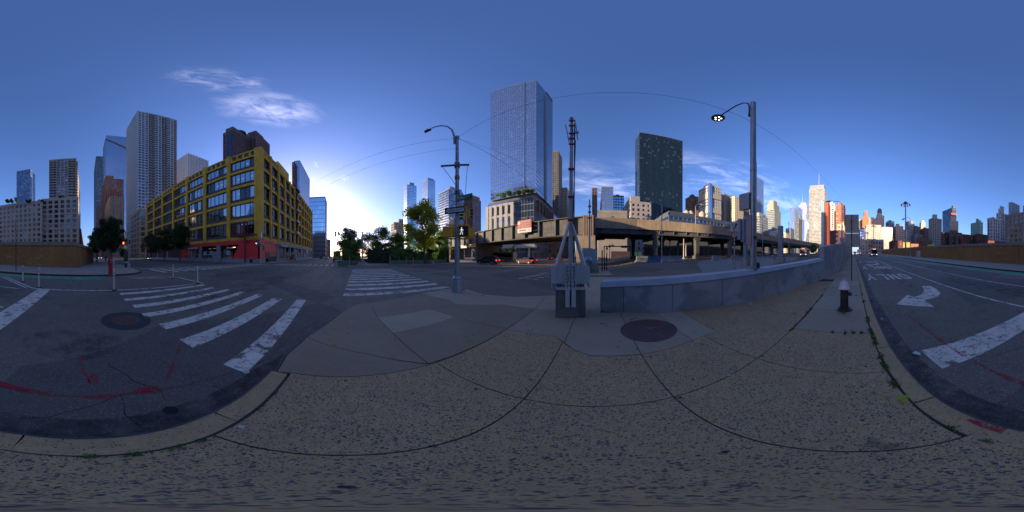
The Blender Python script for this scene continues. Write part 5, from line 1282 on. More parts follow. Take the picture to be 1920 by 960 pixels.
# planters along the plaza edge
PLB = paint((.04, .13, .09), .7, 0, .2, 2, .3); TERR = paint((.13, .125, .12), .85, 0, .2, 3)
def planter(x, y, L, W, h, ph, r, seed, label, kind='box', mat=LEAFG):
    t = thing('planter', label, 'planter', (x, y, 0), 0, 'planters along the plaza edge')
    a = MB()
    if kind == 'box':
        a.box(x-W/2, x+W/2, y-L/2, y+L/2, 0, h); a.build('box', PLB, t, bevel=.02)
        b = MB(); b.box(x-W/2-.05, x+W/2+.05, y-L/2-.05, y+L/2+.05, h-.02, h+.08); b.build('rim', PLB, t)
        for s in (-1, 1):
            p = MB(); p.box(x+W/2-.03, x+W/2+.08, y+s*L/2-.06, y+s*L/2+.06, 0, h+.7); p.build('post', paint((.3, .27, .2), .8), t)
    else:
        a.lathe([(r*.55, 0), (r*.8, .1), (r*.95, h*.8), (r*.85, h), (r*.75, h), (r*.7, h-.1)], (x, y, 0), 18); a.build('bowl', TERR, t, smooth=True)
    rr = random.Random(seed); c = MB()
    for k in range(16):
        leaves(c, (x+rr.uniform(-.5, .5)*W, y+rr.uniform(-.5, .5)*L, h+ph*rr.uniform(.15, .85)), .45, 90, .09, rr)
    o = c.build('foliage', mat, t, attr=True); tag(o, kind='stuff')
for i, (px, d, L, k, ph, lb) in enumerate([(644, 29, 2.2, 'box', 2.6, 'green box planter with a tall bush at the crossing corner'), (663, 29.5, 1.6, 'bowl', 1.0, 'grey round planter bowl left of the signal mast'), (745, 31, 3.2, 'box', 2.2, 'green box planter at the left end of the hedge row'),
        (766, 32, 1.6, 'bowl', 1.5, 'grey round bowl planter in the hedge row'), (783, 33, 2.6, 'box', 1.8, 'green box planter below the plane tree'), (803, 34.5, 1.4, 'bowl', 1.4, 'dark round bowl planter right of the plane tree trunk'), (822, 36, 3.2, 'box', 2.0, 'green box planter at the right end of the hedge row'), (757, 34, 2.4, 'box', 2.4, 'leafy box planter set behind the hedge row'), (690, 47, 5, 'box', 2.0, 'far hedge box planter behind the signal mast')]):
    x, y = spot(px, d); planter(x, y, L, 1.1, .75, ph, 1.0, 60+i, lb, k)
# shrubs on roofs and on the podium
for i, (px, d, z, r, lb) in enumerate([(26, 97, 35.4, 2.2, 'shrub clump on the apartment roof at the picture edge'), (17, 98, 35.4, 1.8, 'low shrub on the apartment roof edge'), (54, 97, 35.3, 1.4, 'round bush on the apartment roof'), (76, 97, 35.3, 1.4, 'round bush beside the taller apartment wing'), (116, 97, 37.2, 2.0, 'dark hedge on the roof below the balcony tower'), (938, 103, 40.5, 3.0, 'garden bush on the podium terrace left end'), (958, 101, 41.5, 3.4, 'garden tree on the podium terrace'), (976, 100, 42, 3.0, 'garden bush on the podium terrace centre'), (993, 99, 42.5, 2.6, 'garden bush at the podium terrace corner')]):
    x, y = spot(px, d); rr = random.Random(i+90); c = MB()
    for k in range(9): leaves(c, (x+rr.uniform(-1, 1)*r, y+rr.uniform(-.5, .5)*r, z+rr.uniform(-.1, .8)*r), r*.42, 110, .34, rr)
    t = thing('roof_shrub', lb, 'shrub', (x, y, z)); o = c.build('foliage', LEAFG if i > 4 else LEAF, t, attr=True); tag(o, kind='stuff')
    q = MB(); q.tube([(x, y, z-1.2), (x, y, z+r*.4)], .15, 6); q.build('stem', BARK, t)
# ------------------------------------------------------------------ barrier wall beside the pavement
BLUEW = None
def blue_wall_mat():
    m, n, l, p = newmat('patched_blue_wall_paint'); P = pos_(n)
    a = noise(n, l, P, .9, 5, .6); b = noise(n, l, P, 4, 6, .7)
    v = N(n, 'ShaderNodeTexVoronoi'); v.inputs['Scale'].default_value = .8; l.new(P, v.inputs['Vector'])
    sc = N(n, 'ShaderNodeSeparateColor'); l.new(v.outputs['Color'], sc.inputs[0])
    c = mixc(n, l, maprange(n, l, a, .47, .53), (.27, .29, .30), (.40, .42, .42))
    c = mixc(n, l, maprange(n, l, sc.outputs[0], .45, .55, 0, .55), c, (.31, .32, .325))
    c = mixc(n, l, maprange(n, l, b, .6, .75, 0, .5), c, (.42, .46, .50))
    l.new(c, p.inputs['Base Color']); p.inputs['Roughness'].default_value = .6; bump(n, l, p, b, .15, .01)
    return m
BLUEW = blue_wall_mat(); BLUEC = paint((.36, .38, .40), .55, 0, .18, 2)
wall_pts = [(.08, 4.62, .87), (.72, 4.42, .93), (2.0, 4.02, 1.0), (3.45, 3.58, 1.08), (5.0, 3.12, 1.16), (6.6, 2.70, 1.25), (8.0, 2.38, 1.33), (9.4, 2.08, 1.42), (10.3, 1.86, 1.48)]
def barrier_wall():
    root = thing('barrier_wall', 'low blue grey painted concrete barrier wall along the pavement', 'wall', (.08, 4.62, 0))
    for i in range(len(wall_pts)-1):
        (x0, y0, z0), (x1, y1, z1) = wall_pts[i], wall_pts[i+1]; a, b = Vector((x0, y0)), Vector((x1, y1)); d = (b-a).normalized(); nn = Vector((-d.y, d.x))
        a2, b2 = a+d*.008, b-d*.008
        def P(v, o, z): q = v+nn*o; return (q.x, q.y, z)
        g0, g1 = S(x0)-.3, S(x1)-.3; m = MB()
        m.hexa((P(a2, 0, g0), P(b2, 0, g1), P(b2, .34, g1), P(a2, .34, g0), P(a2, 0, z0-.16), P(b2, 0, z1-.16), P(b2, .34, z1-.16), P(a2, .34, z0-.16)))
        m.build('panel', BLUEW, root)
        m = MB(); m.hexa((P(a, -.03, z0-.17), P(b, -.03, z1-.17), P(b, .40, z1-.17), P(a, .40, z0-.17), P(a, .07, z0-.02), P(b, .07, z1-.02), P(b, .38, z1), P(a, .38, z0)))
        m.build('cap', BLUEC, root)
        if i: 
            m = MB(); m.hexa((P(a-d*.012, .03, g0), P(a+d*.012, .03, g0), P(a+d*.012, .1, g0), P(a-d*.012, .1, g0), P(a-d*.012, .03, z0-.2), P(a+d*.012, .03, z0-.2), P(a+d*.012, .1, z0-.2), P(a-d*.012, .1, z0-.2)))
            m.build('joint_filler', CRACK if i % 2 else BLUEC, root)
    return root
barrier_wall()
def tall_wall():
    root = thing('panel_wall', 'tall blue grey panel wall continuing up the pavement beyond the barrier', 'wall', (10.3, 1.9, 0))
    pts = [(10.3, 1.86, 2.2), (12.0, 1.52, 2.45), (13.8, 1.28, 2.6), (16.2, 1.1, 2.9), (19, 1.05, 3.15), (22, 1.03, 3.4), (26, 1.02, 3.7), (31, 1.02, 4.0), (37, 1.02, 4.2), (45, 1.02, 4.4), (58, 1.02, 4.8)]
    for i in range(len(pts)-1):
        (x0, y0, z0), (x1, y1, z1) = pts[i], pts[i+1]; a, b = Vector((x0, y0)), Vector((x1, y1)); d = (b-a).normalized(); nn = Vector((-d.y, d.x))
        def P(v, o, z): q = v+nn*o; return (q.x, q.y, z)
        m = MB(); a2, b2 = a+d*.012, b-d*.012
        m.hexa((P(a2, 0, S(x0)-.3), P(b2, 0, S(x1)-.3), P(b2, .3, S(x1)-.3), P(a2, .3, S(x0)-.3), P(a2, 0, z0), P(b2, 0, z1), P(b2, .3, z1), P(a2, .3, z0)))
        m.build('panel', BLUEW, root)
        k = 2 if i < 6 else 3
        for j in range(1, k+1):
            c = a2.lerp(b2, j/(k+1)); h = z0+(z1-z0)*j/(k+1); m = MB()
            m.hexa((P(c-d*.03, -.05, S(c.x)-.1), P(c+d*.03, -.05, S(c.x)-.1), P(c+d*.03, .02, S(c.x)-.1), P(c-d*.03, .02, S(c.x)-.1), P(c-d*.03, -.05, h-.02), P(c+d*.03, -.05, h-.02), P(c+d*.03, .02, h-.02), P(c-d*.03, .02, h-.02)))
            m.build('rib', BLUEW, root)
    m = MB(); m.box(26, 28.5, 1.4, 2.2, 3, 4.6); m.build('cabinet', BLUEC, root)
tall_wall()

# ------------------------------------------------------------------ lamp post on the barrier wall
def big_lamp():
    x, y = 4.85, 3.42
    t = thing('street_lamp', 'thick grey lamp post on the blue wall with a round lit lamp head', 'street lamp', (x, y, 1.0))
    a = MB(); a.tube([(x, y, .2), (x, y, 9.75)], [.125, .105], 20); a.build('pole', paint((.30, .33, .36), .4, .45, .18, 2, .15), t, smooth=True)
    a = MB(); a.box(x-.19, x+.19, y-.19, y+.19, 1.10, 1.16); a.build('base_plate', GALV, t)
    a = MB(); a.lathe([(.09, 1.15), (.09, 1.32), (.05, 1.36)], (x+.26, y-.02, 0), 10); a.build('rusty_stub', paint((.10, .06, .04), .85), t)
    hx, hy, hz = 4.62, 5.05, 9.35
    pts = [(x-.02, y+.16, 8.75), (x-.02, y+.16, 9.5), (x-.03, y+.22, 9.82), (x-.05, y+.42, 10.0), (x-.09, y+.75, 9.95), (x-.14, y+1.1, 9.72), (hx, hy-.2, hz+.1)]
    a = MB(); a.tube(pts, .035, 8); a.build('arm', paint((.06, .055, .05), .5, .4), t, smooth=True)
    a = MB(); a.lathe([(.05, 0), (.05, .25)], (x-.02, y+.16, 8.55), 10); a.build('arm_clamp', DARK, t)
    a = MB(); a.lathe([(.27, -.05), (.30, -.02), (.29, .02), (.12, .09), (.05, .12)], (hx, hy, hz), 28); h = a.build('lamp_head', paint((.045, .05, .048), .5, .3), t, smooth=True)
    for k in range(5):
        an = k*2*math.pi/5+.5; b = MB(); b.lathe([(.036, -.062), (.036, -.048)], (hx+.13*math.cos(an), hy+.13*math.sin(an), hz), 12); b.build('led', lamp_mat((1, .86, .62), 2.5), h)
    a = MB(); a.box(x-.2, x-.06, y+.05, y+.5, 3.35, 4.0); a.build('sign_back', GALV, t)
    for z in (1.9, 2.9, 5.0, 3.2): a = MB(); a.lathe([(.128, 0), (.128, .05)], (x, y, z), 20); a.build('band', GALV, t)
    a = MB(); a.box(x-.135, x+.02, y-.15, y-.10, 2.2, 2.32); a.build('plate', DARK, t)
    a = MB(); a.tube([(x+.15, y-.03, 1.1), (x+.15, y-.03, 5.5)], .022, 6); a.build('conduit', DARK, t)
    a = MB(); a.box(x-.17, x-.11, y-.03, y+.2, 2.0, 3.1); a.build('pale_plate', paint((.34, .26, .27), .6), t)
big_lamp()

# ------------------------------------------------------------------ boom gate
def boom_gate():
    x, y = -.72, 4.32
    t = thing('boom_gate', 'raised grey steel boom gate on a concrete block by the crossing', 'boom gate', (x, y, 0), rad(10))
    W = paint((.58, .57, .55), .5, .05, .12, 2, .35)
    a = MB(); a.box(-.375, .375, -.36, .36, 0, .78); a.build('concrete_block', paint((.20, .19, .165), .9, 0, .35, 2, .7), t, False, bevel=.02)
    a = MB(); a.box(-.36, .36, -.42, -.34, .76, .82); a.box(-.36, .36, .34, .42, .76, .82); a.build_each('anchor_rail', W, t, False)
    for s in (-1, 1):
        for k in (.12, .26, .33): a = MB(); a.tube([(s*k, -.30, .78), (s*k, -.30, .96)], .018, 6); a.build('anchor_bolt', paint((.16, .12, .1), .7, .4), t, False)
    a = MB(); a.box(-.46, .46, -.395, -.375, .92, 1.37); a.box(-.46, .46, .375, .395, .92, 1.37); a.build_each('side_plate', W, t, False)
    for s in (-1, 1): a = MB(); a.box(s*.46-.012, s*.46+.012, -.4, .4, .80, 1.30); a.build('end_plate', W, t, False)
    for k in (-1, 1):
        a = MB(); a.box(k*.075-.052, k*.075+.052, -.47, -.40, .33, 1.42); a.build('guide_channel', W, t, False)
    # sprayed scribble
    g = MB(); rr = random.Random(4)
    for k in (-1, 1):
        pts = [(k*.075+rr.uniform(-.035, .035), -.4725, 1.36-.045*j) for j in range(13)]
        g.tube(pts, .006, 4)
        for j in range(0, 12, 2): g.tube([(k*.075+.03*math.cos(q), -.4727, 1.33-.045*j+.02*math.sin(q)) for q in (0, 1.2, 2.4, 3.6, 4.8, 6)], .005, 4)
    g.build('sprayed_scribble', BLACK, t, False)
    for s in (-1, 1):
        for yy in (-.36, .36): a = MB(); a.bar((s*.36, yy, 1.36), (s*.03, yy*.35, 2.5), .055, .04); a.build('brace', W, t, False)
    a = MB(); a.hexa([(-.06, -.10, .8), (.06, -.10, .8), (.06, .10, .8), (-.06, .10, .8), (-.005, -.06, 6.45), (.075, -.06, 6.45), (.075, .06, 6.45), (-.005, .06, 6.45)]); a.build('boom', W, t, False, bevel=.012)
    a = MB(); a.bar((.085, -.08, .9), (.115, -.05, 6.2), .03); a.build('edge_rail', paint((.12, .05, .05), .6), t, False)
    for z, w in ((6.28, .06), (6.0, .06), (5.6, .05), (5.35, .05), (5.1, .05), (4.1, .07), (3.2, .06), (2.5, .09)):
        a = MB(); xo = .02*(z-.8)/5.6; a.box(xo-.06+.02*(6.4-z)/5*-1, xo+.095, -.104, -.06, z, z+w); a.build('red_marker', paint((.42, .03, .03), .5), t, False)
    a = MB(); a.bar((.12, -.1, 6.3), (.19, -.12, 5.3), .03); a.box(.12, .22, -.14, -.06, 5.62, 5.70); a.build('hook', W, t, False)
    a = MB(); a.bar((-.13, -.05, 6.1), (-.04, -.1, 5.2), .03); a.build('stay', W, t, False)
    a = MB(); a.tube([(.02, -.11, 6.0), (.13, -.13, 5.2), (.1, -.13, 3.8), (.06, -.12, 2.6), (.12, -.2, 1.6), (.16, -.3, 1.2)], .014, 6); a.build('cable', DARK, t, False)
    a = MB(); a.box(-.02, .08, -.08, .08, 6.44, 6.52); a.build('cap', GALV, t, False)
boom_gate()

# ------------------------------------------------------------------ hydrant, sign pole
def hydrant():
    x, y = 4.5, .25; z = S(x)
    t = thing('fire_hydrant', 'black fire hydrant with a silver dome standing in weeds', 'hydrant', (x, y, z))
    B = paint((.035, .028, .028), .55, .2, .3, 8); Sx = paint((.66, .64, .60), .45, .1, .15, 6)
    a = MB(); a.lathe([(.17, 0), (.17, .04), (.125, .06), (.115, .16), (.11, .6), (.135, .62), (.135, .66)], (x, y, z), 24); a.build('barrel', B, t, smooth=True)
    a = MB(); a.lathe([(.165, .64), (.17, .67), (.15, .70), (.135, .76), (.10, .83), (.05, .87), (.03, .88), (.03, .93), (.001, .935)], (x, y, z), 24); a.build('bonnet', Sx, t, smooth=True)
    a = MB(); a.lathe([(.075, .08), (.075, .15), (.085, .16), (.085, .19), (.03, .19), (.03, .22)], (x, y, z+.45), 16, 'x')
    a.v = [(2*x-vx, vy, vz) for vx, vy, vz in a.v]; a.build('pumper_outlet', B, t, smooth=True)
    a = MB(); a.lathe([(.055, -.09), (.055, -.15), (.065, -.155), (.065, -.18), (.02, -.18), (.02, -.21)], (x, y, z+.5), 14, 'y'); a.build('hose_outlet', B, t, smooth=True)
    a = MB()
    for k in range(8): an = k*.785; a.lathe([(.014, .0), (.014, .065)], (x+.145*math.cos(an), y+.145*math.sin(an), z+.0), 6)
    a.build_each('bolt', B, t)
hydrant()
def sign_pole(x, y, label):
    z = S(x); t = thing('sign_post', label, 'sign', (x, y, z))
    a = MB(); a.bar((x, y, z-.05), (x, y, 4.05), .06, .05); a.build('post', paint((.045, .04, .035), .7, .3), t)
    B = paint((.27, .265, .245), .55, .35, .2, 2, .3)
    a = MB(); a.box(x+.04, x+.05, y-.42, y+.36, 2.95, 4.08-.0); a.build('sign_back', B, t)
    a = MB(); a.box(x+.04, x+.05, y-.42, y+.36, 2.12, 2.93); a.build('sign_back', B, t)
    for zz in (3.0, 3.8, 2.4): a = MB(); a.box(x-.045, x+.045, y-.06, y+.06, zz, zz+.05); a.build('clamp', GALV, t)
sign_pole(9.5, .1, 'thin dark sign post with two grey sign backs beside the hydrant')

# ------------------------------------------------------------------ traffic pole with signals
LENS = {'r': lamp_mat((1, .06, .03), 4), 'g': lamp_mat((.05, 1, .55), 4), 'o': flat((.03, .012, .01), .3)}
def signal_head(parent, loc, rz, lit=None, body=YELL, name='signal_head', k_=1.0):
    """three lens head facing local -Y of its own turn"""
    x, y, z = loc; R_ = Matrix.Rotation(rz, 3, 'Z')
    def tr(m): m.v = [tuple(Vector(loc)+R_ @ (Vector(v)*k_)) for v in m.v]; return m
    h = tr(MB().box(-.17, .17, -.10, .12, -.5, .5)).build(name, body, parent, False, bevel=.015)
    for k, c in ((0, 'r'), (1, 'y'), (2, 'g')):
        zz = .33-.33*k
        l_ = MB(); l_.lathe([(.10, -.102), (.10, -.115)], (0, 0, zz), 14, 'y'); tr(l_).build('lens', LENS['r'] if lit == 'r' and k == 0 else LENS['g'] if lit == 'g' and k == 2 else LENS['o'], h, False)
        v = MB(); n = 9
        for i in range(n):
            a0, a1 = math.pi*(-.15+1.3*i/n), math.pi*(-.15+1.3*(i+1)/n)
            p = [(.125*math.cos(a), yy, zz+.125*math.sin(a)) for a in (a0, a1) for yy in (-.1, -.32)]
            v.face([p[0], p[1], p[3], p[2]])
        tr(v).build('visor', BLACK, h, False)
    return h
WALK = [[(-.02, .17), (.02, .17), (.02, .12), (-.02, .12)], [(-.025, .11), (.03, .11), (.02, 0), (-.02, 0)], [(-.02, .0), (.005, 0), (-.05, -.15), (-.08, -.14)], [(0, .02), (.02, 0), (.055, -.07), (.05, -.15), (.025, -.15), (.03, -.07)], [(-.025, .1), (-.02, .08), (-.07, .02), (-.08, .035)], [(.03, .1), (.02, .07), (.075, .02), (.085, .04)]]
def ped_signal(parent, loc, rz, sym=None):
    R_ = Matrix.Rotation(rz, 3, 'Z')
    def tr(m): m.v = [tuple(Vector(loc)+R_ @ Vector(v)) for v in m.v]; return m
    h = tr(MB().box(-.23, .23, -.13, .16, -.23, .23)).build('pedestrian_signal', YELL, parent, False, bevel=.02)
    tr(MB().box(-.20, .20, -.145, -.12, -.20, .20)).build('screen', flat((.012, .012, .013), .3), h, False)
    if sym == 'walk':
        m = MB()
        for q in WALK: m.face([(-.08+a, -.149, b) for a, b in q])
        tr(m).build('walking_symbol', lamp_mat((.9, .95, 1), .35), h, False)
    if sym == 'hand':
        m = MB(); m.face([(-.07+dx, -.149, dz) for dx, dz in ((-.06, -.13), (.05, -.13), (.07, 0), (.07, .04), (-.07, .04))])
        for k in range(4): m.face([(-.07-.068+.036*k, -.149, .03), (-.07-.042+.036*k, -.149, .03), (-.07-.042+.036*k, -.149, .13), (-.07-.068+.036*k, -.149, .13)])
        m.face([(.0, -.149, .0), (.04, -.149, .07), (.02, -.149, .08), (-.01, -.149, .03)])
        tr(m).build('hand_symbol', lamp_mat((1, .10, .03), 6), h, False)
    # tunnel visor
    v = MB(); v.box(-.23, .23, -.22, -.13, .215, .235); v.box(-.235, -.215, -.22, -.13, -.2, .23); v.box(.215, .235, -.22, -.13, -.2, .23); tr(v).build('hood', YELL, h, False)
    return h
def one_way(parent, loc, rz, w=.92, h=.31, left=True):
    R_ = Matrix.Rotation(rz, 4, 'Z')
    def tr(m): m.v = [tuple(Vector(loc)+(R_ @ Vector(v))) for v in m.v]; return m
    s = tr(MB().box(-w/2, w/2, -.006, .006, -h/2, h/2)).build('one_way_sign', flat((.012, .012, .013), .5), parent, False)
    k = -1 if left else 1; m = MB(); a, b = w/2-.03, .085
    pts = [(k*a, 0), (k*(a-.2), .13), (k*(a-.2), b), (-k*a, b), (-k*a, -b), (k*(a-.2), -b), (k*(a-.2), -.13)]
    m.face([(p[0], -.0075, p[1]) for p in pts[:3]+pts[5:]]); m.face([(p[0], -.0075, p[1]) for p in pts[2:6]])
    tr(m).build('arrow', paint((.62, .62, .60), .6), s, False)
    text('lettering', 'ONE WAY', .135, BLACK, s, tuple(Vector(loc)+R_ @ Vector((.06, -.011, 0))), (rad(90), 0, rz), .001, 1.05)
    return s
def traffic_pole():
    x, y = -5.44, 4.68; z0 = 0; rz = rad(49.3)
    t = thing('traffic_pole', 'grey traffic pole with yellow signals and a curved lamp arm at the kerb', 'traffic pole', (x, y, z0), rz)
    G = paint((.29, .31, .34), .5, .3, .2, 3, .2)
    a = MB(); a.prism([(.26*math.cos(k*.785+.39), .26*math.sin(k*.785+.39)) for k in range(8)], 0, .06); a.lathe([(.25, .05), (.215, .5), (.20, .56), (.23, .60), (.20, .64), (.13, .72)], (0, 0, 0), 8); a.build('cast_base', G, t, False)
    a = MB(); a.tube([(0, 0, .7), (0, 0, 8.0)], [.115, .07], 16); a.build('shaft', G, t, False, smooth=True)
    a = MB(); a.tube([(-.12, 0, 7.65), (-.13, 0, 8.1), (-.22, 0, 8.6), (-.42, 0, 8.92), (-.72, 0, 9.02), (-1.0, -.02, 8.92), (-1.22, -.04, 8.72)], [.05, .05, .045, .04, .036, .032, .03], 8); a.build('lamp_arm', G, t, False, smooth=True)
    a = MB(); a.hexa([(-1.46, -.13, 8.52), (-1.14, -.10, 8.70), (-1.14, .06, 8.70), (-1.46, .09, 8.52), (-1.44, -.11, 8.60), (-1.16, -.08, 8.79), (-1.16, .04, 8.79), (-1.44, .07, 8.60)]); h = a.build('lamp_head', paint((.08, .085, .09), .5, .3), t, False, bevel=.02)
    a = MB(); a.lathe([(.035, 8.66), (.035, 8.78), (.02, 8.80)], (-1.32, -.02, 0), 10); a.build('photocell', paint((.12, .06, .05), .6), h, False)
    a = MB(); a.lathe([(.045, -.02), (.05, .12)], (-.12, 0, 7.52), 10); a.lathe([(.1, 7.9), (.1, 8.06), (.03, 8.1)], (0, 0, 0), 14); a.build_each('arm_socket', G, t, False)
    a = MB(); a.tube([(-.72, -.02, 6.02), (.54, .02, 6.12)], .055, 8); a.box(-.12, .12, -.13, .13, 5.95, 6.18); a.build('cross_bar', paint((.13, .15, .16), .6, .2), t, False)
    for e in ((-.66, 6.0), (.46, 6.08)): a = MB(); a.tube([(e[0], 0, e[1]), (.02 if e[0] < 0 else .36, -.09, 4.75 if e[0] < 0 else 4.45)], .012, 6); a.build('tie_rod', DARK, t, False)
    for zz, c in ((5.25, (.40, .12, .06)), (4.45, (.10, .105, .11)), (2.05, (.36, .36, .36)), (1.75, (.30, .30, .30))):
        a = MB(); a.lathe([(.112, zz), (.112, zz+.18)], (0, 0, 0), 16); a.build('band', paint(c, .6), t, False)
    GS = paint((.02, .16, .09), .5, 0, .1)
    for k, (ang, xx, zz, w) in enumerate(((rad(18), .22, 4.22, .62), (rad(-38), .38, 4.26, .66))):
        R_ = Matrix.Rotation(ang, 3, 'Z'); m = MB(); m.box(-w/2, w/2, -.006, .006, -.13, .13); m.v = [tuple(Vector((xx, -.16, zz))+R_ @ Vector(v)) for v in m.v]
        s = m.build('street_sign', GS, t, False)
        for j in range(4): m = MB(); m.box(-w/2+.08+.12*j, -w/2+.16+.12*j, -.009, .009, -.035, .035); m.v = [tuple(Vector((xx, -.16, zz))+R_ @ Vector(v)) for v in m.v]; m.build('sign_mark', paint((.35, .42, .38), .6), s, False)
    one_way(t, (-.12, -.17, 3.62), rad(-22), .92, .30)
    a = MB(); a.bar((.1, 0, 3.95), (.42, -.05, 3.75), .05); a.bar((.42, -.05, 2.6), (.42, -.05, 3.85), .05); a.build('signal_bracket', YELL, t, False)
    signal_head(t, (.27, -.05, 3.42), rad(-70), None, YELL, k_=.48); signal_head(t, (.54, .02, 3.5), rad(75), None, YELL, k_=.48)
    a = MB(); a.bar((-.5, 0, 2.98), (.55, 0, 2.98), .06); a.bar((-.5, 0, 2.36), (.62, 0, 2.36), .06); a.build_each('yellow_bracket', YELL, t, False)
    ped_signal(t, (-.38, -.02, 2.66), rad(170)); ped_signal(t, (.30, -.08, 2.67), rad(-12), 'walk'); ped_signal(t, (.52, .14, 2.60), rad(100))
traffic_pole()
# overhead wires
def wire(a, b, sag, label, r=.009):
    a, b = Vector(a), Vector(b); m = MB(); n = 18
    pts = []
    for i in range(n+1):
        u = i/n; p = a.lerp(b, u); p.z -= sag*4*u*(1-u); pts.append(p)
    m.tube(pts, r, 5); tag(m.build('overhead_wire', flat((.02, .02, .025), .6)), label, 'wire')
wire((-5.44, 4.68, 7.95), (25, 1.15, 10.2), .75, 'thin black wire arching from the traffic pole to the far lamp pole', .006)
wire((-5.5, 4.6, 7.9), (-35.4, -19.2, 11.2), .35, 'upper black wire from the traffic pole towards the yellow warehouse', .006)
wire((-5.5, 4.6, 7.15), (-35.4, -19.2, 9.4), .3, 'lower black wire from the traffic pole towards the yellow warehouse', .005)
wire((-5.4, 4.75, 7.9), (-4.6, 60, 9.6), .3, 'black wire running from the traffic pole over the bridge', .009)
wire((-5.4, 4.75, 7.85), (4, 45, 10.5), .4, 'thin wire from the traffic pole beside the glass tower', .005)

# ------------------------------------------------------------------ small posts across the avenue
def delineator(px, py, label):
    x, y = GP(px, py, RZ); z = RZ+.003
    t = thing('delineator_post', label, 'post', (x, y, z+S(x)), 0, 'white marker posts of the painted island')
    z = t.location.z
    a = MB(); a.lathe([(.13, 0), (.12, .04), (.06, .06)], (x, y, z), 14); a.build('foot', RUBBER, t)
    a = MB(); a.tube([(x, y, z+.05), (x+.01, y, z+.92)], [.05, .045], 12); a.lathe([(.045, .9), (.03, .98), (.05, 1.0), (.05, 1.08), (.02, 1.1)], (x, y, z), 12); a.build('tube', paint((.60, .56, .48), .6, 0, .2, 4), t, smooth=True)
    for zz in (.72, .86): a = MB(); a.lathe([(.052, zz), (.052, zz+.05)], (x, y, z), 12); a.build('dark_band', paint((.2, .17, .14), .6), t)
for px, py, lb in ((43, 529, 'white marker post nearest the picture edge on the beige island'), (73, 540, 'white marker post at the tip of the long stop bar'), (214, 545, 'white marker post in front of the red call box'), (325, 522, 'white marker post before the warehouse crossing'), (371, 532, 'white marker post at the outer corner of the beige island')): delineator(px, py, lb)
def call_box():
    x, y = -2.2, -14.2; t = thing('call_box', 'red fire alarm call box standing on the far kerb', 'call box', (x, y, 0))
    R_ = paint((.40, .02, .022), .55, 0, .15, 3)
    a = MB(); a.frustum(x-.2, x+.2, y-.16, y+.16, 0, .12, .9); a.box(x-.175, x+.175, y-.14, y+.14, .1, 1.42); a.build('body', R_, t, bevel=.015)
    a = MB(); a.frustum(x-.19, x+.19, y-.155, y+.155, 1.42, 1.52, .7); a.build('cap', R_, t)
    for zz, w, h_ in ((1.2, .1, .12), (1.0, .07, .08)): a = MB(); a.box(x-w/2-.03, x+w/2-.03, y+.14, y+.15, zz, zz+h_); a.build('label_plate', paint((.5, .5, .5), .6), t)
call_box()
def thin_pole():
    x, y = GP(30, 507); z = S(x); t = thing('thin_sign_pole', 'thin dark pole with an edge on sign at the brick wall pavement', 'sign', (x, y, z))
    a = MB(); a.tube([(x, y, z), (x, y, z+5.4)], .05, 8); a.build('pole', DARK, t)
    a = MB(); a.box(x-.12, x+.12, y-.02, y+.03, z+4.1, z+5.35); a.build('sign_plate', paint((.40, .41, .42), .5, .2), t)
thin_pole()
def ped_pole():
    x, y = -6.0, -22.3; t = thing('crossing_pole', 'pole with a red hand signal and a dark cabinet at the side street corner', 'signal pole', (x, y, 0))
    a = MB(); a.tube([(x, y, 0), (x, y, 5.1)], [.09, .06], 10); a.lathe([(.3, 0), (.25, .5), (.12, .6)], (x, y, 0), 8); a.build('pole', STEEL, t)
    h = thing('x', 'x', 'x') if False else None
    s = ped_signal(t, (.62, .05, 3.4), rad(165), 'hand')
    a = MB(); a.bar((x, y, 3.6), (x+.5, y+.05, 3.6), .05); a.build('bracket', YELL, t)
    ped_signal(t, (.15, -.25, 3.4), rad(60))
    one_way(t, (-.1, .12, 4.85), rad(165), 1.1, .34)
    a = MB(); a.box(x+.1, x+.6, y-.2, y+.3, .9, 2.3); a.frustum(x+.1, x+.6, y-.2, y+.3, 2.3, 2.5, .6); a.box(x+.18, x+.52, y-.1, y+.2, 0, .9); a.build('cabinet', paint((.03, .045, .04), .6), t, bevel=.02)
    a = MB(); a.box(x+.12, x+.58, y+.3, y+.31, .62, .8); a.build('paper_label', paint((.5, .52, .55), .6), t)
ped_pole()
def red_frame_sign():
    x, y = -33.7, -22.6; t = thing('red_frame_sign', 'dark red steel post carrying a box frame sign before the warehouse', 'sign', (x, y, 0))
    R_ = paint((.20, .03, .04), .6, 0, .2, 3)
    a = MB(); a.box(x-.18, x+.18, y-.18, y+.18, 0, 7.4); a.build('post', R_, t)
    a = MB(); y0, y1 = y-3.2, y+.3
    for xx in (x-.7, x+.7):
        for z in (6.9, 10.1): a.bar((xx, y0, z), (xx, y1, z), .28)
        for yy in (y0, y0+1.1, y0+2.3, y1): a.bar((xx, yy, 6.9), (xx, yy, 10.1), .22)
    for yy in (y0, y1):
        for z in (6.9, 10.1): a.bar((x-.7, yy, z), (x+.7, yy, z), .28)
    a.build('box_frame', R_, t)
    a = MB(); a.box(x-.5, x+.5, y0+1.0, y1-1.2, 7.5, 9.6); a.build('grey_panel', paint((.34, .33, .31), .7, 0, .3, 2), t)
red_frame_sign()
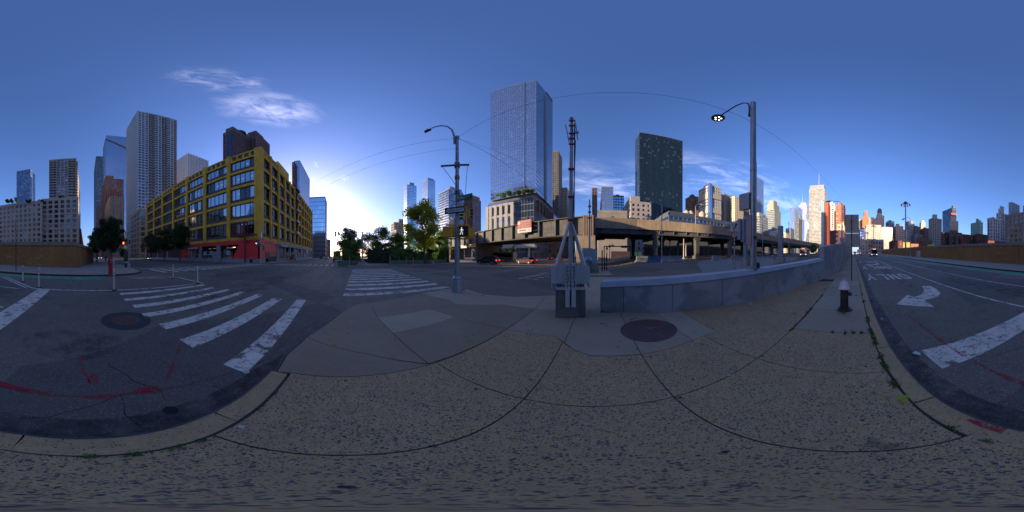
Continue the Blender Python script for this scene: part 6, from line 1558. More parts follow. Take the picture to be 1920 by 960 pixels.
def corner_signal():
    x, y = -33.9, -18.4; t = thing('signal_pole', 'signal pole with a green light at the warehouse corner', 'signal pole', (x, y, 0))
    a = MB(); a.tube([(x, y, 0), (x, y, 7.6)], [.14, .09], 10); a.lathe([(.4, 0), (.34, .7), (.16, .8)], (x, y, 0), 8); a.build('pole', STEEL, t)
    a = MB(); a.bar((x, y, 5.6), (x+.7, y-.3, 5.3), .07); a.build('bracket', STEEL, t)
    signal_head(t, (.55, -.75, 4.9), rad(118), 'g', BLACK); signal_head(t, (-.2, .6, 3.5), rad(160), None, YELL)
    a = MB(); a.box(x-.1, x+.1, y-1.0, y+1.0, 4.1, 4.35); a.build('street_sign', paint((.12, .16, .2), .6), t)
    a = MB(); a.box(x+.2, x+.3, y+.3, y+.6, 5.8, 7.2); a.build('sign_plate', WHITE, t)
corner_signal()
def litter_bin():
    x, y = -33.3, -20.6; t = thing('litter_bin', 'dark wire litter bin with a pale lid at the warehouse corner', 'bin', (x, y, 0))
    a = MB(); a.lathe([(.38, 0), (.45, 1.0), (.42, 1.0), (.36, .1)], (x, y, 0), 16); a.build('basket', DARK, t)
    a = MB(); a.lathe([(.47, .98), (.47, 1.12), (.3, 1.16)], (x, y, 0), 16); a.build('lid', paint((.4, .43, .45), .6), t)
litter_bin()
for i, (x, y) in enumerate(((-48.2, -18.2), (-50, -18.2), (-53.5, -18.1))):
    t = thing('bollard', ['yellow bollard nearest the warehouse corner by the loading door', 'middle yellow bollard by the loading door', 'farthest yellow bollard past the loading door'][i], 'bollard', (x, y, 0), 0, 'yellow bollards')
    a = MB(); a.tube([(x, y, 0), (x, y, 1.6)], .11, 10); a.lathe([(.11, 1.6), (.07, 1.7), (.01, 1.72)], (x, y, 0), 10); a.build('post', YELL, t)
def cart():
    x, y = -57, -17.4; t = thing('junk_cart', 'loaded street cart with tarpaulin bundles by the warehouse', 'cart', (x, y, 0))
    a = MB(); a.box(x-1.5, x+1.5, y-.7, y+.7, .5, 1.0); a.build('tray', paint((.12, .03, .03), .7), t)
    rr = random.Random(8); 
    for i, c in enumerate(((.12, .14, .2), (.2, .13, .06), (.3, .3, .3), (.1, .08, .07), (.16, .06, .04))):
        a = MB(); a.lathe([(.2, 0), (.55, .2), (.5, .6), (.15, .9)], (x-1.1+.55*i, y+rr.uniform(-.2, .2), .98+(.4 if i % 2 else 0)), 9); a.build('bundle', paint(c, .8), t, smooth=True)
    for sx_ in (-1, 1):
        for sy_ in (-1, 1): a = MB(); a.lathe([(.3, -.06), (.3, .06)], (x+sx_*1.0, y+sy_*.74, .3), 14, 'y'); a.build('wheel', RUBBER, t)
cart()
# ------------------------------------------------------------------ the plate girder bridge and the viaduct
GIRD = paint((.115, .11, .105), .8, .05, .5, .9, .75); GDK = paint((.05, .047, .044), .85, 0, .2, 1); PARA = paint((.42, .31, .20), .9, 0, .22, .7, .5)  # GIRD blotches: weathering stains plus dappled shade put into the colour
def bridge():
    A = Vector((-.6, 30.4)); B = Vector((-63, 46)); L = (B-A).length; rz = math.atan2(B.y-A.y, B.x-A.x)
    t = thing('girder_bridge', 'grey riveted plate girder bridge over the side street', 'bridge', (A.x, A.y, 0), rz)
    n = 16; st = L/n
    for i in range(n):
        for yy in (0, -9.5):
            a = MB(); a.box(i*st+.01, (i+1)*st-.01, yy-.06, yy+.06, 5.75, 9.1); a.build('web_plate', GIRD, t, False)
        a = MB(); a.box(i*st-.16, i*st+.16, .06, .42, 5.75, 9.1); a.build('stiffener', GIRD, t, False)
    for yy in (0, -9.5):
        a = MB(); a.box(0, L, yy-.45, yy+.48, 9.1, 9.28); a.build('top_flange', paint((.09, .07, .055), .8), t, False)
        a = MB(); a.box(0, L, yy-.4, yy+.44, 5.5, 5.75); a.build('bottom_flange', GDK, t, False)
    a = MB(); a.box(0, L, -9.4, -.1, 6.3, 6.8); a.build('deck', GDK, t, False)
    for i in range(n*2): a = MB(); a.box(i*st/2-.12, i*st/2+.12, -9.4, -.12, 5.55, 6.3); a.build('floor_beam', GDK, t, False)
    for i, xx in enumerate((L-1, L-14, L-27)):
        a = MB(); a.box(xx-1.2, xx+1.2, -9.6, .3, -.3, 5.52); a.build('pier', paint((.12, .115, .105), .9, 0, .2, 1, .5), t, False) if i != 1 else None
    a = MB(); a.box(L-1.5, L+30, -9.8, .4, -.3, 9.3); a.build('abutment', paint((.19, .185, .18), .85, 0, .25, .8, .5), t, False)
    a = MB(); a.box(L-9, L-1, .2, .7, 0, 5.4); a.build('hoarding', GDK, t, False)
    # low height boards
    for u in (36, 41.5):
        a = MB(); a.box(u, u+4.6, .5, .58, 4.55, 5.5); bb = a.build('height_board', YELL, t, False)
        for k in range(4): m = MB(); m.box(u+.5+k*.95, u+1.1+k*.95, .585, .6, 4.85, 5.2); m.build('board_mark', BLACK, bb, False)
bridge()
def parking_sign():
    A = Vector((-.6, 30.4)); d = (Vector((-63, 46))-A).normalized(); c = A+d*15.8+Vector((d.y, -d.x))*(-.75)
    n = Vector((-d.y, d.x)); 
    c = A+d*15.8+n*.75
    rz = math.atan2(-d.y, -d.x)      # local x points right as seen from the street
    t = thing('parking_sign', 'red and white PARKING sign hung on the girder bridge', 'sign', (c.x, c.y, 0), rz)
    a = MB(); a.box(-2.05, 2.05, -.05, .05, 8.0, 9.95); a.build('red_board', paint((.33, .018, .03), .6, 0, .15, 2), t, False)
    a = MB(); a.box(-2.05, 2.05, -.05, .05, 7.0, 7.98); a.build('white_board', paint((.55, .50, .44), .6, 0, .15, 2), t, False)
    W = flat((.62, .60, .56), .6)
    a = MB(); a.lathe([(.36, -.055), (.36, -.075)], (-1.5, 0, 9.35), 24, 'y'); r = a.build('emblem_disc', W, t, False)
    text('emblem_letter', 'P', .62, flat((.04, .09, .32), .6), r, (-1.5, -.085, 9.35), (rad(90), 0, 0), .004)
    text('lettering', 'PARKING', .62, W, t, (.42, -.07, 9.52), (rad(90), 0, 0), .01, .98)
    text('lettering', 'Theater and', .46, W, t, (.42, -.07, 8.93), (rad(90), 0, 0), .01, 1.0)
    text('lettering', 'to Times Square', .46, W, t, (0, -.07, 8.38), (rad(90), 0, 0), .01, 1.05)
    text('lettering', 'KEEP RIGHT', .40, BLACK, t, (-.55, -.07, 7.5), (rad(90), 0, 0), .01, .95)
    m = MB(); m.box(.95, 1.45, -.065, -.055, 7.46, 7.54); m.hexa([(1.42, -.065, 7.36), (1.75, -.065, 7.49), (1.75, -.055, 7.49), (1.42, -.055, 7.36), (1.42, -.065, 7.64), (1.75, -.065, 7.51), (1.75, -.055, 7.51), (1.42, -.055, 7.64)]); m.build('arrow', BLACK, t, False)
    a = MB(); a.box(-1.0, 1.0, .05, .4, 6.7, 7.05); a.bar((-1.4, .1, 9.9), (-1.4, .1, 10.3), .12); a.bar((-.5, .2, 9.9), (-.3, .3, 10.5), .1); a.box(-.7, .9, .1, .6, 10.2, 10.6); a.build_each('hanger', GDK, t, False)
    a = MB(); a.bar((2.2, .1, 9.4), (3.0, .5, 7.2), .14); a.bar((2.1, .2, 8.6), (4.2, .4, 7.9), .1); a.bar((2.2, .2, 7.2), (4.0, .4, 7.4), .1); a.build('bracket', GDK, t, False)
parking_sign()
def viaduct():
    t = thing('viaduct', 'tan concrete viaduct ramp on steel columns', 'viaduct', (0, 31.5, 0))
    P = [(-.9, 31.6), (8, 32.3), (18, 32.0), (27, 31.2), (36, 30.6), (46, 30.4), (57, 29.8), (70, 28), (86, 25.5), (104, 22)]
    zt = [9.25, 9.25, 9.3, 9.35, 9.45, 9.5, 9.5, 9.6, 9.6, 9.6]
    for i in range(len(P)-1):
        a, b = Vector(P[i]), Vector(P[i+1]); d = (b-a).normalized(); nn = Vector((-d.y, d.x))
        def Q(v, o, z): q = v+nn*o; return (q.x, q.y, z)
        for s, o in ((0, 0), (1, 10)):
            k = 2 if (b-a).length > 6 else 1
            for j in range(k):
                p, q = a.lerp(b, j/k)+d*.02, a.lerp(b, (j+1)/k)-d*.02; z0, z1 = zt[i]+(zt[i+1]-zt[i])*j/k, zt[i]+(zt[i+1]-zt[i])*(j+1)/k
                m = MB(); m.hexa((Q(p, o, z0-2.15), Q(q, o, z1-2.15), Q(q, o+.29, z1-2.15), Q(p, o+.29, z0-2.15), Q(p, o, z0), Q(q, o, z1), Q(q, o+.29, z1), Q(p, o+.29, z0))); m.build('parapet_panel', PARA, t)
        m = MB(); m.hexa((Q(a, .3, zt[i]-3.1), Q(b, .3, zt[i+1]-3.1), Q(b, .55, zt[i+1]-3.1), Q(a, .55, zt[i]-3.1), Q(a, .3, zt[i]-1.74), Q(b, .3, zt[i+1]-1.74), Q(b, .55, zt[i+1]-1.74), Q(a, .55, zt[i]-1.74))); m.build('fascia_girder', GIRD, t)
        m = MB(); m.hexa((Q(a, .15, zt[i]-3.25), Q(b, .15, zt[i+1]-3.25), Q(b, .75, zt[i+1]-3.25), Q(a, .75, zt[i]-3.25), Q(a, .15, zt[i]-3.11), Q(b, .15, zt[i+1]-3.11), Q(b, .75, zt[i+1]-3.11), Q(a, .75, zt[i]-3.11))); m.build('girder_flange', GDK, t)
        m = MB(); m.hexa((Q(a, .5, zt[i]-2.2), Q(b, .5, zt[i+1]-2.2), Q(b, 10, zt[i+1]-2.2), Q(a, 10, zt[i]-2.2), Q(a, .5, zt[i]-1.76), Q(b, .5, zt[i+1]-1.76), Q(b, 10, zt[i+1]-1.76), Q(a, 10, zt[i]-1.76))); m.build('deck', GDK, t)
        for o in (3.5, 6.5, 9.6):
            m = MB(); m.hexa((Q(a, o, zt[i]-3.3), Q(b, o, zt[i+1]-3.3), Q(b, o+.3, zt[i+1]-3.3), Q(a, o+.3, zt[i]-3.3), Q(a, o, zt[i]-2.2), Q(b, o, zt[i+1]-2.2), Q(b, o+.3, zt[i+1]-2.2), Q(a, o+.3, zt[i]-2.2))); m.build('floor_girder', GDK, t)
        k = max(2, int((b-a).length/2.6))
        for j in range(k):
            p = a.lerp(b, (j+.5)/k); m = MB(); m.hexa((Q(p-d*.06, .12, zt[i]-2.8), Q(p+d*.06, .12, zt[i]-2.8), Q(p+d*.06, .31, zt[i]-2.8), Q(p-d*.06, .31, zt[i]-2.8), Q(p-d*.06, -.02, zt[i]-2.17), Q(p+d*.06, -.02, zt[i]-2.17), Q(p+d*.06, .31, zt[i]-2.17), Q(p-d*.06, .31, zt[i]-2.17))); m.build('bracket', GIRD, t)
    for i, (x, y, w, c) in enumerate(((12.2, 32.9, .95, 0), (22.6, 32.4, 1.1, 1), (33.4, 31.6, 1.0, 0), (44, 31.4, 1.2, 1), (56, 30.8, 1.2, 1), (70, 29, 1.2, 1), (9, 40.5, .9, 1), (17, 40.6, .9, 1), (27, 40, .9, 1), (37.5, 39, .9, 1), (48, 39, .9, 1), (60, 37, .9, 1))):
        g = S(x, y)-.3; m = MB(); m.frustum(x-w*.75, x+w*.75, y-w*.5, y+w*.5, 5.5, 6.25, 1.0); m.frustum(x-w*.38, x+w*.38, y-w*.38, y+w*.38, g, 5.5, 1.3)
        m.frustum(x-w*.8, x+w*.8, y-w*.8, y+w*.8, g, g+.9, .8); m.build('column', paint((.13, .125, .115), .8, 0, .25, 1, .5) if not c else paint((.075, .07, .064), .85, 0, .25, 1, .4), t)
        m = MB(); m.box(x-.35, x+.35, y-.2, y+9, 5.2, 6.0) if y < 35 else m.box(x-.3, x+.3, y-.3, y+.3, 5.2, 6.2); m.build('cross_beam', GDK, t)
viaduct()
def bridge_pier():
    x, y = -1.6, 31.0; t = thing('bridge_pier', 'tan fluted concrete pier between the girder bridge and the viaduct', 'pier', (x, y, 0))
    a = MB(); a.box(x-1.0, x+.9, y-1.5, y+9, -.3, 9.2); a.build('shaft', PARA, t)
    for k in range(5): a = MB(); a.box(x-.95+.4*k, x-.72+.4*k, y-1.62, y-1.4, 2.2, 9.1); a.build('flute', PARA, t)
    a = MB(); a.box(x-2.2, x+1.2, y-1.9, y+9.4, -.3, 5.3); a.build('plinth', PARA, t)
bridge_pier()
# ------------------------------------------------------------------ the island with the second gate
def gate_island():
    isl = [(-2.6, 13.6), (.9, 13.2), (1.3, 13.8), (1.0, 19), (-1.6, 19.5), (-2.8, 17)]
    o = sheet('traffic_island', isl, .02, SLABP, None, .3); tag(o, kind='structure')
    t = thing('gate_machine', 'second grey boom gate with cabinets on the traffic island', 'boom gate', (-.7, 16, .02))
    W = paint((.42, .45, .49), .5, .1, .12, 2, .2); x, y = -.75, 15.8
    for dx, w, d_, h, yy in ((-.45, .5, .5, 1.0, 14.6), (.5, .55, .7, 2.3, 16.6), (-.3, 1.1, .8, 2.45, 17.6), (.4, 1.0, .8, .95, 15.4)):
        a = MB(); a.box(x+dx-w/2, x+dx+w/2, yy-d_/2, yy+d_/2, .02, h); a.build('cabinet', W if h != .95 else CONC, t, bevel=.02)
    a = MB(); a.hexa([(x-.09, 15.7, .9), (x+.09, 15.7, .9), (x+.09, 15.9, .9), (x-.09, 15.9, .9), (x-.06, 15.72, 7.3), (x+.06, 15.72, 7.3), (x+.06, 15.88, 7.3), (x-.06, 15.88, 7.3)]); a.build('boom', W, t)
    for z in (5.3, 5.9, 6.5): a = MB(); a.box(x-.14, x+.14, 15.66, 15.94, z, z+.12); a.build('marker', paint((.3, .12, .12), .6), t)
    a = MB(); a.lathe([(.35, 0), (.45, .2), (.3, .5), (.1, .6)], (x-.1, 15.0, 1.0), 12); a.build('motor', GALV, t, smooth=True)
    for k, (dx, h) in enumerate(((1.25, 2.2), (1.5, 1.5), (1.75, 1.9))): a = MB(); a.tube([(x+dx, 16.8+.3*k, 0), (x+dx, 16.8+.3*k, h)], .06, 8); a.build('guard_post', DARK, t)
gate_island()
# ------------------------------------------------------------------ lamps, masts and posts of the plaza
def cobra(name, label, x, y, h, arm, ang, z0, r=.1, head=.5, mat=None, rise=.8, twin=False):
    t = thing(name, label, 'street lamp', (x, y, z0)); mat = mat or GALV
    a = MB(); a.tube([(x, y, z0), (x, y, z0+h)], [r, r*.6], 10); a.lathe([(r*2.2, 0), (r*1.6, .6), (r, .7)], (x, y, z0), 8); a.build('pole', mat, t, smooth=True)
    for s in ((1, -1) if twin else (1,)):
        dx, dy = math.cos(ang)*s, math.sin(ang)*s; k = arm*(1 if s > 0 else .6); a = MB()
        a.tube([(x, y, z0+h-.3), (x+dx*k*.12, y+dy*k*.12, z0+h+rise*.6), (x+dx*k*.4, y+dy*k*.4, z0+h+rise), (x+dx*k*.8, y+dy*k*.8, z0+h+rise)], [r*.5, r*.45, r*.4, r*.35], 6); a.build('arm', mat, t, smooth=True)
        a = MB(); ex, ey, ez = x+dx*k, y+dy*k, z0+h+rise; a.tube([(x+dx*k*.75, y+dy*k*.75, ez), (ex, ey, ez-.02), (x+dx*(k+head), y+dy*(k+head), ez-.1)], [.06, head*.28, head*.12], 8); a.build('lamp_head', paint((.38, .37, .33), .5), t, smooth=True)
    return t
x, y = spot(1241, 26.5); cobra('street_lamp', 'slender pale lamp post with a curved arm before the viaduct', x, y, 9.4, 2.2, rad(-15), S(x, y)-.15, .11, .6, twin=True)
x, y = spot(1304, 46); cobra('street_lamp', 'lamp post rising from the viaduct parapet with a small flag', x, y, 8.0, 1.8, rad(-20), 8.0, .1, .5)
a = MB(); a.box(x+.1, x+.9, y-.03, y+.03, 13.3, 15.0); a.box(x+.1, x+.9, y-.035, y+.035, 12.2, 12.7); o = a.build('banner', paint((.45, .2, .2), .7), bpy.data.objects['street_lamp.002'] if 'street_lamp.002' in bpy.data.objects else None)
x, y = spot(1430, 31); cobra('street_lamp', 'thin lamp post right of the thick post with a short arm', x, y, 8.2, 1.2, rad(20), S(x, y)-.1, .08, .4)
x, y = spot(1479, 34); cobra('street_lamp', 'thin lamp post in the tunnel approach near the far bus', x, y, 7.0, 1.2, rad(200), S(x, y)-.1, .08, .4, twin=True)
x, y = spot(1707, 44.5); cobra('street_lamp', 'grey lamp post with a long arm in front of the brick wall', x, y, 10.8, 4.2, rad(10), S(x, y), .12, .9, rise=.9)
x, y = spot(1648, 92); cobra('street_lamp', 'distant lamp post at the wall near the bus', x, y, 11, 2.5, rad(170), S(x, y), .14, .7)
cobra('street_lamp', 'lamp pole with a cross arm standing behind the tall blue wall', 25, 1.75, 9.4, 2.0, rad(100), S(25), .12, .6, rise=.35)
x, y = spot(1679, 108); cobra('street_lamp', 'distant lamp post right of the white blocks', x, y, 10, 2.5, rad(170), S(x, y), .14, .7)
def high_mast(px, d, top, lb):
    x, y = spot(px, d); z1 = zat(top, d); t = thing('light_mast', lb, 'light mast', (x, y, S(x)))
    a = MB(); a.tube([(x, y, S(x)), (x, y, z1)], [.45, .28], 12); a.build('pole', paint((.34, .29, .24), .7, .1), t, smooth=True)
    a = MB(); a.lathe([(1.0, z1-.6), (1.1, z1), (.6, z1+.5)], (x, y, 0), 14); a.build('ring', GDK, t)
    for k in range(8):
        an = k*.785; m = MB(); ex, ey = x+2.2*math.cos(an), y+2.2*math.sin(an); m.bar((x+.8*math.cos(an), y+.8*math.sin(an), z1-.2), (ex, ey, z1-.9), .16); m.lathe([(.2, -.9), (.5, -1.5), (.3, -1.5)], (ex, ey, z1), 8); m.build('floodlight', paint((.42, .40, .34), .5), t)
high_mast(1698, 80, 380, 'very tall light mast with a ring of floodlights behind the brick wall')
high_mast(1638, 170, 423, 'distant light mast in front of the bright white block')
high_mast(1626, 200, 436, 'farthest small light mast left of the bright white block')
def wall_cabinet():
    x, y = spot(1722, 53.5); z = S(x); t = thing('utility_cabinet', 'pale grey utility cabinet standing against the brick wall', 'cabinet', (x, y, z))
    a = MB(); a.box(x-.7, x+.7, y-.4, y+.4, z-.05, z+2.1); a.build('body', paint((.42, .44, .43), .6), t, bevel=.03)
    a = MB(); a.box(x-.72, x+.72, y-.42, y+.42, z-.05, z+.1); a.build('plinth', CONC, t)
    a = MB(); a.box(x-.02, x+.02, y+.4, y+.41, z+.15, z+2.0); a.build('door_seam', GDK, t)
wall_cabinet()
def steel_gantry(px, d, top, w, lb, arm=None, boxes=0):
    x, y = spot(px, d); g = S(x, y)+.1; z1 = zat(top, d); t = thing('steel_post', lb, 'gantry', (x, y, g))
    Bc = paint((.19, .24, .31), .6, .1, .2, 2, .3)
    a = MB(); a.box(x-w/2, x+w/2, y-w/2, y+w/2, g, z1); a.build('post', Bc, t)
    a = MB(); a.box(x-w*.56, x-w*.44, y-w*.56, y+w*.56, g, z1); a.build('flange', Bc, t)
    a = MB(); a.frustum(x-w*1.2, x+w*1.2, y-w*1.2, y+w*1.2, g-.4, g+.75, .8); a.build('footing', CONC, t)
    for k in range(boxes):
        m = MB(); xx, yy = x-.5-.35*k, y+.3*k; m.box(xx-.18, xx+.18, yy-.25, yy+.25, z1-3.4+.3*k, z1-.4); m.build('sign_box', Bc, t)
    if arm:
        m = MB(); b = math.radians(bear(px)); rx, ry = -math.cos(b), math.sin(b)
        m.bar((x, y, z1-.4), (x+rx*arm, y+ry*arm, z1-.9), .18); m.build('arm', Bc, t)
        m = MB(); m.lathe([(.1, 0), (.5, .1), (.55, .5), (.2, .8)], (x+rx*arm*.9, y+ry*arm*.9, z1-1.5), 10); m.build('camera_dome', paint((.40, .36, .30), .5), t)
    return t
steel_gantry(1398, 21.5, 407, .42, 'blue grey steel post with sign boxes left of the lamp post', 2.6, 2)
steel_gantry(1410, 23.5, 420, .32, 'second blue grey steel post hidden close behind the lamp post')
steel_gantry(1464, 26, 424, .62, 'stout blue grey steel post with an arm right of the lamp post', 2.6)
def lane_sign():
    x, y = spot(1377, 11.5); g = S(x, y)-.05; t = thing('lane_sign', 'white lane arrow sign above a no turn disc behind the blue wall', 'sign', (x, y, g), -rad(bear(1377)))
    z = lambda py: zat(py, 11.5)-g
    a = MB(); a.tube([(0, .03, 0), (0, .03, z(416))], .04, 8); a.build('post', GALV, t, False)
    a = MB(); a.box(-.27, .27, -.02, 0, z(434), z(416)); s = a.build('arrow_board', paint((.48, .49, .50), .5), t, False)
    m = MB(); zz = z(425)
    m.tube([(-.06, -.026, zz-.28), (-.02, -.026, zz-.12), (.08, -.026, zz+.02), (.11, -.026, zz+.14)], .035, 6); m.lathe([(.1, 0), (.01, .15)], (.12, -.02, zz+.12), 8); m.bar((-.15, -.026, zz-.02), (-.15, -.026, zz+.2), .06, .02); m.bar((-.21, -.026, zz+.2), (-.09, -.026, zz+.2), .06, .02)
    m.build('arrow', BLACK, s, False)
    m = MB(); m.lathe([(.23, -.018), (.23, -.03)], (0, 0, z(440)), 24, 'y'); d = m.build('disc', paint((.5, .5, .5), .5), t, False)
    m = MB()
    m.tube([(.2*math.cos(k*math.pi/10), -.036, z(440)+.2*math.sin(k*math.pi/10)) for k in range(21)], .03, 5); m.bar((-.14, -.036, z(440)+.14), (.14, -.036, z(440)-.14), .05, .03); m.build('red_ring', paint((.4, .03, .03), .5), d, False)
    m = MB(); m.bar((.02, -.033, z(440)-.12), (.02, -.033, z(440)+.1), .045, .02); m.build('turn_arrow', BLACK, d, False)
lane_sign()
# clutter below the viaduct
def thing_box(name, label, cat, px, d, w, dd, h, mat, extra=None):
    x, y = spot(px, d); g = S(x, y)-.1; t = thing(name, label, cat, (x, y, g))
    a = MB(); a.frustum(x-w/2, x+w/2, y-dd/2, y+dd/2, g, g+h*.35, .8, .55); a.frustum(x-w*.4, x+w*.4, y-dd*.275, y+dd*.275, g+h*.35, g+h, .95, .6); a.build('body', mat, t)
    a = MB(); a.box(x-w*.38, x+w*.38, y-dd*.2, y+dd*.2, g+h, g+h+.06); a.build('cap', mat, t)
    return t
for i, (px, d, lb) in enumerate(((1222, 29, 'blue plastic road barrier left of the slender lamp post'), (1233, 29.5, 'blue plastic road barrier right of its twin under the viaduct'))):
    thing_box('road_barrier', lb, 'barrier', px, d, 1.8, .9, 1.1, paint((.05, .11, .22), .6))
for i, (px, d, lb) in enumerate(((1252, 30, 'concrete barrier block at the ramp edge beside the slender lamp'), (1268, 31, 'second concrete barrier block at the ramp edge'), (1345, 30, 'concrete barrier block below the flagged lamp'), (1380, 29, 'concrete barrier block left of the steel post'), (1452, 34, 'pale concrete barrier block beside the stout steel post'), (1205, 30, 'tan concrete block by the viaduct column'))):
    thing_box('concrete_barrier', lb, 'barrier', px, d, 3.0, .9, 1.0, CONC)
def fence(px0, px1, d, h, lb, col):
    (x0, y0), (x1, y1) = spot(px0, d), spot(px1, d); g = S(x0, y0); t = thing('mesh_fence', lb, 'fence', (x0, y0, g)); a = Vector((x0, y0)); b = Vector((x1, y1)); n = max(3, int((b-a).length/2.2))
    for k in range(n+1): p = a.lerp(b, k/n); m = MB(); m.tube([(p.x, p.y, g-.2), (p.x, p.y, g+h)], .05, 6); m.build('post', col, t)
    for z in (.15, h*.5, h-.05): m = MB(); m.tube([(a.x, a.y, g+z), (b.x, b.y, g+z)], .03, 6); m.build('rail', col, t)
    m = MB(); L = (b-a).length; k = int(L/.35)
    for j in range(k): p = a.lerp(b, j/k); m.bar((p.x, p.y, g+.1), (p.x, p.y, g+h), .02)
    m.build('mesh_wires', col, t)
fence(1318, 1352, 38, 2.3, 'rusty brown site fence below the flagged lamp', paint((.14, .075, .035), .8)); fence(1215, 1232, 34, 2.4, 'dark fence beside the viaduct column', DARK); fence(1400, 1450, 40, 2.2, 'dark fence behind the thick lamp post', GDK); fence(1500, 1545, 30, 1.6, 'dark rail fence on the bank of the tunnel approach', GDK)
for i, (px, d, h, c, lb) in enumerate(((1256, 42, 5.2, c_wh, 'white post below the viaduct right of the slender lamp'), (1282, 38, 5.6, c_wh, 'bright white post in the middle below the viaduct'), (1286, 40, 5.2, c_wh, 'thinner white post beside the bright white post'), (1271, 44, 4.2, c_lt, 'pale signal post with a red light under the viaduct'), (1143, 50, 5, STEEL, 'left thin post before the sand coloured terminal'), (1138, 52, 4.6, STEEL, 'leftmost thin post before the sand coloured terminal'), (1188, 46, 6, c_wh, 'left white pole of the gantry before the terminal'), (1196, 46, 6, c_wh, 'right white pole of the gantry before the terminal'), (1328, 50, 5, STEEL, 'grey pole behind the rusty site fence'))):
    x, y = spot(px, d); g = S(x, y)-.2; t = thing('plaza_post', lb, 'post', (x, y, g)); a = MB(); a.tube([(x, y, g), (x, y, g+h)], [.14, .1], 8); a.build('shaft', c, t); a = MB(); a.frustum(x-.3, x+.3, y-.3, y+.3, g, g+.4, .6); a.build('foot', CONC, t)
    a = MB(); a.box(x-.28, x+.28, y-.2, y+.1, g+h-.8, g+h-.1); a.build('head', DARK if i not in (3,) else paint((.4, .06, .05), .5), t)
x0, y0 = spot(1133, 44); x1, y1 = spot(1182, 44); t = thing('height_gantry', 'dark blue height limit bar under the viaduct', 'gantry', (x0, y0, 0))
a = MB(); a.tube([(x0, y0, 4.2), (x1, y1, 4.2)], .14, 8); a.build('bar', paint((.05, .07, .10), .6), t)
for q in ((x0, y0), (x1, y1)): a = MB(); a.tube([(q[0], q[1], -.2), (q[0], q[1], 4.3)], .12, 8); a.build('leg', paint((.05, .07, .10), .6), t)
a = MB(); a.box((x0+x1)/2+1, (x0+x1)/2+2.6, (y0+y1)/2-.2, (y0+y1)/2-.1, 3.8, 4.4); a.build('sign_plate', DARK, t)
tb = bpy.data.objects['beige_terminal']; cx, cy, sx, sy, lx, ly, z1, zb = tb['_fp']
a = MB(); a.box(cx+5, cx+12.5, cy-.12, cy+.1, -.2, 3.4); a.build('purple_shutter', paint((.08, .045, .06), .7), tb)
a = MB(); a.box(cx+12.8, cx+17, cy-.13, cy+.1, -.2, 3.2); a.build('green_door', paint((.03, .10, .09), .6), tb)
# signal mast arm across the side street
def mast_arm():
    x, y = -30.7, 4.0; t = thing('signal_mast', 'signal mast with a long curved arm by the plaza planters', 'signal mast', (x, y, 0))
    a = MB(); a.tube([(x, y, 0), (x, y, 6.3)], [.17, .11], 12); a.lathe([(.4, 0), (.3, .8), (.18, .9)], (x, y, 0), 8); a.build('pole', STEEL, t, smooth=True)
    a = MB(); a.tube([(x, y, 4.4), (x, y-.8, 5.0), (x, y-2.2, 5.9), (x, y-3.8, 6.5), (x, y-4.7, 6.75)], [.11, .1, .085, .07, .055], 8); a.build('arm', STEEL, t, smooth=True)
    a = MB(); a.tube([(x, y-1.0, 6.0), (x, y+1.0, 6.05)], .07, 8); a.build('cross_bar', DARK, t)
    signal_head(t, (.05, -4.5, 5.75), rad(90), 'g', BLACK); signal_head(t, (.0, -5.05, 5.75), rad(-20), None, BLACK)
    a = MB(); a.bar((x, y-4.7, 6.75), (x, y-4.75, 6.1), .06); a.build_each('hanger', DARK, t)
    a = MB(); a.hexa([(x+.2, y-.42, 2.25), (x+.2, y, 1.83), (x+.24, y, 1.83), (x+.24, y-.42, 2.25), (x+.2, y, 2.67), (x+.2, y+.42, 2.25), (x+.24, y+.42, 2.25), (x+.24, y, 2.67)]); a.build('warning_sign', paint((.55, .25, .02), .5), t)
    a = MB(); a.box(x+.15, x+.2, y-.8, y+.6, 3.2, 3.42); a.build('street_sign', paint((.10, .13, .17), .6), t)
    ped_signal(t, (.1, .5, 2.9), rad(60))
mast_arm()
x, y = spot(783, 40); t = thing('plaza_pole', 'slim pole with a red light standing in the hedge row', 'signal pole', (x, y, 0)); a = MB(); a.tube([(x, y, 0), (x, y, 11.5)], [.1, .07], 8); a.build('pole', STEEL, t)
a = MB(); a.box(x-.15, x+.15, y-.35, y-.05, 5.6, 6.3); h = a.build('signal_head', DARK, t); a = MB(); a.lathe([(.1, -.36), (.1, -.38)], (x, y, 6.1), 10, 'y'); a.build('red_lens', LENS['r'], h)

# site wall and parked coaches behind the columns
def site_wall():
    y = 47.5; t = thing('site_wall', 'dark site wall with a teal band behind the viaduct columns', 'wall', (40, y, 0))
    for k in range(11):
        x = 14+5.6*k; g = S(x, y)-.4
        a = MB(); a.box(x+.02, x+5.58, y, y+.3, g, g+3.1); a.build('panel', paint([(.07, .045, .038), (.09, .06, .05), (.05, .05, .052)][k % 3], .85, 0, .3, 1, .4), t)
        a = MB(); a.box(x, x+5.6, y-.06, y+.36, g+3.1, g+3.9); a.build('teal_band', paint((.04, .10, .105), .6), t)
        a = MB(); a.box(x, x+5.6, y, y+.3, g+3.9, g+5.6); a.build('upper_panel', paint((.10, .10, .10), .85, 0, .3, 1, .4), t)
site_wall()
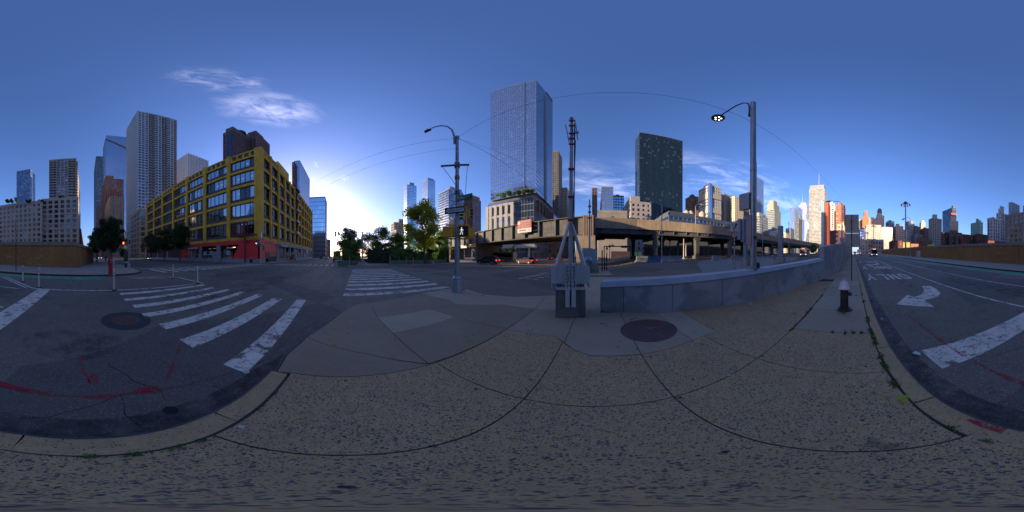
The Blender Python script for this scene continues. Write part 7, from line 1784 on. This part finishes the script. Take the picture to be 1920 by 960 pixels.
# ------------------------------------------------------------------ vehicles
GLS = flat((.012, .015, .02), .06); CHR = flat((.45, .45, .46), .25, .8); TAIL = lamp_mat((.9, .03, .03), 1.2); HEADL = lamp_mat((1, .95, .85), 1.5); TAILO = flat((.25, .015, .015), .3)
def prof(poly, w, k=1.0, zc=None):
    """side outline (x,z) swept across the width; points above zc are drawn in by k"""
    m = MB(); n = len(poly)
    A = [(x, -w/2*(k if zc is not None and z > zc else 1), z) for x, z in poly]; B = [(x, w/2*(k if zc is not None and z > zc else 1), z) for x, z in poly]
    m.v = A+B
    for i in range(n): j = (i+1) % n; m.f.append((i, j, n+j, n+i)); m.c.append(0); m.m.append(0)
    m.f.append(tuple(reversed(range(n)))); m.f.append(tuple(range(n, 2*n))); m.c += [0, 0]; m.m += [0, 0]
    return m
def wheels(t, spots, r, w=.24):
    for x, y in spots:
        m = MB(); m.lathe([(r*.7, -w/2), (r*.96, -w/2), (r, -w/4), (r, w/4), (r*.96, w/2), (r*.7, w/2)], (x, y, r), 18, 'y'); o = m.build('wheel', RUBBER, t, False, smooth=True)
        m = MB(); m.lathe([(r*.62, -w/2-.01), (r*.3, -w/2-.02), (r*.3, w/2+.02), (r*.62, w/2+.01)], (x, y, r), 14, 'y'); m.build('rim', CHR, o, False)
def car(label, px, d, head, col, suv=False, cat='car', tail=False, name='parked_car', z=None, group=None):
    x, y = spot(px, d); t = thing(name, label, cat, (x, y, (S(x, y)+RZ if z is None else z)), rad(90-head), group)
    h = .28 if suv else 0
    P = paint(col, .3, .3, .1, 2)
    body = [(-2.25, .35), (-2.28, .75), (-2.15, .98+h*.5), (-1.2, 1.02+h*.5), (1.0, .98+h*.5), (1.9, .86+h*.5), (2.22, .68), (2.25, .35), (1.75, .22), (-1.75, .22)]
    prof(body, 1.8).build('body', P, t, False, bevel=.05)
    if suv: cab = [(-2.1, 1.1), (-1.95, 1.62), (-1.6, 1.74), (.2, 1.74), (.95, 1.12)]
    else: cab = [(-1.75, .98), (-1.15, 1.38), (-.9, 1.44), (.25, 1.44), (1.05, .96)]
    prof(cab, 1.66, .84, 1.2).build('cabin_glass', GLS, t, False)
    rf = [(p[0]*.93, p[1]) for p in cab[1:4]]; m = MB(); zt = cab[2][1]; m.hexa([(cab[1][0]-.02, -.70, cab[1][1]+.01), (cab[3][0]+.08, -.70, zt-.01), (cab[3][0]+.08, .70, zt-.01), (cab[1][0]-.02, .70, cab[1][1]+.01), (cab[2][0], -.64, zt+.035), (cab[3][0]-.03, -.64, zt+.035), (cab[3][0]-.03, .64, zt+.035), (cab[2][0], .64, zt+.035)]); m.build('roof', P, t, False)
    for s in (-1, 1):
        m = MB(); m.bar((.0, s*.83, 1.0), (-.05, s*.70, zt-.02), .08, .03); m.bar((cab[0][0]+.5, s*.81, 1.0), (cab[1][0]+.25, s*.70, zt-.04), .12, .03); m.build_each('pillar', P, t, False)
        m = MB(); m.box(2.1, 2.24, s*.75-.18, s*.75+.18, .62, .76); m.build('headlight', HEADL if not tail else CHR, t, False)
        m = MB(); m.box(-2.29, -2.2, s*.72-.2, s*.72+.2, .74, .9+h*.4); m.build('tail_light', TAIL if tail else TAILO, t, False)
        m = MB(); m.box(.75, .95, s*.9-.02, s*1.02, 1.0, 1.12); m.build('mirror', P, t, False)
    m = MB(); m.box(-2.3, -2.27, -.26, .26, .45, .58); m.build('number_plate', paint((.5, .48, .35), .5), t, False)
    m = MB(); m.box(2.22, 2.28, -.7, .7, .38, .55); m.build('bumper', DARK, t, False)
    wheels(t, [(1.4, .82), (1.4, -.82), (-1.38, .82), (-1.38, -.82)], .33+.04*bool(suv))
    return t
def bus(label, px, d, head, c1, c2, L=12., name='city_bus', y=None):
    x, y_ = spot(px, d); t = thing(name, label, 'bus', (x, y_, S(x, y_)+RZ), rad(90-head))
    prof([(-L, .35), (-L, 2.9), (-L+.25, 3.05), (-.35, 3.05), (-.05, 2.75), (0, 1.1), (0, .35)], 2.55).build('body', paint(c1, .4, .1, .1), t, False, bevel=.08)
    m = MB(); m.box(-L+.6, -.5, -1.29, 1.29, 1.35, 2.5); m.build('side_windows', GLS, t, False)
    m = MB(); m.hexa([(-.2, -1.15, 1.15), (.03, -1.15, 1.15), (.03, 1.15, 1.15), (-.2, 1.15, 1.15), (-.3, -1.15, 2.62), (-.02, -1.12, 2.62), (-.02, 1.12, 2.62), (-.3, 1.15, 2.62)]); m.build('windscreen', GLS, t, False)
    m = MB(); m.box(-.25, .0, -.9, .9, 2.66, 2.92); q = m.build('route_display', BLACK, t, False); m = MB(); m.box(-.02, .012, -.6, .6, 2.72, 2.86); m.build('display_text', lamp_mat((1, .35, .05), 1.5), q, False)
    m = MB(); m.box(-L-.01, .02, -1.285, 1.285, .95, 1.15); m.build('stripe', paint(c2, .5), t, False)
    m = MB(); m.box(-L+2, -2, -.9, .9, 3.05, 3.3); m.build('roof_unit', paint((.45, .45, .45), .6), t, False)
    for s in (-1, 1):
        m = MB(); m.lathe([(.13, 0), (.13, .04)], (.0, s*.95, .75), 10, 'x'); m.build('headlight', HEADL, t, False)
        m = MB(); m.bar((-.1, s*1.25, 2.4), (.25, s*1.5, 2.2), .05); m.box(.2, .3, s*1.5-.1, s*1.5+.1, 1.75, 2.25); m.build('mirror', DARK, t, False)
    m = MB(); m.box(-.02, .06, -1.2, 1.2, .35, .6); m.build('bumper', DARK, t, False)
    wheels(t, [(-2.4, 1.12), (-2.4, -1.12), (-L+3, 1.12), (-L+3, -1.12)], .48, .3)
def truck(label, px, d, head, cb, cc, name='box_truck', L=6., text_=False):
    x, y = spot(px, d); t = thing(name, label, 'truck', (x, y, S(x, y)+RZ), rad(90-head))
    m = MB(); m.box(-L, -1.7, -1.2, 1.2, .9, 3.3); m.build('cargo_box', paint(cb, .6, 0, .12), t, False, bevel=.03)
    prof([(-1.65, .5), (-1.65, 2.35), (-.9, 2.4), (-.35, 1.55), (.25, 1.35), (.35, .5)], 2.1).build('cab', paint(cc, .4, .1), t, False, bevel=.06)
    m = MB(); m.hexa([(-.88, -.95, 1.55), (-.33, -.95, 1.55), (-.33, .95, 1.55), (-.88, .95, 1.55), (-1.0, -.9, 2.3), (-.86, -.9, 2.3), (-.86, .9, 2.3), (-1.0, .9, 2.3)]); m.build('windscreen', GLS, t, False)
    m = MB(); m.box(-1.5, -.9, -1.06, 1.06, 1.5, 2.15); m.build('side_window', GLS, t, False)
    m = MB(); m.box(-L, .2, -.5, .5, .5, .9); m.build('chassis', DARK, t, False)
    m = MB(); m.box(-L-.01, -L+.02, -.3, .3, 1.6, 2.3); m.build('box_marking', DARK, t, False)
    for s in (-1, 1):
        m = MB(); m.box(.28, .37, s*.8-.15, s*.8+.15, .8, 1.0); m.build('headlight', HEADL, t, False)
        m = MB(); m.box(-L-.04, -L, s*.95-.12, s*.95+.12, .75, .9); m.build('tail_light', TAILO, t, False)
    wheels(t, [(-.35, .95), (-.35, -.95), (-L+1.2, .98), (-L+1.2, -.98)], .45, .28)
bus('white and dark city bus coming down the avenue', 1639.5, 62, -90, (.36, .38, .40), (.10, .12, .2))
truck('white box truck behind the bus near the grey sign back', 1611, 105, -90, (.5, .5, .5), (.5, .5, .5))
car('white van like car at the far kerb beyond the sign post', 1603, 84, -90, (.5, .5, .5), True, 'car', name='moving_car')
bus('orange and white coach in the tunnel approach', 1506, 58, -100, (.45, .43, .42), (.5, .13, .03), 12, 'coach_bus')
truck('yellow box truck on the avenue beside the planters', 632.5, 57, -90, (.55, .27, .02), (.4, .4, .4), L=6.5)
for i, (px, d, c, lb) in enumerate(((604, 96, (.03, .03, .035), 'dark parked car left of the yellow truck'), (612, 84, (.45, .46, .47), 'silver parked car left of the yellow truck'), (617, 112, (.05, .06, .09), 'navy parked car far down the avenue'), (621, 125, (.5, .5, .5), 'white parked car farthest down the avenue'))):
    car(lb, px, d, -90, c, i == 0, group='cars parked down the avenue', tail=False)
car('white car parked in the side street by the warehouse trees', 277, 74, 0, (.5, .52, .54))
car('white car at the end of the side street near the corner tree', 187, 95, 0, (.5, .5, .52))
car('dark sport utility car passing under the bridge with red tail lights', 915, 33.5, -100, (.035, .045, .06), True, tail=True, name='moving_car')
car('dark maroon car turning under the bridge with red tail lights', 987, 36, -75, (.07, .02, .02), False, tail=True, name='moving_car')
car('dark car waiting behind the boom gate legs', 1034, 70, 0, (.04, .04, .045), tail=True, name='moving_car')
car('dark car next to the boom gate boom in the distance', 1050, 72, 0, (.08, .03, .03), True, tail=True, name='moving_car')
bus('long dark parked bus behind the bridge pier', 905, 62, -90, (.20, .21, .22), (.3, .3, .3), 14, 'parked_bus')

# ------------------------------------------------------------------ people
def person(label, px, d, face, shirt, legs, hgt=1.72, stride=.28, hair=(.03, .02, .015), z=0.):
    x, y = spot(px, d); t = thing('person', label, 'person', (x, y, z), rad(-face))
    k = hgt/1.72
    J = {'pel': (0, 0, .93, .125), 'wai': (0, 0, 1.08, .115), 'che': (0, .01, 1.28, .15), 'nec': (0, .01, 1.44, .055), 'hea': (0, .03, 1.55, .085), 'top': (0, .03, 1.66, .08),
         'shL': (-.17, .01, 1.38, .06), 'elL': (-.22, -.10, 1.12, .045), 'wrL': (-.2, .02, .90, .035), 'haL': (-.2, .05, .82, .035),
         'shR': (.17, .01, 1.38, .06), 'elR': (.22, .0, 1.12, .045), 'wrR': (.21, .18, .95, .035), 'haR': (.2, .22, .88, .035),
         'hiL': (-.09, 0, .88, .095), 'knL': (-.10, stride*.6, .50, .07), 'anL': (-.1, stride*.7, .09, .045), 'toL': (-.1, stride*.7+.16, .05, .04),
         'hiR': (.09, 0, .88, .095), 'knR': (.10, -stride*.2, .50, .07), 'anR': (.1, -stride, .12, .045), 'toR': (.1, -stride+.15, .05, .04)}
    E_ = [('pel', 'wai'), ('wai', 'che'), ('che', 'nec'), ('nec', 'hea'), ('hea', 'top'), ('che', 'shL'), ('shL', 'elL'), ('elL', 'wrL'), ('wrL', 'haL'), ('che', 'shR'), ('shR', 'elR'), ('elR', 'wrR'), ('wrR', 'haR'), ('pel', 'hiL'), ('hiL', 'knL'), ('knL', 'anL'), ('anL', 'toL'), ('pel', 'hiR'), ('hiR', 'knR'), ('knR', 'anR'), ('anR', 'toR')]
    names = list(J); me = bpy.data.meshes.new('body'); me.from_pydata([tuple(c*k for c in J[n][:3]) for n in names], [(names.index(a), names.index(b)) for a, b in E_], [])
    m, n, l, p = newmat('clothes'); tcn = N(n, 'ShaderNodeTexCoord'); sp = N(n, 'ShaderNodeSeparateXYZ'); l.new(tcn.outputs['Object'], sp.inputs[0])
    c = mixc(n, l, maprange(n, l, sp.outputs[2], .955*k, .96*k), legs, shirt); c = mixc(n, l, maprange(n, l, sp.outputs[2], 1.445*k, 1.45*k), c, (.35, .2, .14)); c = mixc(n, l, maprange(n, l, sp.outputs[2], 1.63*k, 1.64*k), c, hair)
    l.new(c, p.inputs['Base Color']); p.inputs['Roughness'].default_value = .8; me.materials.append(m)
    o = bpy.data.objects.new('body', me); COL.objects.link(o); o.parent = t
    md = o.modifiers.new('skin', 'SKIN')
    for i, nme in enumerate(names): me.skin_vertices[0].data[i].radius = (J[nme][3]*k, J[nme][3]*k)
    me.skin_vertices[0].data[0].use_root = True
    sb = o.modifiers.new('sub', 'SUBSURF'); sb.levels = 1; sb.render_levels = 1
    h = MB(); h.lathe([(.02, 1.70*k), (.085*k, 1.66*k), (.098*k, 1.60*k), (.09*k, 1.55*k), (.05*k, 1.53*k)], (0, .01, 0), 12); h.build('hair', paint(hair, .8), t, False, smooth=True)
person('walking person in a pale top behind the red call box', 211.5, 21.5, 15, (.48, .44, .46), (.34, .34, .40))
person('person in dark clothes standing far down the side street', 198, 45, 180, (.03, .03, .035), (.02, .02, .025))
person('small figure in dark clothes walking by the end of the blue wall', 1590.5, 40, -90, (.03, .03, .035), (.025, .03, .05), z=S(40))
person('person in dark clothes standing by the shop entrance of the warehouse', 384, 53, 90, (.05, .045, .04), (.04, .04, .05))
